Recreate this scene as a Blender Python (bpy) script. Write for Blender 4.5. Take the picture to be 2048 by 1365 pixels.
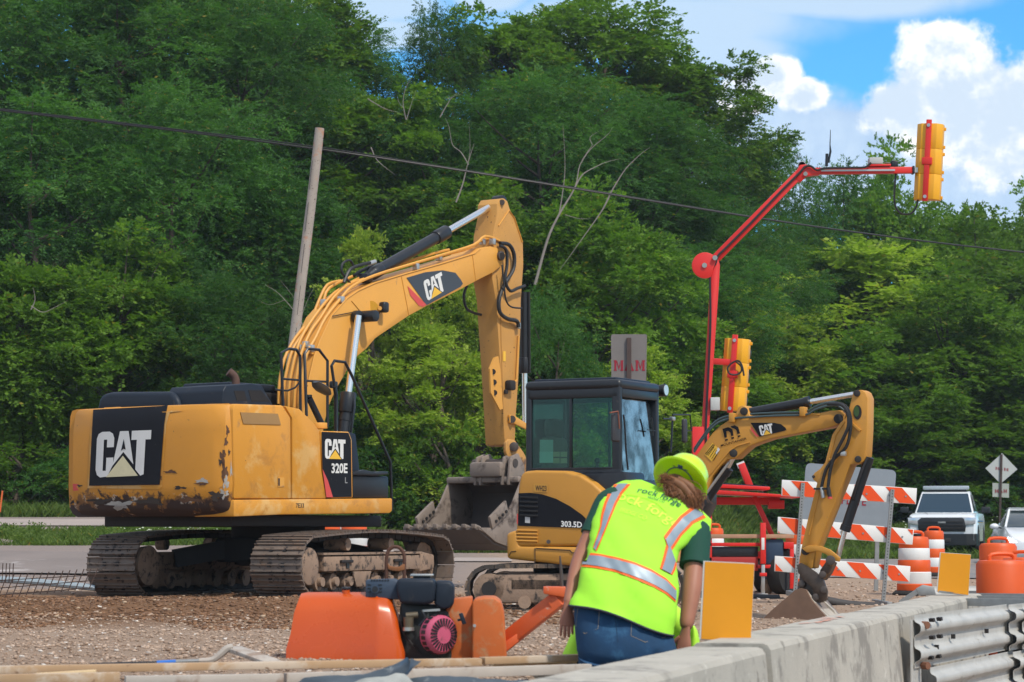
import bpy, bmesh, math, random
import numpy as np
from mathutils import Vector, Matrix, noise
from mathutils.bvhtree import BVHTree
for _o in list(bpy.data.objects): bpy.data.objects.remove(_o)
SC = bpy.context.scene; COL = SC.collection
R_ = math.radians
# ---------------- camera ----------------
FPX = 5000.0; CX, CY = 1024.0, 682.5; CAMZ = 0.83
PITCH = math.atan(387.5/FPX)
cd = bpy.data.cameras.new('camera'); cam = bpy.data.objects.new('camera', cd); COL.objects.link(cam)
cam.location = (0, 0, CAMZ); cam.rotation_euler = (math.pi/2+PITCH, 0, 0)
cd.sensor_width = 36; cd.lens = 36*FPX/2048; cd.clip_end = 3000; cd.clip_start = .5
cd.dof.use_dof = True; cd.dof.focus_distance = 30; cd.dof.aperture_fstop = 5.6
SC.camera = cam
# ---------------- light ----------------
SC.view_settings.view_transform = 'Standard'; SC.view_settings.look = 'None'
SC.view_settings.exposure = 0.14; SC.view_settings.gamma = 1
SUN_DIR = Vector((0.50, -0.62, 0.98)).normalized()      # towards the sun: right, behind the camera, high
sl = bpy.data.lights.new('sun', 'SUN'); sl.energy = 3.2; sl.angle = R_(3.0); sl.color = (1, .92, .80)
so = bpy.data.objects.new('sun', sl); COL.objects.link(so); so.rotation_euler = (-SUN_DIR).to_track_quat('-Z', 'Y').to_euler()
SC.render.film_transparent = False
SC.cycles.use_denoising = True
SC.cycles.max_bounces = 6; SC.cycles.transparent_max_bounces = 8

class NT:
    """small node-tree helper"""
    def __init__(s, nt): s.nt = nt; nt.nodes.clear()
    def n(s, t, **kw):
        nd = s.nt.nodes.new(t)
        for k, v in kw.items(): setattr(nd, k, v)
        return nd
    def l(s, a, b): s.nt.links.new(a, b)
    def set(s, nd, k, v):
        if hasattr(v, 'is_output') or isinstance(v, bpy.types.NodeSocket): s.l(v, nd.inputs[k])
        else: nd.inputs[k].default_value = v
    def math(s, op, a, b=0.0, c=None, clamp=False):
        nd = s.n('ShaderNodeMath', operation=op, use_clamp=clamp)
        s.set(nd, 0, a); s.set(nd, 1, b)
        if c is not None: s.set(nd, 2, c)
        return nd.outputs[0]
    def vm(s, op, a, b=(0, 0, 0)):
        nd = s.n('ShaderNodeVectorMath', operation=op); s.set(nd, 0, a); s.set(nd, 1, b)
        return nd.outputs['Value'] if op in ('LENGTH', 'DOT_PRODUCT', 'DISTANCE') else nd.outputs[0]
    def noise(s, vec, scale, detail=4, rough=.55, dist=0.0):
        nd = s.n('ShaderNodeTexNoise'); s.l(vec, nd.inputs['Vector'])
        nd.inputs['Scale'].default_value = scale; nd.inputs['Detail'].default_value = detail
        nd.inputs['Roughness'].default_value = rough; nd.inputs['Distortion'].default_value = dist
        return nd.outputs['Fac']
    def ramp(s, fac, lo, hi, ease='LINEAR'):
        nd = s.n('ShaderNodeMapRange', interpolation_type='SMOOTHSTEP'); nd.clamp = True
        s.set(nd, 0, fac); s.set(nd, 1, lo); s.set(nd, 2, hi); s.set(nd, 3, 0.0); s.set(nd, 4, 1.0)
        return nd.outputs[0]
    def mix(s, fac, a, b):
        nd = s.n('ShaderNodeMix', data_type='RGBA'); s.set(nd, 0, fac)
        for k, v in ((6, a), (7, b)):
            if isinstance(v, bpy.types.NodeSocket): s.l(v, nd.inputs[k])
            else: nd.inputs[k].default_value = (*v, 1) if len(v) == 3 else v
        return nd.outputs[2]
    def scale_col(s, c, f):
        nd = s.n('ShaderNodeVectorMath', operation='SCALE')
        if isinstance(c, bpy.types.NodeSocket): s.l(c, nd.inputs[0])
        else: nd.inputs[0].default_value = c
        s.set(nd, 'Scale', f); return nd.outputs[0]

# ---------------- sky ----------------
w = bpy.data.worlds.new("World"); SC.world = w; w.use_nodes = True
T = NT(w.node_tree)
sky = T.n('ShaderNodeTexSky', sky_type='NISHITA'); sky.sun_disc = False
sky.sun_elevation = math.asin(SUN_DIR.z); sky.sun_rotation = math.atan2(SUN_DIR.x, SUN_DIR.y)
sky.air_density = 1.0; sky.dust_density = .6; sky.ozone_density = 2.0
tc = T.n('ShaderNodeTexCoord'); gen = tc.outputs['Generated']
def PD(px, py): return ((px-1024)/5000., 1.0, (1070-py)/5000.)
n1 = T.noise(gen, 38, 9, .62); n2 = T.noise(gen, 12, 5, .6); n3 = T.noise(gen, 95, 7, .6)
def blob(px, py, rx, ry):
    c = PD(px, py)
    v = T.vm('SUBTRACT', gen, (c[0], 0, c[2]))
    v = T.vm('MULTIPLY', v, (5000./rx, 0, 5000./ry))
    return T.math('SUBTRACT', 1.0, T.vm('LENGTH', v))
def union(bl):
    r = bl[0]
    for b in bl[1:]: r = T.math('MAXIMUM', r, b)
    return r
pert = T.math('ADD', T.math('MULTIPLY', T.math('SUBTRACT', n1, .5), 1.1), T.math('MULTIPLY', T.math('SUBTRACT', n3, .5), .35))
cum = union([blob(1885, 215, 160, 160), blob(2000, 270, 170, 150), blob(1795, 235, 115, 80), blob(1535, 170, 70, 55), blob(1600, 205, 60, 40), blob(2080, 220, 120, 110), blob(1480, 200, 60, 50), blob(1870, 120, 75, 60)])
cumm = T.ramp(T.math('ADD', cum, pert), .02, .30)
base = union([blob(1700, 330, 420, 150), blob(2000, 380, 420, 170), blob(1500, 290, 240, 110)])
basem = T.ramp(T.math('ADD', base, T.math('MULTIPLY', pert, .6)), .0, .35)
veil = union([blob(1300, 60, 420, 85), blob(1680, 20, 400, 50), blob(700, 20, 260, 60), blob(1420, 120, 200, 70), blob(1990, 5, 160, 28), blob(980, 10, 100, 40), blob(760, 80, 160, 40)])
veilm = T.math('MULTIPLY', T.ramp(T.math('ADD', veil, T.math('MULTIPLY', T.math('SUBTRACT', n2, .5), 1.2)), -.05, .55), .85)
skyc = T.vm('MULTIPLY', sky.outputs[0], (.42, 1.12, 1.55))
col = T.mix(veilm, skyc, (5.2, 6.5, 7.9))
cgr = T.ramp(n1, .3, .7)
basec = T.mix(cgr, (4.2, 5.5, 7.4), (5.6, 6.8, 8.2))
col = T.mix(T.math('MULTIPLY', basem, .92), col, basec)
# cumulus: bright billows with soft blue-grey hollows
bil = T.ramp(T.math('ADD', T.math('ADD', T.math('MULTIPLY', n1, .8), T.math('MULTIPLY', n3, .5)), T.math('MULTIPLY', cum, -.25)), .42, .66)
cumc = T.mix(bil, (5.6, 6.7, 8.0), (9.6, 9.6, 9.5))
col = T.mix(cumm, col, cumc)
# broken cloud over the rest of the sky (behind the camera and overhead)
spx = T.n('ShaderNodeSeparateXYZ'); T.l(gen, spx.inputs[0])
outv = T.math('MAXIMUM', T.ramp(spx.outputs[2], .26, .45), T.ramp(spx.outputs[1], .75, .45))
big = T.ramp(T.noise(gen, 2.2, 6, .6), .36, .56)
col = T.mix(T.math('MULTIPLY', outv, T.math('MULTIPLY', big, .85)), col, (6.6, 6.7, 6.9))
bg = T.n('ShaderNodeBackground'); T.l(col, bg.inputs[0]); bg.inputs[1].default_value = 0.115
wo = T.n('ShaderNodeOutputWorld'); T.l(bg.outputs[0], wo.inputs[0])

# ---------------- pixel / world helpers ----------------
_ct, _st = math.cos(PITCH), math.sin(PITCH)
CAM = Vector((0, 0, CAMZ))
def ray(px, py):
    a, b = (px-CX)/FPX, (CY-py)/FPX
    return Vector((a, _ct-b*_st, _st+b*_ct))
def P(px, py, D):
    d = ray(px, py); return CAM+d*(D/d.y)
def onplane(px, py, p0, n):
    d = ray(px, py); return CAM+d*((p0-CAM).dot(n)/d.dot(n))
def sstep(a, b, x):
    t = min(1, max(0, (x-a)/(b-a))) if a != b else float(x > a)
    return t*t*(3-2*t)
# ---------------- materials ----------------
MATS = {}
def mat(name, col, rough=.55, metal=0.0, var=.12, vscale=3.0, layers=(), bump=0.0, bscale=30.0, trans=0.0, coat=0.0, spec=.5, emit=None, estr=1.0, detail=4):
    """col linear. layers: (colour, noise scale, lo, hi, (z0, z1) or None, rough)  wear / dirt patches of their own shape"""
    if name in MATS: return MATS[name]
    m = bpy.data.materials.new(name); m.use_nodes = True; t = NT(m.node_tree)
    out = t.n('ShaderNodeOutputMaterial'); b = t.n('ShaderNodeBsdfPrincipled'); t.l(b.outputs[0], out.inputs[0])
    geo = t.n('ShaderNodeNewGeometry'); pos = geo.outputs['Position']
    c = col; rg = rough
    if var:
        nz = t.noise(pos, vscale, detail)
        f = t.math('ADD', 1-var, t.math('MULTIPLY', nz, 2*var))
        c = t.scale_col(col, f)
        rg = t.math('ADD', rough-.06, t.math('MULTIPLY', nz, .12))
    for ly in layers:
        lc, ls, lo, hi = ly[:4]; zr = ly[4] if len(ly) > 4 else None
        nz = t.noise(pos, ls, 6, .65, .3)
        if zr:
            sp = t.n('ShaderNodeSeparateXYZ'); t.l(pos, sp.inputs[0])
            nz = t.math('ADD', nz, t.math('MULTIPLY', t.math('SUBTRACT', t.ramp(sp.outputs[2], zr[1], zr[0]), 1.0), .45))
        f = t.ramp(nz, lo, hi)
        c = t.mix(f, c, lc)
        if len(ly) > 5: 
            mm = t.n('ShaderNodeMix'); t.set(mm, 0, f); t.set(mm, 2, rg); t.set(mm, 3, ly[5]); rg = mm.outputs[0]
    if isinstance(c, bpy.types.NodeSocket): t.l(c, b.inputs['Base Color'])
    else: b.inputs['Base Color'].default_value = (*c, 1)
    t.set(b, 'Roughness', rg); b.inputs['Metallic'].default_value = metal
    b.inputs['Specular IOR Level'].default_value = spec
    if coat: b.inputs['Coat Weight'].default_value = coat; b.inputs['Coat Roughness'].default_value = .15
    if trans: b.inputs['Transmission Weight'].default_value = trans
    if emit: b.inputs['Emission Color'].default_value = (*emit, 1); b.inputs['Emission Strength'].default_value = estr
    if bump:
        bn = t.n('ShaderNodeBump'); bn.inputs['Strength'].default_value = .6; bn.inputs['Distance'].default_value = bump
        t.l(t.noise(pos, bscale, 6, .6), bn.inputs['Height']); t.l(bn.outputs[0], b.inputs['Normal'])
    MATS[name] = m; return m
# ---------------- mesh builder ----------------
ROOT = {}
class MB:
    def __init__(s): s.bm = bmesh.new(); s.mats = []
    def mi(s, m):
        if m is None: return 0
        if m not in s.mats: s.mats.append(m)
        return s.mats.index(m)
    def _fin(s, faces, m, bev=0, seg=2, smooth=True):
        i = s.mi(m)
        for f in faces: f.material_index = i; f.smooth = smooth
        if bev:
            bmesh.ops.recalc_face_normals(s.bm, faces=faces)
            ed = {e for f in faces for e in f.edges if len(e.link_faces) == 2 and e.calc_face_angle(0) > .5}
            r = bmesh.ops.bevel(s.bm, geom=list(ed), offset=bev, segments=seg, affect='EDGES', profile=.5, clamp_overlap=True)
            for f in r['faces']: f.material_index = i; f.smooth = True
    def prism(s, pts, vec, m=None, bev=0, seg=2):
        vec = Vector(vec); a = [s.bm.verts.new(p) for p in pts]; b = [s.bm.verts.new(Vector(p)+vec) for p in pts]
        n = len(a); fs = [s.bm.faces.new(a), s.bm.faces.new(b[::-1])]
        for i in range(n): fs.append(s.bm.faces.new((a[i], b[i], b[(i+1) % n], a[(i+1) % n])))
        s._fin(fs, m, bev, seg); return s
    def box(s, c, size, ax=None, m=None, bev=0, seg=2):
        c = Vector(c); X, Y, Z = ax or (Vector((1, 0, 0)), Vector((0, 1, 0)), Vector((0, 0, 1)))
        hx, hy, hz = X*size[0]/2, Y*size[1]/2, Z*size[2]/2
        return s.prism([c-hx-hy-hz, c+hx-hy-hz, c+hx+hy-hz, c-hx+hy-hz], hz*2, m, bev, seg)
    def beam(s, a, b, wd, ht, m=None, up=Vector((0, 0, 1)), bev=0):
        a, b = Vector(a), Vector(b); d = (b-a).normalized(); x = d.cross(up)
        if x.length < 1e-4: x = Vector((1, 0, 0))
        x.normalize(); y = x.cross(d)
        return s.prism([a-x*wd/2-y*ht/2, a+x*wd/2-y*ht/2, a+x*wd/2+y*ht/2, a-x*wd/2+y*ht/2], b-a, m, bev)
    def loft(s, rings, m=None, cap=True, closed=True, bev=0):
        vs = [[s.bm.verts.new(p) for p in r] for r in rings]; n = len(vs[0]); fs = []
        for i in range(len(vs)-1):
            for j in range(n if closed else n-1):
                k = (j+1) % n; fs.append(s.bm.faces.new((vs[i][j], vs[i][k], vs[i+1][k], vs[i+1][j])))
        if cap and closed: fs.append(s.bm.faces.new(vs[0][::-1])); fs.append(s.bm.faces.new(vs[-1]))
        s._fin(fs, m, bev); return s
    def tube(s, pts, r, seg=8, m=None, smoothn=0):
        pts = [Vector(p) for p in pts]
        rr = r if isinstance(r, (list, tuple)) else [r]*len(pts)
        if smoothn:
            q = []; qr = []
            for i in range(len(pts)-1):
                p0, p1, p2, p3 = pts[max(i-1, 0)], pts[i], pts[i+1], pts[min(i+2, len(pts)-1)]
                for k in range(smoothn):
                    t = k/smoothn; q.append(.5*((2*p1)+(p2-p0)*t+(2*p0-5*p1+4*p2-p3)*t*t+(3*p1-p0-3*p2+p3)*t**3)); qr.append(rr[i]*(1-t)+rr[i+1]*t)
            q.append(pts[-1]); qr.append(rr[-1]); pts, rr = q, qr
        x = None; rings = []
        for i, p in enumerate(pts):
            d = (pts[min(i+1, len(pts)-1)]-pts[max(i-1, 0)]).normalized()
            if x is None: x = d.orthogonal().normalized()
            x = (x-d*x.dot(d)).normalized(); y = d.cross(x)
            rings.append([p+(x*math.cos(a)+y*math.sin(a))*rr[i] for a in [2*math.pi*k/seg for k in range(seg)]])
        return s.loft(rings, m)
    def cyl(s, a, b, r, r1=None, seg=20, m=None, bev=0):
        a, b = Vector(a), Vector(b); d = (b-a).normalized(); x = d.orthogonal().normalized(); y = d.cross(x)
        an = [2*math.pi*k/seg for k in range(seg)]; r1 = r if r1 is None else r1
        return s.loft([[a+(x*math.cos(t)+y*math.sin(t))*r for t in an], [b+(x*math.cos(t)+y*math.sin(t))*r1 for t in an]], m, bev=bev)
    def lathe(s, p, axis, prof, seg=24, m=None):
        p, d = Vector(p), Vector(axis).normalized(); x = d.orthogonal().normalized(); y = d.cross(x)
        an = [2*math.pi*k/seg for k in range(seg)]
        return s.loft([[p+d*h+(x*math.cos(t)+y*math.sin(t))*r for t in an] for r, h in prof], m)
    def ball(s, c, r, m=None, sub=2):
        c = Vector(c); r = Vector(r) if not isinstance(r, (int, float)) else Vector((r, r, r))
        x = bmesh.ops.create_icosphere(s.bm, subdivisions=sub, radius=1)
        for v in x['verts']: v.co = Vector((v.co.x*r.x, v.co.y*r.y, v.co.z*r.z))+c
        s._fin({f for v in x['verts'] for f in v.link_faces}, m); return s
    def face(s, pts, m=None):
        s._fin([s.bm.faces.new([s.bm.verts.new(p) for p in pts])], m); return s
    def raw(s, vs, fs, m=None, smooth=True):
        v = [s.bm.verts.new(p) for p in vs]; out = []
        for f in fs:
            try: out.append(s.bm.faces.new([v[i] for i in f]))
            except ValueError: pass
        s._fin(out, m, smooth=smooth); return s
    def build(s, name, parent=None, mats=None, sharp=38, recalc=True):
        if recalc: bmesh.ops.recalc_face_normals(s.bm, faces=s.bm.faces)
        me = bpy.data.meshes.new(name); off = ROOT.get(parent.name, Vector()) if parent else Vector()
        if off.length: bmesh.ops.translate(s.bm, verts=s.bm.verts, vec=-off)
        s.bm.to_mesh(me); s.bm.free()
        for m in (mats or s.mats): me.materials.append(m)
        me.set_sharp_from_angle(angle=R_(sharp))
        o = bpy.data.objects.new(name, me); COL.objects.link(o)
        if parent: o.parent = parent; ROOT[o.name] = off
        return o
def thing(name, label, cat, loc=(0, 0, 0), group=None):
    o = bpy.data.objects.new(name, None); COL.objects.link(o); o.location = loc; o.empty_display_size = .2
    o['label'] = label; o['category'] = cat
    if group: o['group'] = group
    ROOT[o.name] = Vector(loc); return o
def tag(o, label, cat, group=None):
    o['label'] = label; o['category'] = cat
    if group: o['group'] = group
    return o
def struct(o, kind='structure', label=None):
    o['kind'] = kind
    if label: o['label'] = label
    return o
def copy_tree(o, loc, rz=0, scale=(1, 1, 1), label=None, group=None):
    def cp(a, par):
        c = a.copy(); COL.objects.link(c); c.parent = par
        for ch in a.children: cp(ch, c)
        return c
    c = cp(o, None); c.location = loc; c.rotation_euler = (0, 0, rz); c.scale = scale
    if label: c['label'] = label
    if group: c['group'] = group
    return c
def npmesh(name, V, Fq, mats, smooth=False):
    me = bpy.data.meshes.new(name); V = np.asarray(V, dtype=np.float32); Fq = np.asarray(Fq, dtype=np.int32)
    k = Fq.shape[1]; me.vertices.add(len(V)); me.vertices.foreach_set('co', V.ravel())
    me.loops.add(Fq.size); me.loops.foreach_set('vertex_index', Fq.ravel())
    me.polygons.add(len(Fq)); me.polygons.foreach_set('loop_start', np.arange(0, Fq.size, k, dtype=np.int32))
    try: me.polygons.foreach_set('loop_total', np.full(len(Fq), k, dtype=np.int32))
    except Exception: pass
    if smooth: me.polygons.foreach_set('use_smooth', np.ones(len(Fq), dtype=bool))
    for m in mats: me.materials.append(m)
    me.update(calc_edges=True); return me
# ---------------- terrain ----------------
def interp(prof, x): return float(np.interp(x, [a for a, _ in prof], [b for _, b in prof]))
PL = [(0, 0), (40, 0), (46, .12), (50, .5), (53, .66), (57, .86), (59.5, .95), (63, 1.24), (66, 1.32), (70, 1.6), (74, 3), (130, 24)]
PC = [(0, 0), (42, 0), (60, .18), (68, .5), (74, 1.5), (130, 20)]
PR = [(0, 0), (58, 0), (76, .24), (84, .6), (96, 1.4), (104, 2.2), (175, 4)]
def base_z(x, y):
    u = 1024+5000*x/max(y, 5)
    a = sstep(850, 620, u); b = sstep(1330, 1560, u)
    zl, zc, zr = interp(PL, y), interp(PC, y), interp(PR, y)
    return zl*a+zr*b+zc*(1-a-b)
def low_side(x, y):
    """1 on the lower road side of the concrete barrier"""
    return sstep(1.32+.285*(y-13.85), 1.42+.285*(y-13.85), x)*sstep(34, 26.5, y)
def ground_z(x, y):
    lo = low_side(x, y)
    z = base_z(x, y)-.575*lo
    z = min(z, z-.57*sstep(15.7, 15.3, y)*sstep(.15, .35, x)*(1-lo))
    z -= .16*math.exp(-((x-2.85)**2+(y-25.9)**2)/.45)
    if lo > .5: return z
    if y < 46:
        k = sstep(46, 38, y)
        n = noise.noise(Vector((x*.7, y*.7, 0)))*.05+noise.noise(Vector((x*2.6, y*2.6, 3)))*.02+abs(noise.noise(Vector((x*7, y*7, 5))))*.022
        # low ridge of dug earth left of the middle, in front of the excavator
        rd = math.exp(-((y-26.5-.10*(x+4))/2.3)**2)*sstep(1.0, -2.5, x)*.13
        z += k*(n*(1 if x < 2 else .45)+rd)
    return z
def dirt_mat():
    m = bpy.data.materials.new('dirt'); m.use_nodes = True; t = NT(m.node_tree)
    out = t.n('ShaderNodeOutputMaterial'); b = t.n('ShaderNodeBsdfPrincipled'); t.l(b.outputs[0], out.inputs[0])
    pos = t.n('ShaderNodeNewGeometry').outputs['Position']; sp = t.n('ShaderNodeSeparateXYZ'); t.l(pos, sp.inputs[0])
    x, y = sp.outputs[0], sp.outputs[1]
    big = t.noise(pos, .35, 5, .6); mid = t.noise(pos, 2.5, 6, .65); fine = t.noise(pos, 22, 6, .7); peb = t.noise(pos, 60, 3, .6)
    sand = t.mix(mid, (.31, .205, .14), (.52, .38, .28)); sand = t.mix(t.ramp(peb, .55, .75), sand, (.55, .47, .40))
    earth = t.mix(mid, (.13, .064, .03), (.30, .16, .08)); earth = t.mix(t.ramp(fine, .52, .7), earth, (.34, .22, .15))
    # dug brown earth lies in a band before the big machine; pale gravel nearer and to the right
    yy = t.math('ADD', y, t.math('MULTIPLY', t.math('SUBTRACT', big, .5), 5.0))
    near = t.ramp(yy, 21.5, 24.5); far = t.ramp(yy, 37, 33.5); left = t.ramp(t.math('ADD', x, t.math('MULTIPLY', mid, 1.5)), 1.2, -.8)
    f = t.math('MULTIPLY', t.math('MULTIPLY', near, far), left)
    c = t.mix(f, sand, earth)
    c = t.mix(t.ramp(t.noise(pos, 5, 4, .6), .58, .72), c, t.mix(fine, (.12, .075, .05), (.30, .20, .14)))
    gv = t.mix(fine, (.20, .16, .15), (.40, .33, .29))
    c = t.mix(t.math('MULTIPLY', t.ramp(yy, 36, 39), left), c, gv)
    dark = t.mix(fine, (.02, .03, .012), (.05, .06, .025))     # leaf litter under the wood, coloured darker to give deep shade
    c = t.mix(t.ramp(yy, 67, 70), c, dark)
    t.l(c, b.inputs['Base Color']); b.inputs['Roughness'].default_value = .95; b.inputs['Specular IOR Level'].default_value = .2
    bn = t.n('ShaderNodeBump'); bn.inputs['Strength'].default_value = 1.0; bn.inputs['Distance'].default_value = .06
    t.l(t.noise(pos, 11, 8, .75), bn.inputs['Height']); t.l(bn.outputs[0], b.inputs['Normal'])
    return m
def grid_sheet(name, xs, ys, zf, mats, smooth=True):
    nx, ny = len(xs), len(ys)
    V = np.array([(x, y, zf(x, y)) for y in ys for x in xs]); i = np.arange(nx*ny).reshape(ny, nx)
    Fq = np.stack([i[:-1, :-1], i[:-1, 1:], i[1:, 1:], i[1:, :-1]], -1).reshape(-1, 4)
    o = bpy.data.objects.new(name, npmesh(name, V, Fq, mats, smooth)); COL.objects.link(o); return o
DIRT = dirt_mat()
xs = np.concatenate([[-140, -100, -50, -30, -20], np.arange(-14, 14.01, .085), [20, 30, 50, 100, 140]])
ys = np.concatenate([[13.2], np.arange(13.5, 46, .10), np.arange(46, 172, 1.5)])
g = grid_sheet('ground', xs, ys, ground_z, [DIRT]); struct(g)
# lower road in front of the concrete barrier (where the photographer is)
asph = mat('asphalt', (.11, .105, .10), .9, var=.25, vscale=6, bump=.01, bscale=90)
r0 = MB().raw([(-60, -30, -.57), (60, -30, -.57), (60, 13.2, -.57), (-60, 13.2, -.57)], [(0, 1, 2, 3)], asph).build('road'); struct(r0)
r1 = MB().raw([(-60, 13.2, -.57), (60, 13.2, -.57), (60, 13.2, -.01), (-60, 13.2, -.01)], [(0, 1, 2, 3)], DIRT).build('bank'); struct(r1)
conc_road = mat('road_concrete', (.36, .30, .27), .92, var=.15, vscale=2)
asph2 = mat('asphalt_old', (.20, .185, .18), .9, var=.22, vscale=1.2, layers=(((.36, .27, .2), 1.3, .5, .7),))
def path_sheet(name, pts, wid, m, dz=.03, n=60):
    V = []; 
    for k in range(n+1):
        t = k/n*(len(pts)-1); i = min(int(t), len(pts)-2); f = t-i
        x = pts[i][0]*(1-f)+pts[i+1][0]*f; y = pts[i][1]*(1-f)+pts[i+1][1]*f
        for s in (-.5, -.25, 0, .25, .5):
            V.append((x, y+s*wid, base_z(x, y+s*wid)+dz))
    Fq = [(k*5+j, (k+1)*5+j, (k+1)*5+j+1, k*5+j+1) for k in range(n) for j in range(4)]
    o = bpy.data.objects.new(name, npmesh(name, V, Fq, [m], True)); COL.objects.link(o); return struct(o)
path_sheet('road', [(-20, 61.6), (-10, 61.4), (-4, 61.0), (0, 60.5)], 2.0, conc_road)
path_sheet('path', [(-16, 48.6), (-9, 47.6), (-5, 46.6)], 4.2, mat('path_asphalt', (.20, .165, .150), .9, var=.3, vscale=.8, layers=(((.42, .38, .36), .9, .55, .72),)), dz=.035)
path_sheet('road', [(5.0, 60), (9, 58), (14, 58), (24, 60)], 22, asph2, dz=.02)
wl = mat('road_paint', (.75, .75, .72), .7)
path_sheet('road_marking', [(11.2, 48.5), (13.2, 60), (15.0, 66)], .5, wl, dz=.03)

# ---------------- vegetation ----------------
def leaf_mat(name, c0, c1, tone=.35):
    m = bpy.data.materials.new(name); m.use_nodes = True; t = NT(m.node_tree)
    out = t.n('ShaderNodeOutputMaterial'); geo = t.n('ShaderNodeNewGeometry'); oi = t.n('ShaderNodeObjectInfo')
    pos = geo.outputs['Position']; cl = t.noise(pos, .55, 3)
    f = t.math('ADD', t.math('MULTIPLY', geo.outputs['Random Per Island'], .55), t.math('MULTIPLY', t.ramp(cl, .3, .7), .45))
    c = t.mix(f, c0, c1)
    yel = t.math('GREATER_THAN', geo.outputs['Random Per Island'], .985)
    c = t.mix(t.math('MULTIPLY', yel, .6), c, (.32, .20, .03))
    br = t.math('ADD', 1-tone/2, t.math('MULTIPLY', oi.outputs['Random'], tone)); c = t.scale_col(c, br)
    b = t.n('ShaderNodeBsdfPrincipled'); t.l(c, b.inputs['Base Color']); b.inputs['Roughness'].default_value = .65; b.inputs['Specular IOR Level'].default_value = .18
    tr = t.n('ShaderNodeBsdfTranslucent'); t.l(t.vm('MULTIPLY', c, (1.15, 1.35, .6)), tr.inputs[0])
    mx = t.n('ShaderNodeMixShader'); mx.inputs[0].default_value = .45; t.l(b.outputs[0], mx.inputs[1]); t.l(tr.outputs[0], mx.inputs[2])
    t.l(mx.outputs[0], out.inputs[0]); return m
LM = {'locust': leaf_mat('locust_leaf', (.032, .096, .028), (.095, .215, .042)),
      'maple': leaf_mat('maple_leaf', (.060, .132, .020), (.175, .30, .036)),
      'bright': leaf_mat('bright_leaf', (.17, .27, .03), (.40, .50, .075)),
      'grass': leaf_mat('grass_blade', (.07, .12, .025), (.20, .28, .07), .1)}
BARK = mat('bark', (.085, .065, .05), .95, var=.4, vscale=8, bump=.02, bscale=20)
def leaves(rng, C, O, n_spray, k, sl, ll, lw, flat=.45, droop=.25):
    """sprays of leaflets round the bough centres C (radius O[:,3]) pointing along O[:, :3]; returns verts"""
    nb = len(C); N = nb*n_spray
    c = np.repeat(C, n_spray, 0); o = np.repeat(O, n_spray, 0)
    d = rng.normal(size=(N, 3)); d /= np.linalg.norm(d, axis=1, keepdims=True)
    r = rng.random(N)**.6*o[:, 3]; p = c+d*r[:, None]*np.array([1, 1, .40])
    a = o[:, :3]*.7+d*.8+rng.normal(size=(N, 3))*.3; a[:, 2] *= flat; a[:, 2] -= droop*rng.random(N)
    a /= np.linalg.norm(a, axis=1, keepdims=True)
    side = np.cross(a, np.array([0, 0, 1.0])+rng.normal(size=(N, 3))*.25); side /= np.linalg.norm(side, axis=1, keepdims=True)+1e-6
    up = np.cross(side, a)
    t = np.linspace(.1, 1, k); L = sl*(.6+.8*rng.random(N))
    q = p[:, None, :]+a[:, None, :]*(L[:, None]*t)[:, :, None]+np.array([0, 0, -1.0])*(L[:, None]*t**2*.18)[:, :, None]
    sg = np.where(np.arange(k) % 2 == 0, 1.0, -1.0)[None, :, None]
    ld = a[:, None, :]*.55+side[:, None, :]*sg+rng.normal(size=(N, k, 3))*.28; ld /= np.linalg.norm(ld, axis=2, keepdims=True)
    nrm = up[:, None, :]+rng.normal(size=(N, k, 3))*.35; wd = np.cross(nrm, ld); wd /= np.linalg.norm(wd, axis=2, keepdims=True)+1e-6
    s = (.7+.6*rng.random((N, k, 1)))
    b = q; tip = q+ld*ll*s; m1 = q+ld*ll*.45*s+wd*lw*.5*s; m2 = q+ld*ll*.45*s-wd*lw*.5*s
    V = np.stack([b, m1, tip, m2], 2).reshape(-1, 3)
    return V
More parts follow.
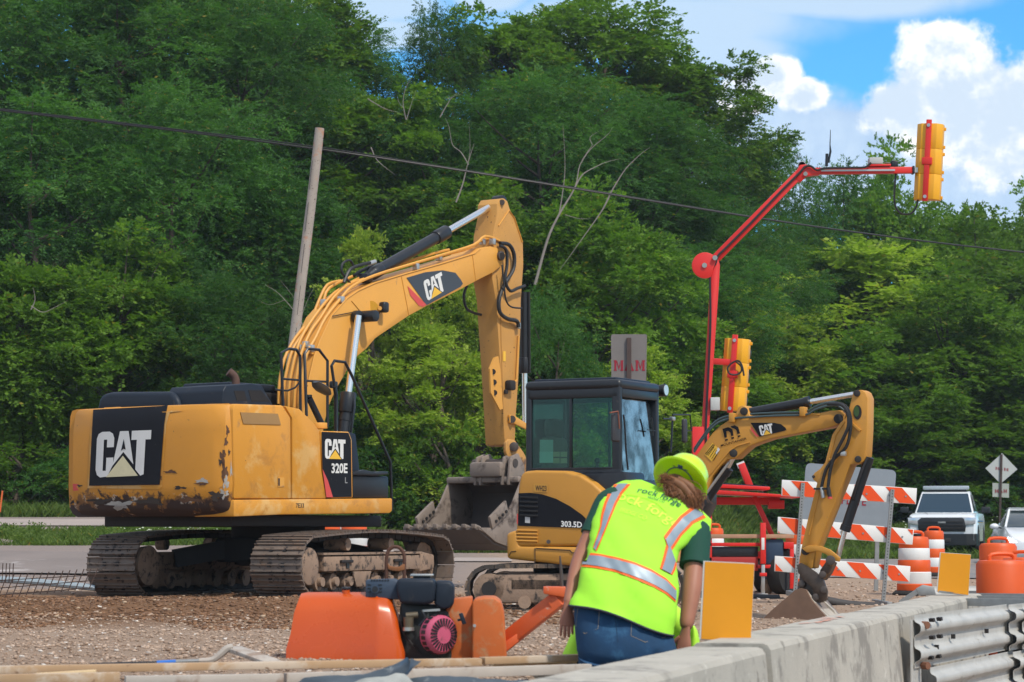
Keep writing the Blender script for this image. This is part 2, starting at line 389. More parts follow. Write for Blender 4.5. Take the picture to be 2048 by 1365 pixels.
def make_tree(seed, kind, H=10., R=3.6, nb=80, ns=46, k=12, sl=.62, ll=.15, lw=.075, low=.18, name='tree'):
    rng = np.random.default_rng(seed); C = []; O = []
    lob = rng.normal(size=(7, 3)); lob /= np.linalg.norm(lob, axis=1, keepdims=True); amp = rng.random(7)*.34
    zc, rz = H*(low+1)/2, H*(1-low)/2
    while len(C) < nb:
        d = rng.normal(size=3); d /= np.linalg.norm(d)
        f = .80+sum(a*max(0, d@l)**2 for a, l in zip(amp, lob))-.1*rng.random()
        q = (.45+.55*rng.random()**.5)*f
        tap = 1-.25*max(0, d[2])
        p = np.array([d[0]*R*q*tap, d[1]*R*q*tap, zc+d[2]*rz*q*.95])
        C.append(p); o = np.array([d[0], d[1], d[2]*.6+.15]); o /= np.linalg.norm(o); O.append([*o, (.60+.55*rng.random())*R/3.6])
    C, O = np.array(C), np.array(O)
    V = leaves(rng, C, O, ns, k, sl, ll, lw, droop=.35 if kind == 'locust' else .15)
    Fq = np.arange(len(V)).reshape(-1, 4)
    root = thing(name, '', 'tree', (0, 0, 0))
    cr = bpy.data.objects.new('crown', npmesh('crown', V, Fq, [LM[kind]])); COL.objects.link(cr); cr.parent = root
    mb = MB(); wob = rng.normal(size=(6, 2))*.12
    tp = [Vector((wob[i][0]*i*.5, wob[i][1]*i*.5, H*.8*i/5-.6*(i == 0))) for i in range(6)]
    mb.tube(tp, [.24, .19, .15, .11, .07, .03], 8, BARK, 3)
    for i in rng.choice(nb, min(nb, 30), replace=False):
        c = Vector(C[i]); h = max(H*.12, c.z-(.35+.3*rng.random())*math.hypot(c.x, c.y)-.4); h = min(h, H*.72)
        t = h/(H*.8)*5; j = min(int(t), 4); s = tp[j].lerp(tp[j+1], t-j); mid = s.lerp(c, .5)+Vector((0, 0, .12*rng.normal()-.15))
        mb.tube([s, mid, c], [.06, .04, .012], 5, BARK, 3)
    mb.build('trunk', root); return root
protos = {
 'locust0': make_tree(1, 'locust', nb=110, ns=60, k=14, ll=.13, lw=.055, sl=.6, name='locust_tree'),
 'locust1': make_tree(2, 'locust', R=4.2, nb=120, ns=60, k=14, ll=.13, lw=.055, sl=.6, name='locust_tree'),
 'maple0': make_tree(3, 'maple', nb=110, ns=64, k=9, ll=.17, lw=.11, sl=.45, name='broadleaf_tree'),
 'maple1': make_tree(4, 'maple', R=4.0, nb=115, ns=62, k=9, ll=.17, lw=.11, sl=.45, name='broadleaf_tree'),
 'bright0': make_tree(5, 'bright', H=8, R=2.6, nb=60, ns=60, k=9, ll=.13, lw=.08, sl=.4, low=.05, name='sapling'),
 'bush0': make_tree(6, 'maple', H=3.4, R=2.3, nb=46, ns=46, k=9, ll=.13, lw=.08, sl=.35, low=-.1, name='bush'),
 'bush1': make_tree(7, 'locust', H=3.4, R=2.6, nb=50, ns=46, k=12, ll=.10, lw=.05, sl=.45, low=-.1, name='bush'),
}
PH = {'bright0': 8, 'bush0': 3.4, 'bush1': 3.4}; PRr = {'locust0': 3.6, 'locust1': 4.2, 'maple0': 3.6, 'maple1': 4.0, 'bright0': 2.6, 'bush0': 2.3, 'bush1': 2.6}
TREES = [  # px centre, py top, width px, distance, kind, label
 # skyline row
 (330, -150, 470, 100, 'maple0', 'tall tree hidden behind the dark locusts at the top left of the wood'),
 (560, -70, 330, 101, 'maple1', 'tall bushy tree ending the left part of the wood beside the first sky gap'),
 (715, 60, 230, 103, 'locust0', 'lower feathery skyline tree sloping down to the first gap of sky'),
 (900, 30, 190, 104, 'locust1', 'thin topped locust just right of the small gap of sky'),
 (1035, -5, 250, 106, 'maple0', 'tall dark tree on the skyline above the excavator arm'),
 (1210, -10, 330, 108, 'maple1', 'highest dark broadleaf tree on the skyline in the middle of the wood'),
 (1360, 85, 240, 108, 'maple0', 'dark spreading tree at the right shoulder of the skyline beside the small cloud'),
 (1455, 240, 190, 110, 'locust0', 'sloping tree on the skyline below the dark spreading crown'),
 (1570, 300, 220, 118, 'locust1', 'feathery skyline tree behind the elbow of the red signal arm'),
 (1690, 345, 210, 120, 'locust0', 'low skyline tree under the level part of the red signal arm'),
 (1800, 345, 230, 122, 'maple1', 'dark skyline tree directly left of the high yellow signal'),
 (1945, 365, 230, 122, 'maple0', 'dark skyline tree directly right of the high yellow signal'),
 (2070, 420, 220, 124, 'maple1', 'skyline tree cut by the right edge of the view'),
 # second row
 (-30, -140, 480, 86, 'locust1', 'huge dark locust cut by the left edge of the view, above the cable'),
 (240, -60, 460, 87, 'locust0', 'big dark locust filling the top left of the wood, second from the left edge'),
 (480, -10, 380, 88, 'locust1', 'dark green locust above and left of the wooden pole top'),
 (690, 150, 330, 90, 'maple0', 'rounded tree behind the top of the leaning wooden pole'),
 (870, 200, 300, 90, 'locust0', 'locust between the wooden pole and the dead forked branches'),
 (1080, 150, 360, 92, 'locust1', 'light feathery locust above the dead branches in the middle'),
 (1300, 200, 330, 94, 'locust0', 'soft rounded locust right of the middle, below the skyline'),
 (1450, 380, 300, 96, 'locust1', 'locust behind the slanting red signal arm'),
 (1760, 430, 400, 104, 'bright0', 'wide pale yellow green tree below the level red signal arm'),
 (1960, 470, 320, 106, 'maple1', 'broad tree below the high signal by the right edge of the view'),
 (1600, 440, 260, 106, 'maple0', 'tree where the overhead cable crosses the red signal arm'),
 # third row
 (60, 200, 420, 74, 'locust0', 'lighter locust hanging over the left edge of the view below the cable'),
 (330, 190, 420, 75, 'locust1', 'dark drooping locust above the big excavator body'),
 (540, 330, 330, 76, 'locust0', 'dark locust directly left of the wooden pole'),
 (960, 330, 330, 78, 'maple0', 'shaded tree behind the top of the excavator arm'),
 (1190, 420, 330, 78, 'maple1', 'leafy tree right of the excavator stick'),
 (1380, 500, 320, 84, 'locust1', 'locust behind the upright red signal mast'),
 (1520, 520, 300, 92, 'bright0', 'pale soft tree just right of the red signal mast'),
 (1690, 640, 330, 95, 'maple0', 'low spreading tree above the small excavator stick'),
 (1900, 580, 380, 97, 'maple1', 'big dark bushy tree above the white pickup truck'),
 (2060, 640, 260, 95, 'maple0', 'dark tree above the diamond sign at the right edge'),
 # small trees in front
 (40, 480, 300, 69, 'maple0', 'viny tree at the left edge, low beside the excavator counterweight'),
 (240, 500, 330, 70, 'maple1', 'viny green tree right behind the excavator counterweight'),
 (440, 560, 300, 70, 'locust1', 'deep green tree behind the excavator hood'),
 (740, 395, 190, 70, 'bright0', 'yellow green sapling just right of the wooden pole'),
 (850, 430, 200, 71, 'bright0', 'yellow green sapling behind the black arm cylinder'),
 (880, 600, 260, 69, 'bright0', 'low yellow green tree under the excavator boom'),
 (1110, 590, 220, 71, 'locust1', 'blue green young tree between the stick and the grey sign'),
 (1265, 640, 210, 72, 'bright0', 'bright green young tree right behind the grey sign'),
 (620, 650, 200, 69, 'locust0', 'dark young tree at the foot of the wooden pole'),
 (1430, 740, 230, 80, 'maple1', 'dark small tree behind the low yellow signal'),
 (1580, 760, 240, 92, 'maple0', 'small green tree above the barricade'),
 (1790, 800, 250, 93, 'maple1', 'small green tree above the pickup light bar'),
 (1960, 800, 260, 94, 'maple0', 'dark small tree behind the diamond sign'),
]
BUSH = [(30, 880, 230, 67.5), (180, 860, 230, 68), (330, 900, 220, 67.5), (480, 880, 220, 68), (640, 860, 220, 67.5), (780, 850, 230, 68), (900, 830, 200, 67.5), (1010, 900, 210, 67), (1130, 840, 220, 69), (1260, 860, 220, 70),
        (1400, 900, 220, 80), (1520, 900, 240, 90), (1640, 930, 230, 91), (1750, 910, 230, 92), (1880, 920, 230, 93), (2010, 930, 230, 93)]
BL = ['bush at the left edge behind the orange stake', 'bush directly left of the counterweight', 'bush behind the counterweight logo', 'bush behind the excavator side door',
      'bush at the foot of the wooden pole behind the railings', 'bush seen under the boom by the lifting cylinder', 'bush left of the excavator bucket', 'bush behind the big bucket', 'bush behind the small excavator cab window',
      'bush right behind the cab front glass', 'bush behind the red mast foot', 'bush behind the signal trailer', 'bush behind the upper barricade board', 'bush behind the grey sign board edge', 'bush behind the pickup', 'bush at the foot of the diamond sign']
rr = random.Random(5); used = set()
for i, (px, py, wp, D, kd, lab) in enumerate(TREES):
    x = P(px, 1000, D).x; z0 = base_z(x, D)-.1; H = P(px, py, D).z-z0; hp = PH.get(kd, 10.)
    sz = H/hp; sx = (wp*D/5000*(1.35 if D > 99 else 1.15))/(2*PRr[kd])
    sx = max(sx, sz*.55)
    a = (x, D, z0), rr.random()*6.28, (sx, sx, sz)
    if kd not in used:
        used.add(kd); o = protos[kd]; o.location, o.rotation_euler, o.scale = a[0], (0, 0, a[1]), a[2]; o['label'] = lab; o['group'] = 'trees of the wood on the slope'
    else: o = copy_tree(protos[kd], *a, label=lab, group='trees of the wood on the slope')
for i, (px, py, wp, D) in enumerate(BUSH):
    kd = 'bush%d' % (i % 2); x = P(px, 1000, D).x; z0 = base_z(x, D)-.2; H = P(px, py, D).z-z0
    a = (x, D, z0), rr.random()*6.28, (wp*D/5000*1.2/(2*PRr[kd]),)*2+(H/3.4,)
    if kd not in used:
        used.add(kd); o = protos[kd]; o.location, o.rotation_euler, o.scale = a[0], (0, 0, a[1]), a[2]; o['label'] = BL[i]; o['group'] = 'bushes along the foot of the wood'
    else: o = copy_tree(protos[kd], *a, label=BL[i], group='bushes along the foot of the wood')
    o['category'] = 'bush'
# ---------------- shared paints ----------------
RUST = (.055, .028, .018); MUD = (.20, .13, .09)
YEL = mat('cat_yellow', (.66, .315, .052), .5, var=.09, vscale=1.6, layers=((MUD, 5, .63, .8), (RUST, 16, .72, .76)))
YEL2 = mat('cat_yellow_body', (.64, .28, .028), .48, var=.08, vscale=1.2, layers=(((.66, .38, .12), 1.7, .50, .62), ((.50, .22, .035), 2.6, .52, .66), (MUD, 4, .62, .85), (RUST, 9, .70, .73), ((.62, .50, .34), 11, .72, .75)))
YELW = mat('cat_yellow_worn', (.60, .255, .024), .52, var=.12, vscale=2, layers=(((.14, .07, .03), 14, .66, .70), ((.62, .55, .46), 4.5, .50, .54, (1.2, 1.75)), ((.22, .10, .03), 6.0, .38, .45, (1.1, 1.80)), ((.05, .028, .022), 3.5, .34, .42, (1.05, 1.72), .75)))
YELM = mat('mini_yellow', (.54, .25, .034), .5, var=.10, vscale=2.2, layers=((MUD, 6, .62, .82), (RUST, 20, .73, .76)))
STICKY = mat('stick_dirty', (.52, .26, .06), .6, var=.15, vscale=3, layers=((RUST, 5, .42, .56, (1.2, 3.9)), (RUST, 17, .64, .68), ((.12, .07, .045), 3, .42, .6, (1.6, 3.4))))
NAVY = mat('dark_plastic', (.012, .019, .032), .5, var=.15, spec=.3, layers=(((.10, .085, .075), 7, .60, .85),))
BLK = mat('black_paint', (.012, .014, .018), .38, var=.15, layers=(((.08, .065, .055), 9, .62, .85),))
RUB = mat('hose_rubber', (.014, .014, .015), .5, var=.1)
DUSTY = mat('dusty_steel', (.30, .205, .145), .9, var=.35, vscale=5, bump=.008, bscale=40, layers=(((.05, .04, .035), 8, .5, .65),))
SHOE = mat('track_steel', (.17, .13, .105), .6, .2, var=.4, vscale=7, layers=(((.20, .13, .09), 6, .5, .68, None, .9), ((.035, .03, .03), 12, .55, .65)))
DARKST = mat('dark_steel', (.03, .027, .027), .7, .3, var=.3, vscale=6)
BUCK = mat('bucket_steel', (.26, .21, .175), .62, .25, var=.25, vscale=3, layers=(((.07, .05, .04), 4, .5, .7),))
BUCKIN = mat('bucket_inside', (.12, .10, .09), .8, .1, var=.2, vscale=4)
CHR = mat('chrome', (.85, .84, .82), .28, 1.0, var=.03)
WHITE = mat('decal_white', (.68, .68, .66), .6, var=.08, layers=(((.12, .10, .08), 20, .68, .74),))
DBLK = mat('decal_black', (.009, .010, .014), .6, var=.2, spec=.2, layers=(((.12, .10, .09), 14, .68, .78),))
DRED = mat('decal_red', (.60, .07, .06), .5, var=.1)
DYEL = mat('decal_yellow', (.80, .46, .04), .5, var=.1)
PINST = mat('pin_steel', (.10, .08, .07), .5, .6, var=.3, vscale=10)
ZINC = mat('zinc', (.5, .5, .48), .4, .8)
LIVERY = (.50, .48, .44)

# ---------------- flat lettering, drawn as outlines in a unit frame ----------------
# 'CAT' strokes in a 100 x 70 box, y up
CATP = [
 [(0, 12), (0, 60), (3, 67), (9, 70), (23, 70), (29, 67), (32, 60), (32, 46), (19, 46), (19, 58), (13, 58), (13, 10), (19, 10), (19, 30), (32, 30), (32, 19), (22, 1), (9, 0), (3, 4)],
 [(42, 70), (58, 70), (70, 18), (50, 38), (31, 17)],
 [(64, 70), (100, 70), (100, 56), (90, 56), (90, 2), (84, 0), (74, 10), (74, 56), (64, 56)],
]
CATHOLE = [(50, 58), (54.5, 41.5), (50.2, 43), (46, 40)]
CATTRI = [(20, 0), (50, 32), (80, 0)]
def cat_logo(mb, tf, off, white=None, tri=None, hole=None):
    """tf(x, y, lift) -> world point"""
    for k, pl in enumerate(CATP): mb.face([tf(x, y, off) for x, y in pl], white or WHITE)
    mb.face([tf(x, y, off*1.5) for x, y in CATHOLE], hole or DBLK)
    mb.face([tf(x, y, off*1.5) for x, y in CATTRI], tri or DYEL)
def text_polys(txt, bold=0.0, shear=0.0):
    cu = bpy.data.curves.new('t', 'FONT'); cu.body = txt; cu.size = 1; cu.offset = bold; cu.shear = shear; cu.resolution_u = 3
    ob = bpy.data.objects.new('t', cu); COL.objects.link(ob); dg = bpy.context.evaluated_depsgraph_get(); dg.update()
    me = bpy.data.meshes.new_from_object(ob.evaluated_get(dg)); V = [v.co.copy() for v in me.vertices]; Fc = [tuple(p.vertices) for p in me.polygons]
    bpy.data.objects.remove(ob); bpy.data.curves.remove(cu); bpy.data.meshes.remove(me)
    x0, x1 = min(v.x for v in V), max(v.x for v in V); y0, y1 = min(v.y for v in V), max(v.y for v in V)
    return [((v.x-x0)/(x1-x0), (v.y-y0)/(y1-y0)) for v in V], Fc
def text(mb, txt, tf, m, bold=0.0, shear=0.0):
    """tf(u, v) maps the unit text box to the surface"""
    V, Fc = text_polys(txt, bold, shear); mb.raw([tf(u, v) for u, v in V], Fc, m, smooth=False)
def quadmap(q, pl):
    """unit square -> pixel quad (bl, br, tr, tl) -> surface through pl(px, py)"""
    def f(u, v):
        bl, br, tr, tl = q
        x = (bl[0]*(1-u)+br[0]*u)*(1-v)+(tl[0]*(1-u)+tr[0]*u)*v; y = (bl[1]*(1-u)+br[1]*u)*(1-v)+(tl[1]*(1-u)+tr[1]*u)*v
        return pl(x, y)
    return f

class Frame:
    """machine frame: f forward, r right, z up"""
    def __init__(s, ox, oy, ang, tilt=0.0):
        s.O = Vector((ox, oy, 0)); a = R_(ang); s.F = Vector((math.sin(a), math.cos(a), 0)); s.R = Vector((math.cos(a), -math.sin(a), 0)); s.Z = Vector((0, 0, 1))
    def __call__(s, f, r, z): return s.O+s.F*f+s.R*r+s.Z*z
    def pr(s, px, py, r): return onplane(px, py, s.O+s.R*r, s.R)         # photo point on a fore-and-aft plane of the machine
    def pf(s, px, py, f): return onplane(px, py, s.O+s.F*f, s.F)
    def loc(s, p): d = p-s.O; return d.dot(s.F), d.dot(s.R), d.z
    @property
    def ax(s): return (s.F, s.R, s.Z)
    def side(s, mb, pts, r, th, m=None, bev=0, seg=2):
        """outline on the plane r, thickness th towards the machine's left"""
        return mb.prism([s.pr(x, y, r) for x, y in pts], -s.R*th, m, bev, seg)

def track(T, parent, r0, wid, L, rad, zc, nsh, shoe_m, sag=.03, name='track', grous=3, up=0.0, gh=.035, th=.022):
    """endless chain of shoes round a straight frame; rear end at -L, front end at +L"""
    path = []
    n = 400
    hl = L-rad
    per = 2*2*hl+2*math.pi*rad
    def pt(s):
        s %= per
        if s < 2*hl: return (hl-s, zc+rad+up*math.sin(math.pi*s/(2*hl))-sag*0)     # top run, front to rear
        s -= 2*hl
        if s < math.pi*rad: a = s/rad; return (-hl-math.sin(a)*rad, zc+math.cos(a)*rad)
        s -= math.pi*rad
        if s < 2*hl: return (-hl+s, zc-rad)
        s -= 2*hl; a = s/rad; return (hl+math.sin(a)*rad, zc-math.cos(a)*rad)
    mb = MB(); pitch = per/nsh
    for k in range(nsh):
        a, b = pt(k*pitch), pt((k+.94)*pitch); c = ((a[0]+b[0])/2, (a[1]+b[1])/2)
        d = Vector((b[0]-a[0], b[1]-a[1])); ln = d.length; d.normalize(); nx = Vector((d.y, -d.x))*-1
        ax = (T.F*d.x+T.Z*d.y, T.R, T.F*nx.x+T.Z*nx.y)
        C = T(c[0], r0, c[1])
        if (C+ax[2]*.1-T(0, r0, zc)).length < (C-ax[2]*.1-T(0, r0, zc)).length: ax = (ax[0], ax[1], -ax[2])
        mb.box(C, (ln, wid, th), ax, shoe_m)
        for g in range(grous):
            t = (g/(grous-1)-.5)*.86 if grous > 1 else 0
            mb.box(C+ax[0]*ln*t+ax[2]*gh*.5, (.016, wid*.998, gh), ax, shoe_m)
        if grous > 1:
            for s in (-1, 1): mb.box(C-ax[2]*.05+ax[1]*.10*s, (ln*.96, .045, .07), ax, DARKST)
            for s in (-1, 1): mb.box(C+ax[2]*.018+ax[1]*.10*s, (.055, .05, .012), ax, DARKST)
    return mb.build(name, parent)

# =====================================================================
# big excavator
# =====================================================================
BO = (-3.3, 35.4)
U = Frame(*BO, 35); TR = Frame(*BO, 24)
EX = thing('excavator', 'large yellow tracked excavator with worn counterweight and raised arm', 'excavator', (BO[0], BO[1], 0))
RW = 1.40
# --- undercarriage
for sgn in (1, -1):
    r0 = 1.27*sgn
    tk = track(TR, EX, r0, .76, 2.32, .385, .415, 49, SHOE, up=.07)
    mb = MB()
    mb.box(TR(0, r0, .46), (3.3, .30, .24), TR.ax, DUSTY, .03)
    mb.box(TR(0, r0-.02*sgn, .33), (3.3, .12, .22), TR.ax, DUSTY)
    mb.box(TR(0, r0+.20*sgn, .44), (2.9, .10, .20), TR.ax, DUSTY, .015)
    mb.box(TR(0, r0+.05*sgn, .575), (3.0, .42, .03), TR.ax, DUSTY)
    mb.prism([TR(1.5, r0+.22*sgn, .3), TR(1.98, r0+.22*sgn, .34), TR(1.98, r0+.22*sgn, .54), TR(1.5, r0+.22*sgn, .6)], -TR.R*.44*sgn, DUSTY, .02)
    for f in (-.85, .75): mb.box(TR(f, r0+.27*sgn, .47), (.34, .04, .04), TR.ax, DARKST, .01); mb.box(TR(f+.05, r0+.255*sgn, .42), (.08, .02, .08), TR.ax, BLK)
    tf_ = mb.build('track_frame', EX)
    for k in range(8):
        f = -1.45+k*.41
        q = MB().cyl(TR(f, r0-.17, .20), TR(f, r0+.17, .20), .115, seg=18, m=DUSTY).cyl(TR(f, r0+.17*sgn, .20), TR(f, r0+.23*sgn, .20), .065, seg=14, m=DUSTY)
        q.build('roller', EX)
    q = MB()
    for f in (-.35,): q.prism([TR(f-.28, r0+.22*sgn, .33), TR(f+.28, r0+.22*sgn, .33), TR(f+.16, r0+.22*sgn, .12), TR(f-.16, r0+.22*sgn, .12)], TR.R*.03*sgn, DUSTY, .01)
    q.build('roller_guard', EX)
    for f in (-.75, .55):
        MB().cyl(TR(f, r0-.1, .70), TR(f, r0+.24*sgn, .70), .085, seg=18, m=DUSTY).build('carrier_roller', EX)
    # sprocket at the rear with its teeth, idler in front
    q = MB(); sp = []
    for k in range(46):
        a = 2*math.pi*k/46; rr_ = .335 if k % 2 else .29
        sp.append(TR(-1.935+math.cos(a)*rr_, r0+.10*sgn, .415+math.sin(a)*rr_))
    q.prism(sp, -TR.R*.05*sgn, DUSTY); q.cyl(TR(-1.935, r0+.30*sgn, .415), TR(-1.935, r0-.1*sgn, .415), .25, seg=30, m=DUSTY, bev=.02)
    q.cyl(TR(-1.935, r0-.36*sgn, .415), TR(-1.935, r0-.1*sgn, .415), .27, .23, seg=30, m=DUSTY)
    q.build('sprocket', EX)
    MB().cyl(TR(1.935, r0-.09, .415), TR(1.935, r0+.09, .415), .335, seg=32, m=DUSTY).cyl(TR(1.935, r0-.18, .415), TR(1.935, r0+.18, .415), .12, seg=18, m=DUSTY).build('idler', EX)
mb = MB(); mb.box(TR(0, 0, .62), (1.5, 1.2, .34), TR.ax, DARKST, .05)
for s in (1, -1):
    for f in (.75, -.75): mb.beam(TR(f*.6, s*.4, .66), TR(f*1.3, s*1.1, .5), .45, .25, DARKST)
mb.cyl(U(0, 0, .7), U(0, 0, .98), .66, seg=40, m=DARKST)
mb.build('car_body', EX)
# --- upper frame and floor
mb = MB(); mb.box(U(-.7, 0, 1.02), (3.2, 2.3, .16), U.ax, DARKST, .02); mb.build('platform', EX)
# counterweight: outline in plan lofted up
F467 = U.loc(U.pr(470, 900, RW))[0]-.006
print('F467', F467)
LW = RW+.20
def cw_ring(z, ins=0.0, k=1.0):
    pts = [(F467, RW), (-2.52, RW-.01), (-2.64, RW-.07), (-2.71, RW-.24), (-2.76, .75), (-2.78, .0), (-2.76, -.75), (-2.68, -LW+.22), (-2.45, -LW+.02), (F467, -LW)]
    out = []
    for f, r in pts:
        f2 = f+ins if f < F467-.01 else f; out.append(U(f2, r*(1-ins*.5), z))
    return out
mb = MB(); mb.loft([cw_ring(1.07, .22), cw_ring(1.12, .10), cw_ring(1.20, .03), cw_ring(1.48, 0), cw_ring(2.2, 0), cw_ring(2.45, .02), cw_ring(2.52, .06), cw_ring(2.54, .16)], YELW)
cw = mb.build('counterweight', EX)
def bvh_of(objs):
    vs, fs = [], []
    for o in objs:
        off = ROOT.get(o.name, Vector()); b = len(vs)
        vs += [v.co+off for v in o.data.vertices]; fs += [tuple(b+i for i in p.vertices) for p in o.data.polygons]
    t = BVHTree.FromPolygons(vs, fs)
    def hit(px, py, lift=.004):
        d = ray(px, py).normalized(); h = t.ray_cast(CAM, d)
        if h[0] is None:
            h = t.find_nearest(CAM+d*vs[0].length); 
            return h[0]-d*lift
        n = h[1]; n = n if n.dot(d) < 0 else -n
        return h[0]+n*lift
    return hit
cwh = bvh_of([cw])
def dense(poly, step=14):
    """polygon in pixels -> fan grid cut into small cells (for curved surfaces)"""
    bm = bmesh.new(); f = bm.faces.new([bm.verts.new((x, y, 0)) for x, y in poly])
    for ax in (0, 1):
        lo, hi = min(p[ax] for p in poly), max(p[ax] for p in poly); k = lo+step
        while k < hi:
            n = (1, 0, 0) if ax == 0 else (0, 1, 0); c = (k, 0, 0) if ax == 0 else (0, k, 0)
            bmesh.ops.bisect_plane(bm, geom=bm.verts[:]+bm.edges[:]+bm.faces[:], plane_co=c, plane_no=n); k += step
    V = [(v.co.x, v.co.y) for v in bm.verts]; bm.verts.index_update(); Fc = [[v.index for v in f.verts] for f in bm.faces]; bm.free(); return V, Fc
def skin(mb, poly, hit, lift, m, step=14):
    V, Fc = dense(poly, step); mb.raw([hit(x, y, lift) for x, y in V], Fc, m); return mb
# black engine panel with the big logo on the counterweight
mb = MB()
fr = [(176, 977), (183, 818), (342, 810), (342, 822), (333, 850), (325, 974), (318, 979)]
skin(mb, fr, cwh, .006, YEL2, 16)
skin(mb, [(180, 972), (188, 821), (336, 813), (330, 850), (321, 970)], cwh, .016, DBLK, 16)
q = (193, 956), (300, 951), (305, 861), (197, 865)
def lgm(x, y, o):
    return quadmap(q, lambda a, b: cwh(a, b, o))(x/100, y/70)
for pl in CATP:
    V, Fc = dense(pl, 9); mb.raw([lgm(x, y, .022) for x, y in V], Fc, WHITE)
V, Fc = dense(CATHOLE, 6); mb.raw([lgm(x, y, .026) for x, y in V], Fc, DBLK)
V, Fc = dense(CATTRI, 9); mb.raw([lgm(x, y, .026) for x, y in V], Fc, mat('decal_cream', (.66, .60, .38), .6, var=.15, vscale=9))
mb.build('logo_panel', cw)
mb = MB(); rq = random.Random(8)
RS = [mat('wear_rust', (.10, .045, .022), .8, var=.4, vscale=14), mat('wear_grey', (.36, .34, .31), .7, var=.3, vscale=14), mat('wear_dark', (.04, .028, .022), .8, var=.3, vscale=12)]
def splat(cx, cy, rx, ry, m, n=22, li=.005):
    ph = [rq.random()*6.28 for _ in range(4)]
    pts = []
    for k in range(n):
        a = 2*math.pi*k/n; q = 1+.30*math.sin(3*a+ph[0])+.22*math.sin(5*a+ph[1])+.2*math.sin(8*a+ph[2])
        pts.append((cx+rx*q*math.cos(a), cy+ry*q*math.sin(a)))
    skin(mb, pts, cwh, li, m, 7)
for cx, cy, rx, ry, k in ((455, 862, 3, 9, 0), (452, 884, 3, 8, 0), (446, 914, 5, 14, 0), (449, 944, 6, 16, 0), (452, 966, 5, 12, 1), (441, 925, 3, 6, 2), (462, 940, 2, 12, 1), (458, 905, 2, 5, 2), (342, 944, 12, 3, 0), (405, 962, 12, 4, 1), (404, 968, 12, 2.5, 0), (448, 988, 8, 8, 1), (380, 1000, 22, 5, 0), (300, 1003, 26, 6, 2), (200, 1003, 20, 6, 2), (240, 1010, 22, 8, 1), (150, 1004, 8, 4, 2), (160, 972, 5, 2, 2), (432, 992, 12, 9, 2), (360, 976, 12, 3, 2)):
    splat(cx, cy, rx, ry, RS[k], li=.005+.001*k)
mb.build('paint_wear', cw)
MB().box(U(-2.70, .05, 2.43), (.10, .16, .06), U.ax, DARKST, .02).build('lifting_eye', cw)
skin(MB(), [(137, 968), (146, 968), (147, 982), (137, 983)], cwh, .006, DRED).build('reflector', cw)
# hoods
def hood(pts, r, th, name='hood'):
    return U.side(MB(), pts, r, th, NAVY, .07, 4).build(name, EX)
MB().prism([U.pf(x, y, -2.45) for x, y in [(190, 826), (196, 800), (203, 788), (220, 784), (340, 783), (354, 796), (360, 826)]], U.F*1.1, NAVY, .07, 4).build('hood', EX)
h2 = hood([(444, 826), (446, 782), (452, 771), (505, 767), (524, 771), (552, 820), (552, 826)], 1.05, .98, 'engine_hood')
mb = MB()
for pl in ([(468, 782), (489, 782), (494, 802), (474, 802)], [(497, 781), (522, 781), (541, 804), (503, 803)]):
    mb.prism([U.pr(x, y, 1.054) for x, y in pl], -U.R*.03, mat('grille_black', (.01, .01, .012), .8))
mb.build('hood_grille', h2)
mb = MB(); b0 = U(-1.55, .55, 2.6); mb.tube([b0, b0+Vector((0, 0, .25)), b0+Vector((-.02, 0, .36)), b0+Vector((-.10, -.03, .43))], [.055, .055, .056, .062], 14, mat('exhaust_rust', (.11, .06, .045), .8, .3, var=.3, vscale=12), 4)
mb.build('exhaust_pipe', EX)
# operator cab roof and far side body (behind the engine cover)
mb = MB(); mb.box(U(.45, -.85, 2.0), (1.85, .95, 1.75), U.ax, BLK, .07, 3); mb.build('cab', EX)
mb = MB(); mb.box(U(-.1, -.85, 2.93), (1.0, .9, .10), U.ax, NAVY, .03); mb.box(U(.9, -.85, 2.90), (1.0, .92, .06), U.ax, BLK, .02); mb.cyl(U(-.55, -.6, 2.86), U(-.55, -.5, 2.86), .05, m=CHR); mb.build('cab_roof', EX)
# right side panels (photo outlines on the machine's right side)
def sp_(pts, m=YEL2, th=.6, bev=.025, name='side_panel', r=RW): return U.side(MB(), pts, r, th, m, bev).build(name, EX)
d1 = sp_([(468, 998), (466, 818), (470, 808), (566, 811), (582, 836), (583, 998)], name='side_door', r=RW+.0)
sp_([(585, 998), (585, 838), (570, 812), (600, 818), (628, 846), (640, 862), (644, 940), (655, 998)], name='side_panel')
MB().prism([U.pr(x, y, RW+.003) for x, y in [(480, 825), (555, 828), (561, 850), (486, 848)]], U.R*.008, mat('faded_paint', (.33, .19, .07), .7, var=.2)).build('vent_cover', d1)
MB().prism([U.pr(x, y, RW+.003) for x, y in [(555, 955), (568, 955), (568, 974), (555, 974)]], U.R*.006, YEL).prism([U.pr(x, y, RW+.006) for x, y in [(556, 957), (559, 957), (559, 972), (556, 972)]], U.R*.006, BLK).build('latch', d1)
lp = U.side(MB(), [(642, 862), (698, 864), (704, 880), (706, 996), (666, 997), (645, 940)], RW+.004, .55, YEL2, .015)
pl = lambda a, b, o=.012: U.pr(a, b, RW+o)
lp.face([pl(x, y) for x, y in [(643.5, 864), (697, 866), (702, 880), (703.5, 994), (666, 995), (645, 940)]], DBLK)
lp.face([pl(x, y, .016) for x, y in [(645, 938), (656, 962), (666, 995), (653, 995)]], DRED)
q = (650, 918), (691, 919), (691, 880), (650, 878)
cat_logo(lp, lambda x, y, o: quadmap(q, lambda a, b: pl(a, b, .012+o))(x/100, y/70), .005)
text(lp, '320E', quadmap(((663, 947), (695, 947), (695, 927), (663, 927)), lambda a, b: pl(a, b, .018)), WHITE, .03)
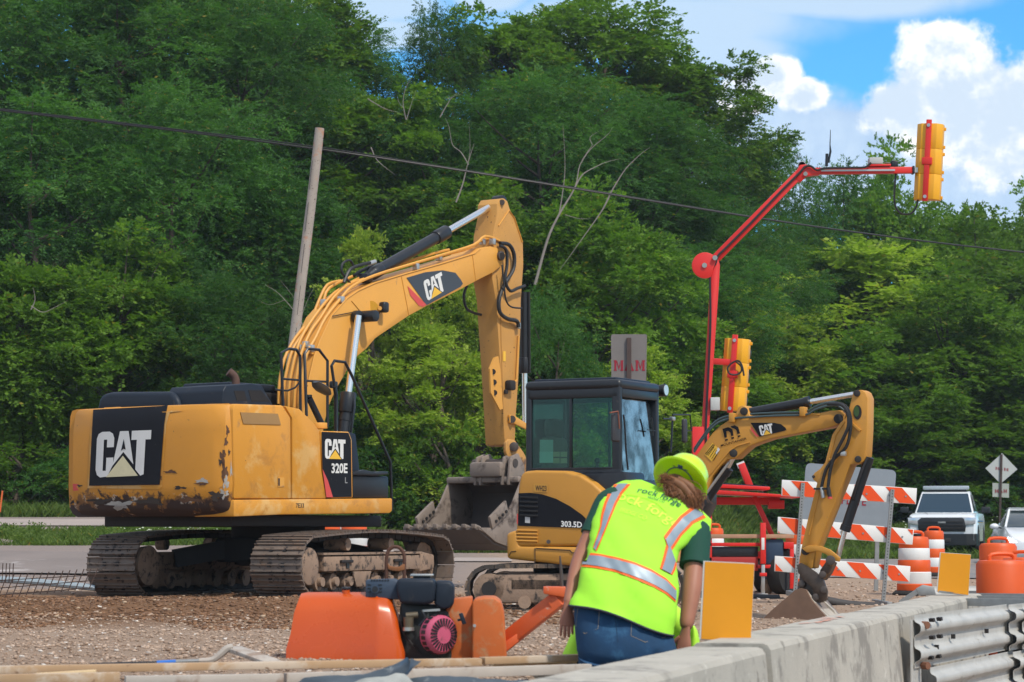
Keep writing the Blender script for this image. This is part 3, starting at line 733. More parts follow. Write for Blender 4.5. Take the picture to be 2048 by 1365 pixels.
text(lp, 'L', quadmap(((690, 967), (695, 967), (695, 955), (690, 955)), lambda a, b: pl(a, b, .018)), mat('decal_grey', (.25, .25, .26), .6), .02)
lp.build('logo_panel', EX)
# tool box step in front, base rail
U.side(MB(), [(706, 948), (708, 940), (745, 942), (776, 944), (778, 953), (778, 996), (706, 996)], RW-.05, .62, BLK, .03).side if False else None
sb = U.side(MB(), [(706, 950), (778, 953), (778, 997), (706, 997)], RW-.05, .62, BLK, .03)
sb.prism([U.pr(x, y, RW) for x, y in [(706, 944), (730, 940), (752, 945), (776, 943), (778, 949), (752, 952), (706, 951)]], -U.R*.55, BLK, .01)
sb.build('tool_box', EX)
U.side(MB(), [(708, 996), (698, 864), (712, 868), (720, 940), (722, 996)], RW-.10, .5, NAVY, .02).build('front_panel', EX)
rail = U.side(MB(), [(468, 1000), (785, 997), (785, 1022), (780, 1027), (560, 1030), (468, 1034)], RW+.012, .7, YEL2, .02)
text(rail, '7E33', quadmap(((592, 1016), (608, 1016), (608, 1007), (592, 1007)), lambda a, b: pl(a, b, .016)), RUB, .01)
rail.build('base_rail', EX)
# --- boom
BR = .24
boomp = [(640, 900), (600, 885), (606, 830), (615, 771), (628, 714), (639, 683), (663, 632), (694, 597), (716, 582), (751, 566), (811, 548), (882, 528), (950, 507), (961, 497), (982, 493), (1001, 499), (1008, 512), (1006, 524), (1001, 534), (987, 545), (961, 558), (914, 583), (849, 615), (818, 632), (782, 656), (751, 677), (734, 697), (716, 712), (694, 742), (672, 780), (659, 810), (648, 850), (645, 890)]
mb = U.side(MB(), boomp, BR, 2*BR, YEL, .012)
boom = mb.build('boom', EX)
mb = MB()   # weld seams and doubler plates on the boom side
for a, b in (((803, 553), (818, 631)), ((945, 510), (952, 562)), ((703, 602), (720, 622))):
    mb.tube([U.pr(*a, BR+.004), U.pr(*b, BR+.004)], .007, 5, YEL)
mb.tube([U.pr(x, y, BR+.005) for x, y in boomp[3:14]], .011, 5, YEL)
mb.build('weld_seam', boom)
mb = MB(); bp = lambda a, b, o=.006: U.pr(a, b, BR+o)
mb.face([bp(x, y) for x, y in [(813, 556), (850, 545), (885, 541), (911, 546), (922, 560), (926, 568), (921, 574), (853, 611)]], mat('decal_slate', (.045, .055, .07), .5, var=.15))
mb.face([bp(x, y, .007) for x, y in [(815, 572), (853, 610), (846, 614), (838, 612), (821, 592)]], DRED)
q = (855, 603), (891, 581), (883, 544), (846, 563)
cat_logo(mb, lambda x, y, o: quadmap(q, lambda a, b: bp(a, b, .008+o))(x/100, y/70), .003)
mb.build('logo_panel', boom)
# hydraulic pipes over the boom back
PIP = [[(566, 812), (568, 770), (578, 722), (600, 680), (632, 640), (648, 603), (664, 574), (690, 566)],
       [(576, 815), (578, 770), (590, 716), (606, 684), (640, 642), (655, 610), (668, 580), (712, 556)],
       [(586, 818), (588, 772), (602, 706), (618, 668), (645, 628), (668, 600), (690, 582), (740, 552), (800, 534), (870, 512), (900, 505)],
       [(597, 820), (600, 774), (610, 716), (630, 668), (650, 640), (676, 600), (700, 574), (735, 562), (800, 541), (880, 518), (945, 500), (968, 484), (1000, 484)],
       [(608, 822), (612, 770), (622, 714), (640, 680), (660, 640), (690, 602), (708, 577), (752, 556), (820, 535), (890, 514), (950, 495), (972, 478), (1000, 487)]]
mb = MB()
for i, p in enumerate(PIP):
    r = -.20+i*.10
    mb.tube([U.pr(x-(9 if x < 700 else 2)*sstep(300, 560, x), y-(4 if x < 700 else 5), r) for x, y in p], .023, 7, YEL, 3)
for (x0, y0), (x1, y1) in (((567, 788), (614, 790)), ((580, 704), (626, 706)), ((634, 643), (664, 640)), ((640, 600), (692, 601))):
    mb.beam(U.pr(x0, y0, -.22), U.pr(x1, y1, .23), .05, .045, YEL)
for (x, y, r) in ((600, 697, 0), (622, 697, .2), (648, 606, -.05), (664, 640, .1), (682, 600, .2), (832, 534, .2), (878, 516, .1), (965, 484, .1), (985, 484, .2), (612, 690, .1)):
    c = U.pr(x, y, r); mb.box(c, (.07, .09, .10), U.ax, ZINC, .01)
mb.build('hydraulic_pipes', boom)
MB().tube([U.pr(x, y, .1) for x, y in [(700, 566), (684, 545), (686, 527), (700, 521), (708, 535)]], .018, 7, RUB, 3).build('hose', boom)
MB().tube([U.pr(x, y, .12) for x, y in [(688, 566), (700, 540), (722, 530), (740, 526)]], .026, 7, RUB, 3).build('hose', boom)
MB().tube([U.pr(x, y, .0) for x, y in [(708, 552), (722, 542), (745, 532)]], .026, 7, RUB, 3).build('hose', boom)
MB().cyl(U.pr(738, 528, .1), U.pr(750, 524, .1), .035, m=ZINC).build('hose_clamp', boom)
MB().tube([U.pr(x, y, BR+.02) for x, y in [(665, 633), (690, 628), (712, 624)]], .008, 5, RUB).build('wire', boom)
MB().tube([U.pr(x, y, BR+.03) for x, y in [(735, 632), (750, 634), (764, 622)]], .008, 5, RUB).build('wire', boom)
mb = MB(); c = U.pr(720, 634, BR); mb.cyl(c-U.R*.1, c+U.R*.30, .085, seg=22, m=BLK, bev=.01); mb.cyl(U.pr(709, 634, BR+.02)-U.F*.0, U.pr(709, 634, BR+.02)+U.R*.10, .09, seg=20, m=BLK, bev=.01); mb.build('cylinder_pin', boom)
mb = MB(); c = U.pr(768, 615, BR+.10); mb.box(c, (.13, .12, .16), U.ax, BLK, .035, 3); mb.cyl(U.pr(754, 617, BR), U.pr(760, 617, BR+.12), .03, m=YEL); mb.cyl(U.pr(742, 617, BR-.02), U.pr(742, 617, BR+.006), .11, seg=26, m=mat('lamp_shadow_paint', (.62, .32, .02), .5)); mb.build('work_lamp', boom)
# arm cylinder on the boom back, with ends and rod
mb = MB(); A = U.pr(745, 548, .06); B = U.pr(893, 464, .06); Cc = U.pr(998, 404, 0)
dd = (B-A).normalized()
mb.cyl(A, B, .088, seg=26, m=BLK); mb.cyl(B-dd*.32, B, .108, seg=26, m=BLK, bev=.012); mb.cyl(A, A+dd*.22, .10, seg=26, m=BLK, bev=.012); mb.cyl(A-dd*.2, A, .06, .1, seg=16, m=BLK); mb.box(A-dd*.2, (.16, .22, .14), U.ax, BLK, .04)
cyb = mb.build('arm_cylinder', EX)
MB().cyl(B, Cc-dd*.05, .052, seg=20, m=CHR).cyl(Cc-U.R*.09, Cc+U.R*.09, .10, seg=20, m=BLK, bev=.01).build('piston_rod', cyb)
for s in (1, -1):
    mb = MB(); A = U.pr(686, 880, .42); B = U.pr(697, 786, .42); Cc = U.pr(717, 632, .42)
    if s < 0: A, B, Cc = [p-U.R*.84 for p in (A, B, Cc)]
    dd = (B-A).normalized(); mb.cyl(A-dd*.3, B, .098, seg=24, m=BLK); mb.cyl(B-dd*.30, B, .118, seg=24, m=BLK, bev=.012); mb.cyl(B-dd*.42, B-dd*.34, .106, seg=24, m=BLK)
    mb.tube([A, A+U.R*.13+dd*.1, B+U.R*.14-dd*.2, B+U.R*.1], .02, 6, BLK)
    cy = mb.build('boom_cylinder', EX); MB().cyl(B, Cc, .050, seg=20, m=CHR).build('piston_rod', cy)
# --- stick
SR = .19
stickp = [(985, 560), (984, 520), (986, 470), (994, 430), (994, 408), (1000, 398), (1008, 397), (1015, 403), (1020, 419), (1030, 440), (1046, 483), (1047, 530), (1042, 600), (1041, 660), (1037, 760), (1032, 830), (1030, 884), (1022, 894), (1010, 890), (1006, 820), (1001, 732), (996, 660), (992, 600)]
def facet_side(F_, pts, r, th, m): return F_.side(MB(), pts, r, th, m, .010)
stick = facet_side(U, stickp, SR, 2*SR, STICKY).build('stick', EX)
mb = MB()
for rr_ in (SR+.02, -SR+.0):
    mb.prism([U.pr(x, y, rr_) for x, y in [(997, 713), (989, 716), (980, 738), (982, 786), (1000, 820), (1006, 818), (1001, 740)]], -U.R*.03, YEL)
mb.build('bracket_plate', stick)
mb = MB()
for x, y in ((986, 744), (988, 765), (989, 786)): mb.cyl(U.pr(x, y, SR+.018), U.pr(x, y, SR+.026), .045, seg=18, m=DARKST)
mb.prism([U.pr(x, y, SR+.006) for x, y in [(1006, 703), (1011, 703), (1011, 723), (1006, 723)]], U.R*.004, DYEL)
mb.build('warning_label', stick)
MB().tube([U.pr(x, y, SR+.02) for x, y in [(1037, 672), (1036, 700), (1033, 760), (1026, 770)]], .018, 6, YEL).build('pipe', stick)
MB().box(U.pr(1021, 771, SR+.06), (.16, .12, .16), U.ax, DARKST, .03).box(U.pr(1012, 784, SR+.03), (.08, .05, .07), U.ax, DARKST, .02).build('valve', stick)
MB().tube([U.pr(x, y, SR+.006) for x, y in [(997, 452), (1018, 421), (1029, 436), (1045, 485)]], .012, 5, YEL).build('weld_seam', stick)
MB().tube([U.pr(x, y, SR+.008) for x, y in [(1001, 600), (1003, 700), (1008, 860)]], .006, 5, STICKY).build('weld_seam', stick)
MB().cyl(U.pr(1004, 512, BR+.0)-U.R*.5, U.pr(1004, 512, BR+.05), .075, seg=24, m=PINST, bev=.008).cyl(U.pr(1004, 512, BR+.04), U.pr(1004, 512, BR+.07), .05, m=DARKST).cyl(U.pr(1004, 405, -SR-.02), U.pr(1004, 405, SR+.03), .045, m=PINST).build('arm_pin', EX)
mb = MB()
HZ = [[(1000, 487), (1018, 490), (1028, 510), (1026, 540), (1008, 570), (998, 600), (1000, 625), (1015, 638), (1034, 643), (1037, 655)],
      [(1000, 492), (1012, 500), (1014, 530), (1010, 560), (1020, 582), (1035, 577), (1050, 572)],
      [(1004, 530), (1008, 570), (1012, 600), (1022, 614), (1044, 617)]]
for i, p in enumerate(HZ): MB().tube([U.pr(x, y, SR+.07+.03*i) for x, y in p], (.032, .026, .014)[i], 8, RUB, 4).build('hose', EX)
MB().tube([U.pr(x, y, -.1) for x, y in [(936, 567), (928, 590), (932, 615), (945, 625), (962, 630)]], .022, 7, RUB, 4).build('hose', EX)
mb.box(U.pr(1037, 652, SR+.05), (.07, .05, .10), U.ax, ZINC, .01)
mb.build('hose_clamp', EX)
# bucket cylinder behind the stick
mb = MB(); A = U.pr(1048, 585, .0); B = U.pr(1049, 747, .0); Cc = U.pr(1050, 850, 0); dd = (B-A).normalized()
mb.cyl(A, B, .075, seg=22, m=BLK); mb.cyl(B-dd*.25, B, .09, seg=22, m=BLK, bev=.01); mb.tube([A+U.R*.1, B+U.R*.1], .02, 6, RUB); cyb = mb.build('bucket_cylinder', EX)
MB().cyl(B, Cc, .045, seg=18, m=CHR).build('piston_rod', cyb)
# linkage
mb = MB()
for r in (SR+.05, -SR-.02):
    mb.prism([U.pr(x, y, r) for x, y in [(1020, 830), (1030, 832), (1055, 848), (1055, 860), (1030, 848), (1020, 846)]], -U.R*.04, YEL, .01)
    mb.cyl(U.pr(1024, 839, r-.05), U.pr(1024, 839, r+.02), .06, m=PINST)
    mb.prism([U.pr(x, y, r+.03) for x, y in [(1012, 886), (1018, 878), (1030, 880), (1048, 905), (1060, 930), (1052, 955), (1040, 948), (1022, 928), (1012, 905)]], -U.R*.06, STICKY, .02)
    mb.cyl(U.pr(1028, 894, r-.06), U.pr(1028, 894, r+.09), .075, m=PINST, bev=.01)
    mb.cyl(U.pr(1024, 936, r-.06), U.pr(1024, 936, r+.06), .09, m=PINST, bev=.01)
mb.build('bucket_linkage', EX)
mb = MB()
h0 = U.loc(U.pr(990, 940, 0)); 
mb.box(U(h0[0]-.05, -.05, h0[2]), (.34, .62, .24), U.ax, BUCK, .05); mb.cyl(U(h0[0], -.42, h0[2]+.1), U(h0[0], .4, h0[2]+.1), .07, m=PINST)
for r in (.34, -.30, .22, -.2):
    mb.prism([U(h0[0]-.18, r, h0[2]-.25), U(h0[0]+.25, r, h0[2]-.25), U(h0[0]+.28, r, h0[2]+.05), U(h0[0]+.1, r, h0[2]+.26), U(h0[0]-.12, r, h0[2]+.2)], U.R*.05, BUCK, .02)
mb.build('coupler', EX)
# bucket: profile in the machine's fore-and-aft plane
f0, z0 = h0[0]+.05, h0[2]-.14
prof = [(f0-.10, z0), (f0+.30, z0-.02), (f0+.48, z0-.22), (f0+.50, z0-.50), (f0+.36, z0-.78), (f0+.08, z0-1.0), (f0-.40, z0-1.10), (f0-.85, z0-1.00), (f0-1.28, z0-.78)]
rl, rr2 = -.86, .55
mb = MB()
for i in range(len(prof)-1):
    a, b = prof[i], prof[i+1]; d = Vector((b[0]-a[0], b[1]-a[1])).normalized(); nn = Vector((d.y, -d.x))*-.035
    q4 = [(a[0], a[1]), (b[0], b[1]), (b[0]+nn.x, b[1]+nn.y), (a[0]+nn.x, a[1]+nn.y)]
    mb.prism([U(f, rl, z) for f, z in q4], U.R*(rr2-rl), BUCKIN if i < 99 else BUCK)
for k in range(6):                                  # wear ribs under the floor
    a, b = prof[5], prof[8]; t = k/6; mb.box(U(a[0]*(1-t)+b[0]*t, (rl+rr2)/2, a[1]*(1-t)+b[1]*t-.05-.06*math.sin(t*3)), (.03, rr2-rl, .05), U.ax, BUCK)
bucket = mb.build('bucket', EX)
for r in (rl, rr2-.0):
    mb = MB(); side = [(f0-.12, z0+.0)]+prof[1:]+[(f0-.95, z0-.78), (f0-.62, z0-.62), (f0-.38, z0-.38)]
    mb.prism([U(f, r, z) for f, z in side], U.R*.04, BUCK, .006)
    mb.prism([U(f, r+.02, z) for f, z in [(f0-.98, z0-.80), (f0-.55, z0-.56), (f0-.62, z0-.36), (f0-1.05, z0-.62)]], U.R*.05, BUCK, .006)
    for k in range(4): mb.cyl(U(f0-.9+k*.09, r+.07, z0-.68+k*.05), U(f0-.9+k*.09, r+.09, z0-.68+k*.05), .025, m=DARKST, seg=10)
    mb.build('side_cutter', bucket)
a, b = prof[7], prof[8]
mb = MB(); mb.prism([U(b[0], rl-.03, b[1]+.02), U(b[0], rl-.03, b[1]-.03), U(b[0]+.3, rl-.03, b[1]-.13), U(b[0]+.3, rl-.03, b[1]-.08)], U.R*(rr2-rl+.06), BUCK, .005); mb.build('cutting_edge', bucket)
for k in range(8):
    r = rl+.06+k*(rr2-rl-.12)/7
    MB().prism([U(b[0]+.10, r-.05, b[1]+.02), U(b[0]+.10, r+.05, b[1]+.02), U(b[0]-.04, r+.04, b[1]+.06), U(b[0]-.04, r-.04, b[1]+.06)], -U.Z*.07, BUCK, .008).build('tooth', bucket)
MB().box(U(f0-.12, (rl+rr2)/2, z0-.02), (.16, rr2-rl, .10), U.ax, BUCK, .03).build('top_rail', bucket)
# handrails, mirror, muffler column
mb = MB()
for r, p in ((.65, [(566, 812), (562, 706), (578, 698), (593, 700), (600, 712), (601, 825)]), (1.05, [(613, 833), (609, 708), (616, 698), (638, 700), (655, 722), (655, 855)]), (1.30, [(669, 772), (663, 732), (669, 722), (690, 725), (702, 748), (781, 925), (784, 1022)])):
    mb.tube([U.pr(x, y, r) for x, y in p], .021, 8, BLK)
for r, a, b in ((.65, (563, 758), (601, 761)), (1.05, (611, 762), (655, 764))): mb.tube([U.pr(*a, r), U.pr(*b, r)], .016, 6, BLK)
mb.tube([U.pr(*a, .65) for a in ((552, 780), (575, 782), (590, 776), (600, 764))], .014, 6, BLK)
mb.build('handrail', EX)
mb = MB(); a, b = U.pr(630, 764, 1.1), U.pr(656, 790, 1.1); d = (b-a).normalized(); n = U.R; up = d.cross(n)
mb.loft([[a.lerp(b, t)+(n*math.cos(t2)*.14+up*math.sin(t2)*.035)*math.sin(math.pi*min(max(t, .06), .94))**.5 for t2 in [k*math.pi/5 for k in range(10)]] for t in (0, .15, .35, .6, .85, 1)], mat('mirror_shell', (.10, .12, .14), .35, .2)); mb.build('mirror', EX)
mb = MB(); mb.cyl(U.pr(618, 796, .95), U.pr(643, 848, .95), .045, m=NAVY); mb.cyl(U.pr(617, 795, .95), U.pr(617, 790, .95), .05, m=BLK); mb.cyl(U.pr(638, 858, .95), U.pr(638, 846, .95), .12, m=YEL, bev=.01); mb.tube([U.pr(x, y, 1.0) for x, y in ((672, 866), (672, 790), (668, 765))], .03, 8, BLK); mb.box(U.pr(667, 770, 1.0), (.14, .06, .10), U.ax, BLK, .02)
mb.build('fuel_neck', EX)
# =====================================================================
# small excavator
# =====================================================================
MO = (.72, 27.4)
V = Frame(*MO, 118); VT = Frame(*MO, 97)     # upper part / tracks; forward is to the photo's right
ME = thing('small_excavator', 'small yellow excavator with a black glazed cab behind the bending worker', 'excavator', (MO[0], MO[1], 0))
def glass(name, tint, refl, rough=.02):
    m = bpy.data.materials.new(name); m.use_nodes = True; t = NT(m.node_tree); out = t.n('ShaderNodeOutputMaterial')
    tr = t.n('ShaderNodeBsdfTransparent'); tr.inputs[0].default_value = (*tint, 1); gl = t.n('ShaderNodeBsdfGlossy'); gl.inputs['Roughness'].default_value = rough
    fr = t.n('ShaderNodeFresnel'); fr.inputs[0].default_value = 1.5; refl = t.math('MULTIPLY', refl, t.math('ADD', .35, t.math('MULTIPLY', t.ramp(t.noise(t.n('ShaderNodeNewGeometry').outputs['Position'], 5, 4), .35, .65), 1.3))); mx = t.n('ShaderNodeMixShader')  # reflection strength mottled by noise, in place of reflected trees and cloud
    t.l(t.math('ADD', fr.outputs[0], refl, clamp=True), mx.inputs[0]); t.l(tr.outputs[0], mx.inputs[1]); t.l(gl.outputs[0], mx.inputs[2]); t.l(mx.outputs[0], out.inputs[0]); return m
GLT = glass('tinted_glass', (.72, .88, .80), .0)
RUBT = mat('rubber_track', (.045, .038, .034), .8, var=.35, vscale=8, layers=(((.22, .15, .10), 5, .5, .68),), bump=.006)
for sgn in (1, -1):
    r0 = .62*sgn
    track(VT, ME, r0, .30, 1.12, .235, .255, 44, RUBT, grous=1, gh=.022, up=.01, th=.045)
    mb = MB(); mb.box(VT(0, r0, .26), (1.85, .24, .32), VT.ax, DUSTY, .04); mb.box(VT(0, r0+.10*sgn, .30), (1.3, .04, .12), VT.ax, DARKST, .01)
    mb.build('track_frame', ME)
    MB().cyl(VT(-.88, r0-.12, .255), VT(-.88, r0+.12, .255), .17, seg=28, m=DUSTY, bev=.01).cyl(VT(-.88, r0-.15, .255), VT(-.88, r0+.15, .255), .08, seg=16, m=DARKST).build('sprocket', ME)
    MB().cyl(VT(.88, r0-.12, .255), VT(.88, r0+.12, .255), .18, seg=28, m=DUSTY, bev=.01).build('idler', ME)
    for k in range(4): MB().cyl(VT(-.5+k*.33, r0-.13, .115), VT(-.5+k*.33, r0+.13, .115), .07, seg=14, m=DUSTY).build('roller', ME)
    MB().cyl(VT(.1, r0-.13, .42), VT(.1, r0+.13, .42), .045, seg=14, m=DUSTY).build('carrier_roller', ME)
MB().box(VT(0, 0, .42), (.9, .8, .26), VT.ax, DARKST, .04).cyl(V(0, 0, .45), V(0, 0, .62), .36, seg=30, m=DARKST).build('car_body', ME)
MR = .78                                                  # right side plane of the small machine
vr = lambda x, y, o=0.0: V.pr(x, y, MR+o)
# lower skirt and counterweight
bd = MB().prism([vr(x, y, .02) for x, y in [(1012, 1067), (1033, 1060), (1037, 1093), (1250, 1096), (1262, 1128), (1140, 1132), (1013, 1118)]], -V.R*1.5, YELM, .035, 3).build('skirt', ME)
mb = MB()
mb.tube([vr(*p, .024) for p in ((1070, 1096), (1070, 1128))], .005, 4, DARKST); mb.tube([vr(*p, .024) for p in ((1072, 1097), (1140, 1101), (1144, 1106), (1240, 1108))], .006, 4, DARKST)
mb.tube([vr(*p, .024) for p in ((1018, 1112), (1022, 1104), (1032, 1103))], .005, 4, DARKST); mb.build('seam', bd)
tail = MB().prism([vr(x, y) for x, y in [(1032, 1094), (1032, 1050), (1036, 975), (1040, 952), (1048, 943), (1070, 941), (1130, 942), (1160, 950), (1185, 966), (1203, 982), (1206, 1092)]], -V.R*1.46, YELM, .05, 4).build('engine_cover', ME)
mb = MB()
mb.face([vr(x, y, .006) for x, y in [(1037, 987), (1060, 986), (1084, 989), (1112, 998), (1140, 1013), (1164, 1030), (1172, 1038), (1166, 1057), (1036, 1052)]], DBLK)
for k in range(5):
    y = 993+k*9; mb.prism([vr(x, yy, .007) for x, yy in [(1040, y), (1076, y+1), (1076, y+5), (1040, y+4)]], V.R*.014, mat('grille_black', (.01, .01, .012), .8), .003)
mb.face([vr(x, y, .008) for x, y in [(1050, 1034), (1060, 1035), (1060, 1047), (1050, 1046)]], mat('glimpse_white', (.5, .5, .5), .5))
mb.face([vr(x, y, .008) for x, y in [(1033.5, 1028), (1036, 1028), (1036, 1048), (1033.5, 1048)]], DRED)
text(mb, '303.5D', quadmap(((1122, 1054), (1164, 1056), (1164, 1044), (1122, 1042)), lambda a, b: vr(a, b, .010)), mat('decal_bright', (.8, .8, .78), .5), .03)
mb.face([vr(x, y, .006) for x, y in [(1067, 967), (1096, 968), (1096, 985), (1067, 984)]], mat('clean_paint', (.55, .27, .04), .5, var=.05))
text(mb, 'WH23', quadmap(((1071, 982), (1093, 983), (1093, 972), (1071, 971)), lambda a, b: vr(a, b, .008)), RUB, .015)
for k in range(4): mb.tube([vr(1034, 1061+k*7, .008), vr(1075, 1062+k*7, .008)], .012, 5, YELM)
mb.cyl(vr(1097, 1084, 0), vr(1097, 1084, .012), .022, seg=14, m=PINST)
mb.build('logo_panel', tail)
# cab: side frame with window openings
CR = .60
cabp = lambda x, y, o=0.0: V.pr(x, y, CR+o)
CF = V.loc(cabp(1240, 850))[0]; CB = V.loc(cabp(1051, 850))[0]
zt = V.loc(cabp(1150, 771))[2]; zb = V.loc(cabp(1150, 945))[2]
print('cab', CF, CB, zt, zb, V.loc(cabp(1240, 850)))
cab = thing('cab', '', 'x', (0, 0, 0)); cab.parent = ME; del cab['label']; del cab['category']; ROOT[cab.name] = Vector((MO[0], MO[1], 0))
CW = 1.0                                                   # cab width
def cb(f, r, z): return V(f, r, z)
mb = MB(); cf, cbk = CF, CB; rl_, rr3 = CR-CW, CR
post = lambda f, r, w1=.07, w2=.07, z0=.75, z1=None: mb.box(cb(f, r, (z0+(z1 or zt))/2), (w1, w2, (z1 or zt)-z0), V.ax, BLK, .018, 3)
for r in (rr3-.035, rl_+.035): post(cf-.05, r, .10); post(cbk+.035, r); 
mb.box(cb((cf+cbk)/2, (rl_+rr3)/2, zt+.0), (cf-cbk+.02, CW+.02, .11), V.ax, BLK, .045, 3)
mb.box(cb((cf+cbk)/2, (rl_+rr3)/2, zt+.05), (cf-cbk-.14, CW-.12, .06), V.ax, NAVY, .02)
for r in (rr3-.02, rl_+.02): mb.box(cb((cf+cbk)/2, r, zb-.12), (cf-cbk, .045, .30), V.ax, BLK, .01); mb.box(cb((cf+cbk)/2, r, zt-.09), (cf-cbk-.05, .04, .10), V.ax, BLK, .01)
mb.box(cb(cf-.02, (rl_+rr3)/2, zb-.3), (.05, CW-.1, .45), V.ax, BLK, .01); mb.box(cb(cf-.02, (rl_+rr3)/2, zt-.09), (.05, CW-.1, .09), V.ax, BLK, .01)
mb.box(cb(cbk+.02, (rl_+rr3)/2, zb-.1), (.04, CW-.1, .4), V.ax, BLK, .01); mb.box(cb((cf+cbk)/2, (rl_+rr3)/2, zb-.42), (cf-cbk, CW-.04, .06), V.ax, DARKST)
o_ = mb.build('cab_frame'); o_.parent = cab; o_.data.transform(Matrix.Translation(-ROOT[cab.name]))
mb = MB(); mid = V.loc(cabp(1140, 850))[0]
for r in (rr3-.025, rl_+.025):
    mb.box(cb(mid, r, (zb+zt)/2), (.03, .03, zt-zb), V.ax, BLK, .005)
mb.box(cb((cf+cbk)/2, rr3-.018, zb+.04), (cf-cbk-.1, .03, .022), V.ax, BLK, .006)
mb.box(cb((cf+cbk)/2, rr3-.018, zt-.13), (cf-cbk-.1, .03, .02), V.ax, BLK, .006)
mb.build('window_bar', cab)
for nm, a in (('side_window', rr3-.03), ('side_window', rl_+.03)):
    MB().box(cb((cf+cbk)/2, a, (zb+zt)/2-.02), (cf-cbk-.10, .006, zt-zb-.05), V.ax, GLT).build(nm, cab)
GLR = glass('windscreen_glass', (.70, .88, .80), .34, .08)
MB().prism([cb(cf-.005, rr3-.09, zb-.12), cb(cf-.005, rl_+.09, zb-.12), cb(cf-.07, rl_+.09, zt-.14), cb(cf-.07, rr3-.09, zt-.14)], -V.F*.006, GLR).build('windscreen', cab)
MB().box(cb(cbk+.02, (rl_+rr3)/2, (zb+zt)/2), (.006, CW-.16, zt-zb-.1), V.ax, GLT).build('rear_window', cab)
seatm = mat('seat_grey', (.10, .10, .10), .8, var=.2)
sx = V.loc(cabp(1112, 900, -.45))
mb = MB(); mb.box(cb(sx[0]+.20, CR-.52, zb-.15), (.5, .48, .16), V.ax, seatm, .05, 3); mb.box(cb(sx[0]-.06, CR-.52, zb+.14), (.13, .46, .52), V.ax, mat('seat_tan', (.26, .24, .20), .85), .05, 3); mb.box(cb(sx[0]-.06, CR-.52, zb+.50), (.11, .30, .20), V.ax, seatm, .04, 3)
mb.cyl(cb(sx[0]+.55, CR-.35, zb-.1), cb(sx[0]+.55, CR-.35, zb+.10), .018, m=BLK); mb.ball(cb(sx[0]+.55, CR-.35, zb+.13), .035, BLK)
mb.build('seat', cab)
mb = MB()
pg = lambda pts, m, o=-.045: mb.prism([cabp(x, y, o) for x, y in pts], -V.R*.004, m)
pg([(1080, 880), (1106, 880), (1106, 926), (1079, 926)], mat('sticker_mint', (.42, .62, .58), .6)); pg([(1079, 904), (1106, 904), (1106, 926), (1079, 926)], mat('sticker_aqua', (.50, .78, .74), .6), -.043)
for x in (1106, 1121):
    for y in (904, 917): pg([(x, y), (x+13, y), (x+13, y+10), (x, y+10)], mat('sticker_cream', (.50, .48, .30), .6))
mb.build('window_sticker', cab)
mb = MB(); L0 = V.pf(1322, 781, CF-.05); mb.cyl(L0-V.F*.07-V.Z*.01, L0+V.F*.06-V.Z*.0, .06, .072, seg=22, m=BLK, bev=.008); mb.cyl(L0+V.F*.06, L0+V.F*.066, .058, seg=22, m=mat('lamp_lens', (.7, .7, .72), .15, .6)); mb.beam(L0-V.Z*.02-V.F*.02, L0-V.Z*.03-V.R*-.14-V.F*.05, .03, .03, BLK); mb.build('work_lamp', cab)
mb = MB()
mb.box(V.pf(1231, 856, CF+.03), (.05, .155, .30), V.ax, mat('mirror_back', (.035, .035, .04), .55, var=.2), .03, 4); mb.tube([V.pf(x, y, CF+.07) for x, y in ((1220, 826), (1236, 823), (1239, 858))], .008, 6, mat('rusty_rod', (.22, .07, .04), .8)); mb.build('mirror', cab)
mb = MB(); mb.box(V.pf(1369, 862, CF), (.05, .085, .27), V.ax, MATS['mirror_back'], .03, 4); mb.tube([V.pf(x, y, CF) for x, y in ((1326, 838), (1348, 838), (1345, 830), (1380, 830), (1383, 862), (1374, 862))], .009, 6, BLK); mb.tube([V.pf(x, y, CF) for x, y in ((1345, 838), (1342, 905))], .012, 6, BLK); mb.box(V.pf(1345, 838, CF), (.05, .07, .045), V.ax, ZINC, .01); mb.build('mirror', cab)
mb = MB(); mb.tube([V.pf(x, y, CF+.015) for x, y in ((1247, 830), (1250, 860), (1252, 900), (1256, 940))], .010, 6, BLK, 3); mb.tube([V.pf(x, y, CF+.012) for x, y in ((1303, 836), (1305, 852), (1306, 872))], .010, 6, BLK); mb.beam(V.pf(1295, 860, CF+.01), V.pf(1310, 862, CF+.01), .01, .01, BLK); mb.build('wiper', cab)
# black body flank in front of the engine cover, below the cab
MB().prism([cabp(x, y, .04) for x, y in [(1160, 946), (1250, 944), (1256, 1010), (1300, 1090), (1206, 1092)]], -V.R*.5, BLK, .03).build('side_body', ME)
# --- boom of the small machine
B0 = .30; bw = .20
b_ = lambda x, y, o=0.0: V.pr(x, y, B0+o)
mboom = [(1384, 990), (1386, 940), (1392, 912), (1425, 866), (1440, 852), (1457, 841), (1470, 832), (1476, 815), (1484, 811), (1491, 813), (1500, 832), (1590, 829), (1641, 826), (1660, 822), (1681, 821), (1692, 830), (1690, 841), (1680, 848), (1656, 856), (1575, 871), (1540, 878), (1516, 886), (1498, 893), (1483, 906), (1470, 918), (1454, 919), (1443, 930), (1425, 952), (1418, 970), (1410, 1000)]
mbm = V.side(MB(), mboom, B0, bw, YELM, .010).build('boom', ME)
MB().prism([b_(x, y, .03) for x, y in [(1380, 985), (1412, 985), (1412, 1010), (1375, 1085), (1330, 1090), (1330, 1050), (1370, 1040)]], -V.R*.30, BLK, .02).build('swing_post', ME)
mb = MB(); mb.face([b_(x, y, .006) for x, y in [(1501, 846), (1548, 846), (1562, 849), (1571, 856), (1573, 861), (1519, 874)]], DBLK)
mb.face([b_(x, y, .0075) for x, y in [(1501, 853), (1518, 874), (1512, 873), (1502, 861)]], DRED)
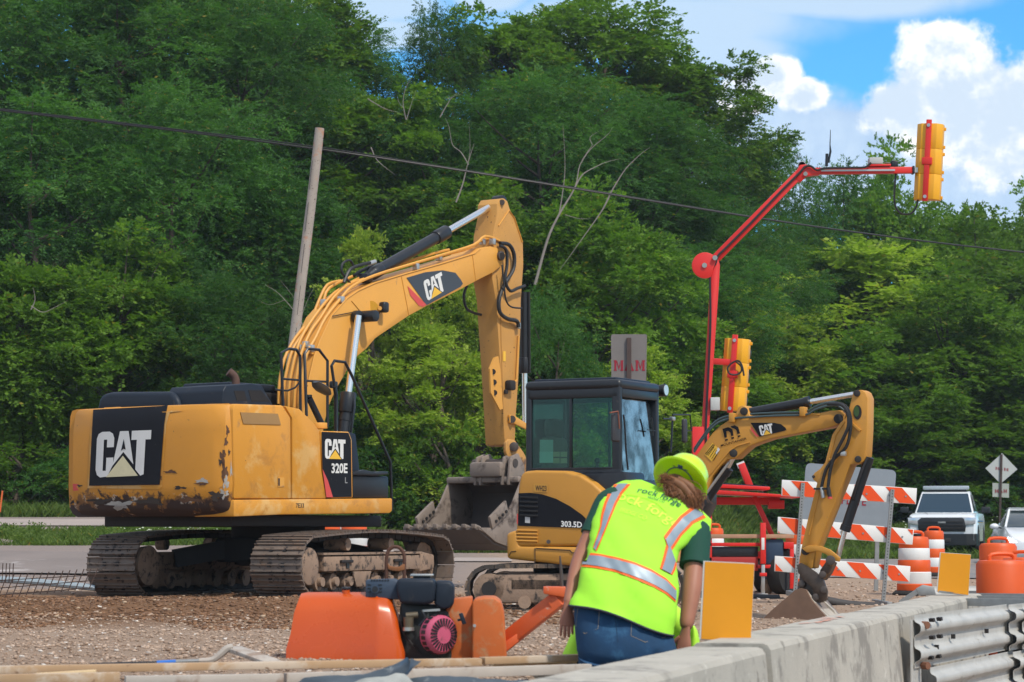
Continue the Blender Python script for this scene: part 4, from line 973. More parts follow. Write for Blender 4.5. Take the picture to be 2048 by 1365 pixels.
q = (1522, 872), (1547, 867), (1544, 847), (1517, 852)
cat_logo(mb, lambda x, y, o: quadmap(q, lambda a, b: b_(a, b, .008+o))(x/100, y/70), .003)
mp = lambda pts: mb.face([b_(1400+x/11.375, 820+y/11.375, .006) for x, y in pts], DBLK)
mp([(512, 435), (640, 395), (690, 415), (740, 450), (762, 585), (712, 600), (690, 520), (640, 480), (595, 490), (610, 625), (560, 640)])
mp([(690, 380), (790, 350), (870, 395), (910, 540), (850, 552), (825, 460), (770, 425), (730, 415)])
mp([(565, 675), (628, 660), (634, 695), (572, 712)]); mp([(708, 632), (770, 615), (776, 652), (714, 668)]); mp([(853, 592), (915, 575), (922, 608), (860, 625)])
text(mb, 'MOUNTAINEER', quadmap(((1441.5, 894), (1493, 879.5), (1492.5, 875), (1441.5, 889.5)), lambda a, b: b_(a, b, .007)), DBLK, .01)
mb.face([b_(x, y, .006) for x, y in [(1425, 886), (1440, 900), (1423, 923), (1409, 909)]], DYEL)
mb.face([b_(x, y, .0075) for x, y in [(1426, 888), (1430, 891), (1414, 911), (1410, 908)]], DBLK)
text(mb, 'WARNING', quadmap(((1411, 908.5), (1426.5, 889), (1429, 891), (1413.5, 910.5)), lambda a, b: b_(a, b, .009)), DYEL, .01)
for k in range(4):
    a0 = (1416+k*3.6, 912+k*3.2); a1 = (1430+k*3.0, 893.5+k*3.2); mb.beam(b_(*a0, .008), b_(a1[0]-2, a1[1]+1, .008), .003, .008, DBLK, up=V.R)
mb.face([b_(x, y, .009) for x, y in [(1436, 895), (1440, 899), (1434, 910), (1431, 906)]], WHITE)
mb.build('logo_panel', mbm)
mb = MB(); mb.tube([b_(x, y, .005) for x, y in [(1420, 950), (1440, 925), (1460, 902), (1475, 892), (1500, 885)]], .008, 5, YELM); mb.tube([b_(x, y, .003) for x, y in [(1500, 836), (1590, 833), (1640, 830)]], .007, 5, YELM)
for x, y in ((1467, 907), (1488, 823), (1677, 838)): mb.cyl(b_(x, y, -bw-.03), b_(x, y, .02), .042 if x < 1500 else .05, seg=20, m=DARKST, bev=.006)
mb.build('pins', mbm)
mb = MB(); TEAL = mat('hose_teal', (.06, .10, .11), .4, .3)
for o, dy in ((.02, 0), (-.03, -6), (-.10, -3)):
    MB().tube([b_(x, y+dy*1.0, o) for x, y in [(1388, 905), (1402, 884), (1422, 858), (1440, 844), (1460, 838), (1480, 836), (1550, 832), (1610, 830), (1630, 820), (1655, 812), (1675, 812), (1692, 824)]], .011, 6, TEAL, 3).build('hose', mbm)
for x, y in ((1466, 836), (1607, 824)): mb.box(b_(x, y, .0), (.06, .10, .10), V.ax, YELM, .01)
mb.build('hose_clamp', mbm)
A, B, Cc = V.pr(1499, 826, B0-.10), V.pr(1620, 804, B0-.10), V.pr(1708, 789, B0-.10); dd = (B-A).normalized()
cy = MB().cyl(A, B, .052, seg=22, m=BLK).cyl(B-dd*.06, B, .06, seg=22, m=BLK, bev=.006).cyl(A-dd*.09, A, .04, .05, m=BLK).build('arm_cylinder', ME); MB().cyl(B, Cc, .028, seg=16, m=CHR).build('piston_rod', cy)
A, B, Cc = V.pr(1380, 1048, B0-.10), V.pr(1455, 935, B0-.10), V.pr(1467, 912, B0-.10)
cy = MB().cyl(A, B, .058, seg=22, m=BLK).cyl(B-(B-A).normalized()*.08, B, .068, seg=20, m=BLK).build('boom_cylinder', ME); MB().cyl(B, Cc, .03, seg=16, m=CHR).build('piston_rod', cy)
mb = MB().tube([V.pr(x, y, B0-.02) for x, y in [(1390, 1018), (1436, 955), (1458, 925)]], .016, 6, ZINC).build('cylinder_pipe', cy)
# stick: two side plates joined by a spine
SO = B0+.02; sw = .20
s_ = lambda x, y, o=0.0: V.pr(x, y, SO+o)
mst = [(1690, 838), (1697, 820), (1706, 786), (1714, 781), (1722, 780), (1730, 785), (1735, 797), (1734, 860), (1731, 912), (1726, 924), (1718, 928), (1708, 928), (1700, 930), (1692, 950), (1668, 1010), (1640, 1080), (1632, 1100), (1624, 1137), (1612, 1138), (1598, 1124), (1602, 1098), (1615, 1040), (1634, 966), (1626, 960), (1624, 953), (1629, 946), (1640, 938), (1650, 925), (1664, 870), (1680, 846)]
st = V.side(MB(), mst, SO, sw, YELM, .008).build('stick', ME)
mb = MB(); c = s_(1715, 825, .004)
an = [2*math.pi*k/20 for k in range(20)]
mb.face([c+V.F*math.cos(a)*.045+V.Z*math.sin(a)*.075 for a in an], DARKST); mb.face([c+V.R*.004+V.F*(math.cos(a)*.03-.01)+V.Z*(math.sin(a)*.055+.01) for a in an], mat('hole_leaf_green', (.05, .10, .03), .9))
for x, y, r in ((1714, 787, .035), (1716, 919, .035), (1611, 1102, .045)): mb.cyl(s_(x, y, -sw-.02), s_(x, y, .018), r, seg=18, m=DARKST, bev=.005)
mb.cyl(s_(1627, 954, -sw-.002), s_(1627, 954, .006), .016, seg=14, m=DARKST)
mb.tube([s_(x, y, .002) for x, y in [(1690, 843), (1672, 870), (1655, 930), (1645, 960), (1618, 1070)]], .007, 5, YELM); mb.beam(s_(1702, 845, .01), s_(1721, 862, .01), .03, .02, YELM)
mb.build('weld_seam', st)
mb = MB(); mb.box(s_(1644, 978, .04), (.16, .06, .02), V.ax, DARKST); mb.box(s_(1687, 908, .04), (.06, .05, .05), V.ax, ZINC, .01); mb.box(s_(1664, 920, .03), (.07, .04, .03), V.ax, YELM, .01)
mb.build('hose_clamp', st)
mb = MB()
MB().tube([s_(x, y, .05) for x, y in [(1670, 806), (1690, 812), (1700, 830), (1701, 860), (1692, 895), (1668, 918), (1652, 940), (1643, 975)]], .017, 7, RUB, 4).build('hose', st)
MB().tube([s_(x, y, .07) for x, y in [(1655, 808), (1682, 810), (1695, 826), (1697, 850), (1690, 870), (1672, 905), (1665, 925), (1660, 945), (1656, 975)]], .017, 7, RUB, 4).build('hose', st)
mb.cyl(s_(1643, 975, .05), s_(1647, 996, .05), .022, m=ZINC); mb.cyl(s_(1656, 975, .07), s_(1660, 996, .07), .022, m=DARKST); mb.cyl(s_(1660, 994, .07), s_(1660, 998, .07), .024, m=DRED)
mb.build('hose_end', st)
A, B, Cc = V.pr(1728, 915, SO-.1)+V.F*.06, V.pr(1684, 1062, SO-.1)+V.F*.03, V.pr(1672, 1115, SO-.1)+V.F*.02; dd = (B-A).normalized()
cy = MB().cyl(A, B, .05, seg=22, m=BLK).cyl(B-dd*.06, B, .056, seg=22, m=BLK).tube([A+V.R*.06, A+V.R*.10+dd*.2, A+V.R*.09+dd*.42, A+V.R*.05+dd*.46], .014, 6, RUB, 3).build('bucket_cylinder', ME); MB().cyl(B, Cc, .027, seg=16, m=CHR).build('piston_rod', cy)
mb = MB()
for o in (.03, -sw-.02):
    mb.prism([s_(x, y, o) for x, y in [(1602, 1097), (1618, 1091), (1640, 1092), (1660, 1100), (1680, 1116), (1678, 1124), (1668, 1122), (1650, 1108), (1634, 1103), (1614, 1106)]], -V.R*.03, YELM, .006)
mb.cyl(s_(1661, 1121, -sw-.06), s_(1661, 1121, .07), .05, seg=20, m=PINST, bev=.006)
mb.prism([s_(x, y, -.02) for x, y in [(1654, 1120), (1666, 1126), (1656, 1148), (1644, 1162), (1636, 1158), (1640, 1140)]], -V.R*.14, STICKY, .012)
mb.build('bucket_linkage', ME)
OILY = mat('oily_steel', (.085, .062, .048), .42, .5, var=.5, vscale=18)
mb = MB()
for o in (.06, -sw-.01):
    mb.prism([s_(x, y, o) for x, y in [(1594, 1132), (1600, 1126), (1612, 1132), (1632, 1146), (1646, 1160), (1654, 1184), (1652, 1200), (1640, 1206), (1628, 1196), (1624, 1176), (1606, 1160), (1596, 1146)]], -V.R*.04, OILY, .005)
for x, y in ((1603, 1168), (1631, 1195), (1645, 1150), (1648, 1180)): mb.cyl(s_(x, y, -sw-.05), s_(x, y, .075 if x != 1603 else .05), .038, seg=20, m=PINST, bev=.006)
mb.prism([s_(x, y, .0) for x, y in [(1598, 1150), (1612, 1158), (1640, 1200), (1632, 1215), (1612, 1200), (1598, 1180)]], -V.R*.22, OILY, .01)
mb.build('coupler', ME)
print('BUCKET AT', s_(1590, 1240))
# digging bucket, dust covered
bp2 = [(1590, 1180), (1600, 1177), (1612, 1180), (1622, 1200), (1650, 1232), (1648, 1256), (1590, 1262), (1535, 1262), (1514, 1254), (1522, 1242), (1542, 1222), (1564, 1203), (1580, 1190)]
bk = V.side(MB(), bp2, SO+.16, .03, mat('rusty_bucket', (.20, .12, .08), .75, .2, var=.35, vscale=6)).prism([s_(x, y, .13) for x, y in bp2[3:]], -V.R*.44, BUCK, .01).build('bucket', ME)
bk.data.materials.append(BUCK)
MB().prism([s_(x, y, .10) for x, y in [(1612, 1182), (1634, 1212), (1662, 1240), (1648, 1250), (1622, 1222)]], -V.R*.05, mat('dust_grey', (.42, .38, .33), .9, var=.3, vscale=8)).prism([s_(x, y, -.15) for x, y in [(1640, 1196), (1668, 1222), (1676, 1240), (1660, 1250), (1640, 1216)]], -V.R*.05, MATS['dust_grey']).prism([s_(x, y, .03) for x, y in [(1622, 1196), (1660, 1232), (1655, 1262), (1626, 1262)]], -V.R*.28, MATS['dust_grey'], .01).build('bucket_ear', bk)

# =====================================================================
# walk-behind roller
# =====================================================================
ORG = mat('roller_orange', (.52, .075, .006), .28, var=.10, vscale=3.5, spec=.5, layers=(((.55, .20, .08), 30, .70, .76), ((.05, .04, .035), 24, .755, .79)))
ORGD = mat('roller_orange_worn', (.52, .12, .022), .55, var=.15, vscale=6, layers=(((.42, .24, .12), 9, .50, .70),))
RD = 16.6; RL = thing('roller', 'orange walk-behind compaction roller with a pink fan cover engine', 'roller', (P(800, 1325, RD).x, RD, 0))
def pp(mb, pts, D, th, m, bev=0, seg=2):
    return mb.prism([P(x, y, D) for x, y in pts], Vector((0, th, 0)), m, bev, seg)
# front drum cover: a profile lofted across the machine
def edge(px): return sstep(640, 605, px) if px < 690 else sstep(745, 785, px)
def cover_ring(px, s, dx=0):
    # s: scale in/out of the profile; shape seen end-on: dome with a skirt
    pr = [(0, 0), (.0, .10), (.03, .20), (.05, .34), (.10, .42), (.20, .465), (.34, .465), (.46, .42), (.52, .33), (.54, .20), (.60, .13), (.62, 0)]
    x = P(px, 1250, RD).x; zc = -.02; sg = -1 if px < 690 else 1
    return [Vector((x+dx*(1-z)+sg*edge(px)*(sstep(.24, .15, z)*.045-sstep(.32, .47, z)*.035), RD+.31+(y-.31)*s, zc+z*s)) for y, z in pr]
mb = MB(); mb.loft([cover_ring(592, .84), cover_ring(586, .94, 0), cover_ring(586, .985, 0), cover_ring(598, 1.0, 0), cover_ring(640, 1.0), cover_ring(748, 1.0), cover_ring(752, 1.015), cover_ring(758, 1.0), cover_ring(778, .99), cover_ring(790, .95, 0), cover_ring(795, .84, 0)], ORG)
dc = mb.build('front_cover', RL, sharp=60)
mb = MB(); c = P(692, 1188, RD+.2); mb.cyl(c-Vector((0, 0, .01)), c+Vector((0, 0, .025)), .026, seg=18, m=ORG); mb.cyl(c+Vector((0, 0, .025)), c+Vector((0, 0, .045)), .03, seg=18, m=BLK, bev=.006); mb.build('filler_cap', dc)
mb = MB(); c = P(690, 1325, RD+.31); mb.cyl(P(600, 1315, RD+.31), P(785, 1315, RD+.31), .20, seg=40, m=DARKST); mb.build('drum', RL)
# engine
mb = MB(); E = RD+.05
pp(mb, [(794, 1158), (868, 1158), (872, 1170), (868, 1206), (850, 1210), (800, 1208), (792, 1180)], E, .28, NAVY, .025, 3)
eng = mb.build('air_cleaner', RL)
mb = MB(); pp(mb, [(870, 1162), (900, 1163), (908, 1172), (908, 1208), (898, 1218), (884, 1220), (868, 1210)], E+.04, .26, NAVY, .03, 3); mb.cyl(P(844, 1152, E+.15), P(844, 1158, E+.15), .06, seg=20, m=NAVY); pp(mb, [(820, 1149), (866, 1149), (866, 1153), (820, 1153)], E+.08, .2, ZINC, .004); mb.build('fuel_tank', RL)
mb = MB(); pp(mb, [(731, 1160), (790, 1158), (800, 1166), (800, 1200), (731, 1196)], E+.08, .16, mat('muffler_navy', (.03, .05, .085), .5, var=.2), .012)
for k in range(7): pp(mb, [(742+k*5.5, 1159.5), (745+k*5.5, 1159.5), (745+k*5.5, 1162), (742+k*5.5, 1162)], E+.075, .1, BLK)
for s in (735, 757):
    for k in range(3): pp(mb, [(s, 1169+k*7), (s+7, 1169+k*7), (s+7, 1171+k*7), (s, 1171+k*7)], E+.076, .01, BLK)
mb.cyl(P(750, 1179, E+.06), P(750, 1179, E+.085), .028, seg=20, m=MATS['muffler_navy']); mb.cyl(P(750, 1179, E+.056), P(750, 1179, E+.066), .02, seg=18, m=BLK); mb.build('muffler', RL)
mb = MB(); pp(mb, [(800, 1205), (880, 1212), (900, 1225), (905, 1321), (805, 1321), (798, 1250)], E+.10, .25, mat('engine_black', (.03, .035, .035), .6, var=.35, vscale=15), .03)
pp(mb, [(848, 1248), (856, 1248), (856, 1284), (848, 1284)], E+.09, .03, WHITE, .003)
mb.cyl(P(817, 1235, E+.02), P(817, 1260, E+.02), .035, .03, seg=16, m=mat('carburettor', (.16, .13, .09), .5, .5, var=.3)); mb.cyl(P(836, 1230, E+.04), P(812, 1232, E+.04), .022, m=MATS['carburettor']); mb.cyl(P(817, 1255, E+.02), P(817, 1262, E+.02), .038, seg=18, m=ZINC); mb.tube([P(x, y, E+.02) for x, y in ((842, 1222), (850, 1236), (838, 1252))], .008, 6, BLK, 3); mb.beam(P(845, 1222, E+.05), P(880, 1220, E+.05), .02, .015, ZINC)
mb.tube([P(x, y, E+.05) for x, y in ((800, 1230), (806, 1262), (824, 1290), (842, 1310))], .010, 6, RUB, 3)
mb.build('engine_block', RL)
# recoil starter: round fan cover with slots, facing right and to the camera
PINK = mat('fan_pink', (.50, .085, .16), .5, var=.2, vscale=10, layers=(((.12, .05, .05), 14, .55, .7),))
mb = MB(); ax = Vector((.62, -.78, 0)).normalized(); c = P(886, 1270, E-.01); uu = Vector((0, 0, 1)); vv = ax.cross(uu)
mb.lathe(c-ax*.09, ax, [(.125, 0), (.132, .03), (.128, .075), (.112, .095), (.05, .100), (.0, .100)], 40, PINK)
fc = mb.build('fan_cover', RL)
mb = MB()
for k in range(26):
    a = 2*math.pi*k/26; d = uu*math.cos(a)+vv*math.sin(a); tn = d.cross(ax)
    p0, p1 = c+ax*.0125+d*.058, c+ax*.0085+d*.108
    mb.prism([p0-tn*.0035, p1-tn*.006, p1+tn*.006, p0+tn*.0035], ax*.004, BLK)
for k in range(22):
    a = 2*math.pi*k/22; d = uu*math.cos(a)+vv*math.sin(a); tn = d.cross(ax)
    p0, p1 = c-ax*.062+d*.1325, c-ax*.022+d*.132
    mb.prism([p0-tn*.012, p1-tn*.012, p1+tn*.012, p0+tn*.012], d*.003, BLK)
mb.build('grille_slots', fc)
mb = MB(); mb.cyl(P(915, 1241, E), P(925, 1239, E), .008, m=BLK); mb.prism([P(x, y, E-.02) for x, y in [(917, 1228), (925, 1226), (933, 1248), (925, 1250)]], (0, .04, 0), NAVY, .006); mb.build('starter_grip', RL)
# rear body and rounded side cover
mb = MB(); pp(mb, [(893, 1200), (944, 1194), (946, 1320), (893, 1320), (890, 1240)], E+.12, .35, ORGD, .01); mb.build('side_plate', RL)
mb = MB(); pp(mb, [(944, 1322), (944, 1206), (950, 1198), (968, 1195), (990, 1195), (1002, 1204), (1008, 1225), (1014, 1322)], E+.02, .52, ORGD, .03, 4); cv = mb.build('rear_cover', RL)
MB().cyl(P(949, 1252, E+.0), P(949, 1252, E+.03), .011, seg=12, m=ZINC).build('bolt', cv)
# lifting hoop
RB = mat('rusty_hoop', (.10, .045, .03), .75, .3, var=.3, vscale=15)
mb = MB(); mb.tube([P(x, y, E+.25) for x, y in [(773, 1160), (773, 1120), (776, 1104), (783, 1096), (791, 1094), (800, 1097), (807, 1107), (809, 1125), (808, 1160)]], .0125, 10, RB, 4)
pp(mb, [(775, 1127), (780, 1132), (788, 1134), (798, 1134), (806, 1128), (810, 1130), (809, 1140), (798, 1143), (786, 1142), (776, 1138)], E+.235, .02, mat('hoop_plate', (.24, .09, .03), .7, var=.3, vscale=20), .003); mb.build('lifting_hoop', RL)
# steering pole
ORGP = mat('pole_orange', (.62, .11, .03), .5, var=.12, vscale=8, layers=(((.50, .36, .28), 14, .62, .72),))
mb = MB(); mb.beam(P(1000, 1292, E+.3), P(1120, 1196, E+.1), .075, .11, ORGP, bev=.006); pp(mb, [(1087, 1174), (1132, 1174), (1132, 1196), (1087, 1188)], E+.05, .2, ORGP, .008); mb.beam(P(1100, 1212, E+.1), P(1128, 1196, E+.1), .03, .06, ORGP, bev=.004)
pp(mb, [(1008, 1286), (1036, 1266), (1038, 1283), (1010, 1306)], E+.2, .1, ORGP, .005); mb.build('steering_pole', RL)
MB().tube([P(1124, 1176, E+.15), P(1122, 1140, E+.15), P(1120, 1112, E+.15)], [.012, .011, .004], 8, PINST).build('control_lever', RL)
# =====================================================================
# portable traffic signal on its trailer
# =====================================================================
RED = mat('signal_red', (.66, .022, .016), .38, var=.07, vscale=3, layers=(((.30, .12, .09), 14, .70, .78),))
SYEL = mat('signal_yellow', (.80, .38, .012), .45, var=.06, vscale=4)
GALV = mat('galvanised', (.30, .31, .31), .55, .55, var=.25, vscale=14)
TD = 35.0; TS = thing('traffic_signal', 'red portable traffic signal trailer with jointed mast and two yellow heads', 'traffic signal', (P(1480, 1190, TD).x, TD, 0))
Q = lambda x, y, d=0.0: P(x, y, TD+d)
mb = MB()
mb.prism([Q(x, y) for x, y in [(1390, 905), (1392, 868), (1404, 865), (1422, 560), (1424, 525), (1436, 518), (1440, 530), (1438, 570), (1422, 800), (1418, 860), (1420, 905)]], (0, .16, 0), RED, .008)
mb.box(Q(1400, 940, .08), (.22, .2, 1.2), None, RED, .01)
mast = mb.build('mast', TS)
mb = MB(); pts = []
for k in range(29):
    a = R_(28+k*9.6) ; pts.append(Q(1410+26*math.cos(a), 531-26*math.sin(a), -.05))
mb.prism(pts, (0, .06, 0), RED, .004); mb.cyl(Q(1409, 531, -.08), Q(1409, 531, .02), .035, seg=18, m=ZINC); mb.cyl(Q(1430, 516, -.1), Q(1430, 516, .2), .035, seg=18, m=ZINC); mb.build('pivot_disc', mast)
a, b = Q(1432, 517, .07), Q(1606, 341, .07)
MB().beam(a, b, .13, .13, RED, up=Vector((0, 1, 0)), bev=.006).build('lower_arm', TS)
mb = MB(); mb.prism([Q(x, y, .0) for x, y in [(1592, 344), (1600, 330), (1612, 329), (1640, 340), (1640, 349), (1614, 352), (1602, 364), (1592, 360)]], (0, .15, 0), RED, .006)
mb.cyl(Q(1611, 348, -.03), Q(1611, 348, .18), .03, seg=16, m=ZINC); mb.lathe(Q(1604, 331, .05), (0, 1, 0), [(.05, -.01), (.06, 0), (.05, .01), (.04, 0), (.05, -.01)], 18, ZINC); mb.build('elbow', TS)
mb = MB(); mb.beam(Q(1628, 343, .07), Q(1828, 341, .07), .10, .09, RED, bev=.006)
mb.beam(Q(1642, 341.5, .005), Q(1790, 340.5, .005), .01, .025, ZINC)
arm = mb.build('upper_arm', TS)
mb = MB(); mb.beam(Q(1824, 341, .07), Q(1858, 341, .07), .075, .07, ZINC); mb.box(Q(1826, 341, .07), (.03, .13, .11), None, BLK, .005); mb.build('arm_end', arm)
mb = MB(); pp(mb, [(1739, 315), (1766, 315), (1766, 328), (1739, 328)], TD, .18, mat('grey_box', (.45, .46, .45), .6), .008); pp(mb, [(1739, 329), (1782, 328), (1782, 332), (1739, 333)], TD, .16, RED, .004); pp(mb, [(1783, 321), (1796, 322), (1796, 335), (1783, 334)], TD+.02, .1, BLK, .01); mb.tube([Q(x, y, .1) for x, y in ((1768, 326), (1776, 326), (1784, 328))], .008, 5, BLK); mb.build('sensor_box', arm)
mb = MB(); mb.tube([Q(1653, 333, .05), Q(1654, 308, .05)], .022, 8, BLK); mb.tube([Q(1657, 326, .05), Q(1661, 303, .05), Q(1660, 290, .05), Q(1661, 260, .05)], [.014, .016, .008, .004], 8, BLK); mb.build('antenna', arm)
mb = MB(); mb.tube([Q(x, y, -.03) for x, y in [(1414, 905), (1412, 850), (1418, 720), (1421, 640), (1420, 560), (1420, 538), (1430, 530), (1436, 512), (1450, 498), (1500, 448), (1560, 385), (1600, 345), (1610, 334), (1622, 333), (1634, 341), (1650, 337), (1700, 336), (1730, 335), (1742, 326)]], .016, 6, RUB, 3)
mb.build('cable', mast); MB().tube([Q(x, y, .1) for x, y in [(1792, 346), (1789, 380), (1790, 410), (1800, 426), (1815, 429), (1828, 422), (1836, 400), (1840, 345), (1860, 334), (1876, 328)]], .014, 6, RUB, 4).build('hanging_cable', arm)
def signal_head(cx, top, bot, wpx, lean, d, parent):
    """three section head seen from behind"""
    c0 = Q(cx+lean, top, d); c1 = Q(cx, bot, d); up = (c0-c1).normalized(); h = (c0-c1).length; wd = wpx/5000*(TD+d)
    fw = Vector((-.35, -.94, 0)).normalized(); fw = (fw-up*fw.dot(up)).normalized(); rt = fw.cross(up)
    mb = MB(); prof = [(-.5, .0), (-.5, -.45), (-.30, -.72), (.30, -.72), (.5, -.45), (.5, .0)]
    mid = (c0+c1)/2
    for k in range(3):
        base = c1+up*(h*k/3+.004); mb.prism([base+rt*x*wd-fw*y*wd*.8*-1*-1 if False else base+rt*x*wd+fw*(-y)*wd*.75 for x, y in prof], up*(h/3-.003), SYEL, .004)
    hd = mb.build('signal_head', parent)
    mb = MB()
    for k in range(3):
        base = c1+up*(h*(k+.5)/3)
        for s in (-1, 1):
            for dz in (-.36, .36): mb.box(base+rt*s*wd*.52+up*dz*h/3, (.03, .03, .045), (rt, fw, up), SYEL, .004)
        mb.cyl(base, base-fw*.22, .135, seg=20, m=mat('visor_black', (.015, .015, .015), .5))
    mb.build('visor', hd)
    mb = MB(); bk_ = fw*(.72*.75*wd+.02)
    mb.beam(c1-up*.03+bk_, c0+up*.05+bk_, .075, .035, RED, up=fw, bev=.004)
    for t in (.03, .97): mb.cyl(c1+up*h*t+bk_, c1+up*h*t+bk_+fw*.03, .025, seg=12, m=ZINC)
    mb.box(mid+bk_+up*.0, (.14, .05, .10), (rt, fw, up), RED, .006); mb.build('bracket', hd); return hd, mid+bk_
signal_head(1856, 252, 403, 52, 8, .15, TS)
h2_, m2 = signal_head(1468, 680, 824, 50, 10, .15, TS)
mb = MB(); mb.beam(Q(1424, 723, .05), Q(1470, 726, .0), .09, .085, RED, bev=.005); mb.build('side_arm', mast)
mb = MB(); mb.tube([Q(x, y, -.12) for x, y in [(1472, 724), (1482, 733), (1482, 744), (1472, 750), (1460, 748), (1455, 738), (1462, 728), (1476, 722), (1484, 732), (1488, 752)]], .013, 6, RUB, 4); mb.build('cable', h2_)
mb = MB(); pp(mb, [(1421, 795), (1440, 795), (1440, 821), (1421, 821)], TD-.05, .14, MATS['grey_box'], .012); mb.build('control_box', mast)
# trailer frame
mb = MB()
fb = lambda x0, y0, x1, y1, d=0.0, th=.12, m=RED, bev=.006: mb.prism([Q(x0, y0, d), Q(x1, y0, d), Q(x1, y1, d), Q(x0, y1, d)], (0, th, 0), m, bev)
fb(1412, 1003, 1424, 1130, 0, .14); fb(1410, 1086, 1522, 1093); fb(1410, 1115, 1516, 1142, 0, .10, mat('signal_red_dark', (.36, .02, .015), .5)); fb(1414, 1094, 1516, 1114, .03, .08, BLK)
fb(1428, 995, 1560, 1010, .3, .12); fb(1537, 1001, 1569, 1018, .25, .12); fb(1568, 1085, 1588, 1098, 0, 1.3); fb(1580, 1098, 1588, 1178, .0, .05)
fb(1512, 1130, 1552, 1137, .0, .1)
mb.beam(Q(1508, 993, .3), Q(1548, 1080, .3), .07, .07, RED, bev=.004); mb.beam(Q(1482, 928, .35), Q(1500, 975, .35), .10, .10, RED, bev=.006); mb.beam(Q(1480, 925, .34), Q(1484, 935, .34), .06, .11, WHITE)
mb.box(Q(1470, 1110, 1.3), (1.0, .10, .10), None, RED); mb.box(Q(1440, 1110, .7), (.10, 1.3, .10), None, RED); mb.box(Q(1545, 1110, .8), (.10, 1.3, .10), None, RED)
mb.build('trailer_frame', TS)
mb = MB(); pc = mat('solar_panel', (.02, .025, .05), .15, .2, var=.2); 
mb.prism([Q(1428, 968, -.15), Q(1540, 974, -.15), Q(1540, 980, -.15), Q(1428, 976, -.15)], (0, 1.0, 0), RED, .006); mb.prism([Q(1432, 980, -.2), Q(1600, 992, -.2), Q(1600, 996, -.2), Q(1432, 988, -.2)], (0, 1.0, 0), RED, .004)
mb.prism([Q(1434, 966, -.1), Q(1536, 972, -.1), Q(1536, 974, -.1), Q(1434, 968, -.1)], (0, .9, 0), pc); mb.build('solar_panel', TS)
mb = MB(); fb(1420, 1069, 1588, 1077, -.02, .14, mat('plank_tan', (.42, .24, .15), .8, var=.25, vscale=12), .004); mb.build('plank', TS)
mb = MB(); fb(1531, 1079, 1567, 1129, .02, .4, mat('battery_navy', (.02, .045, .09), .5, var=.15), .02); mb.build('battery_box', TS)
mb = MB(); fb(1521, 1046, 1532, 1128, -.08, .08); fb(1523, 1076, 1529, 1100, -.085, .08, WHITE, .002); fb(1523, 1130, 1530, 1190, -.07, .06, ZINC, .004); fb(1520, 1146, 1534, 1153, -.09, .1); fb(1517, 1188, 1536, 1192, -.12, .2, ZINC, .004); mb.build('stabiliser_leg', TS)
TYRE = mat('tyre', (.018, .018, .018), .85, var=.3)
def wheel(c, axis, r, wd, parent, hub=.55, name='wheel', rim=None):
    a = Vector(axis).normalized(); mb = MB().lathe(c-a*wd/2, a, [(r*hub, 0), (r*.93, 0), (r, wd*.2), (r, wd*.8), (r*.93, wd), (r*hub, wd)], 32, TYRE); w_ = mb.build(name, parent)
    MB().lathe(c-a*wd*.42, a, [(0.001, .02), (r*hub*.35, .02), (r*hub*.6, .03), (r*hub*.97, .0), (r*hub*1.02, 0), (r*hub*1.02, wd*.84), (r*hub*.97, wd*.84), (r*hub*.6, wd*.84-.03), (.001, wd*.84-.02)], 24, rim or GALV).build('rim', w_); return w_
wa = Vector((.83, -.55, 0)); wheel(Q(1565, 1143, .25), wa, .325, .20, TS); wheel(Q(1535, 1145, 1.5), wa, .32, .20, TS)
MB().ball(Q(1533, 1176, .3), (.09, .10, .12), mat('stone_tan', (.30, .20, .13), .9, var=.3, vscale=20)).build('wheel_chock', TS)

# =====================================================================
# barricade, grey board behind it
# =====================================================================
OS = mat('barricade_orange', (.80, .075, .004), .5, var=.08, vscale=6, layers=(((.5, .4, .35), 30, .72, .78),)); WS = mat('barricade_white', (.76, .76, .74), .5, var=.06, vscale=5, layers=(((.35, .33, .30), 12, .68, .78),))
BD = 30.4; BA = thing('barricade', 'orange and white striped road barricade with three boards on steel posts', 'barricade', (P(1690, 1205, BD).x, BD, 0))
for (tl, tr, br, bl, off) in (((1564, 960), (1834, 977), (1832, 1009), (1563, 992), 18), ((1556, 1034), (1828, 1059), (1825, 1090), (1555, 1067), 5), ((1550, 1112), (1821, 1133), (1819, 1165), (1549, 1143), 17)):
    mb = MB(); mb.prism([P(*p, BD) for p in (bl, br, tr, tl)], (0, .035, 0), WS, .004)
    f = quadmap((bl, br, tr, tl), lambda a, b: P(a, b, BD-.004)); L = 270.
    for k in range(-1, 5):
        u0 = (off+k*63)/L; u1 = u0+33/L; sh = 30/L; poly = [(u0, 1), (u1, 1), (u1+sh, 0), (u0+sh, 0)]
        # clip to the board
        out = []
        for i in range(4):
            a, b = poly[i], poly[(i+1) % 4]
            for (xc, keep) in ((.006, 1),): pass
            out.append(a)
        bm2 = bmesh.new(); fc2 = bm2.faces.new([bm2.verts.new((x, y, 0)) for x, y in poly])
        for xc, nx in ((.006, -1), (.994, 1)): bmesh.ops.bisect_plane(bm2, geom=bm2.verts[:]+bm2.edges[:]+bm2.faces[:], plane_co=(xc, 0, 0), plane_no=(nx, 0, 0), clear_outer=True)
        for ff in bm2.faces: mb.face([f(v.co.x, .03+.94*v.co.y) for v in ff.verts], OS)
        bm2.free()
    for u in (.3, .47, .63, .8, .92): mb.cyl(f(u, .45), f(u, .45)-Vector((0, .006, 0)), .012, seg=10, m=GALV)
    mb.build('board', BA)
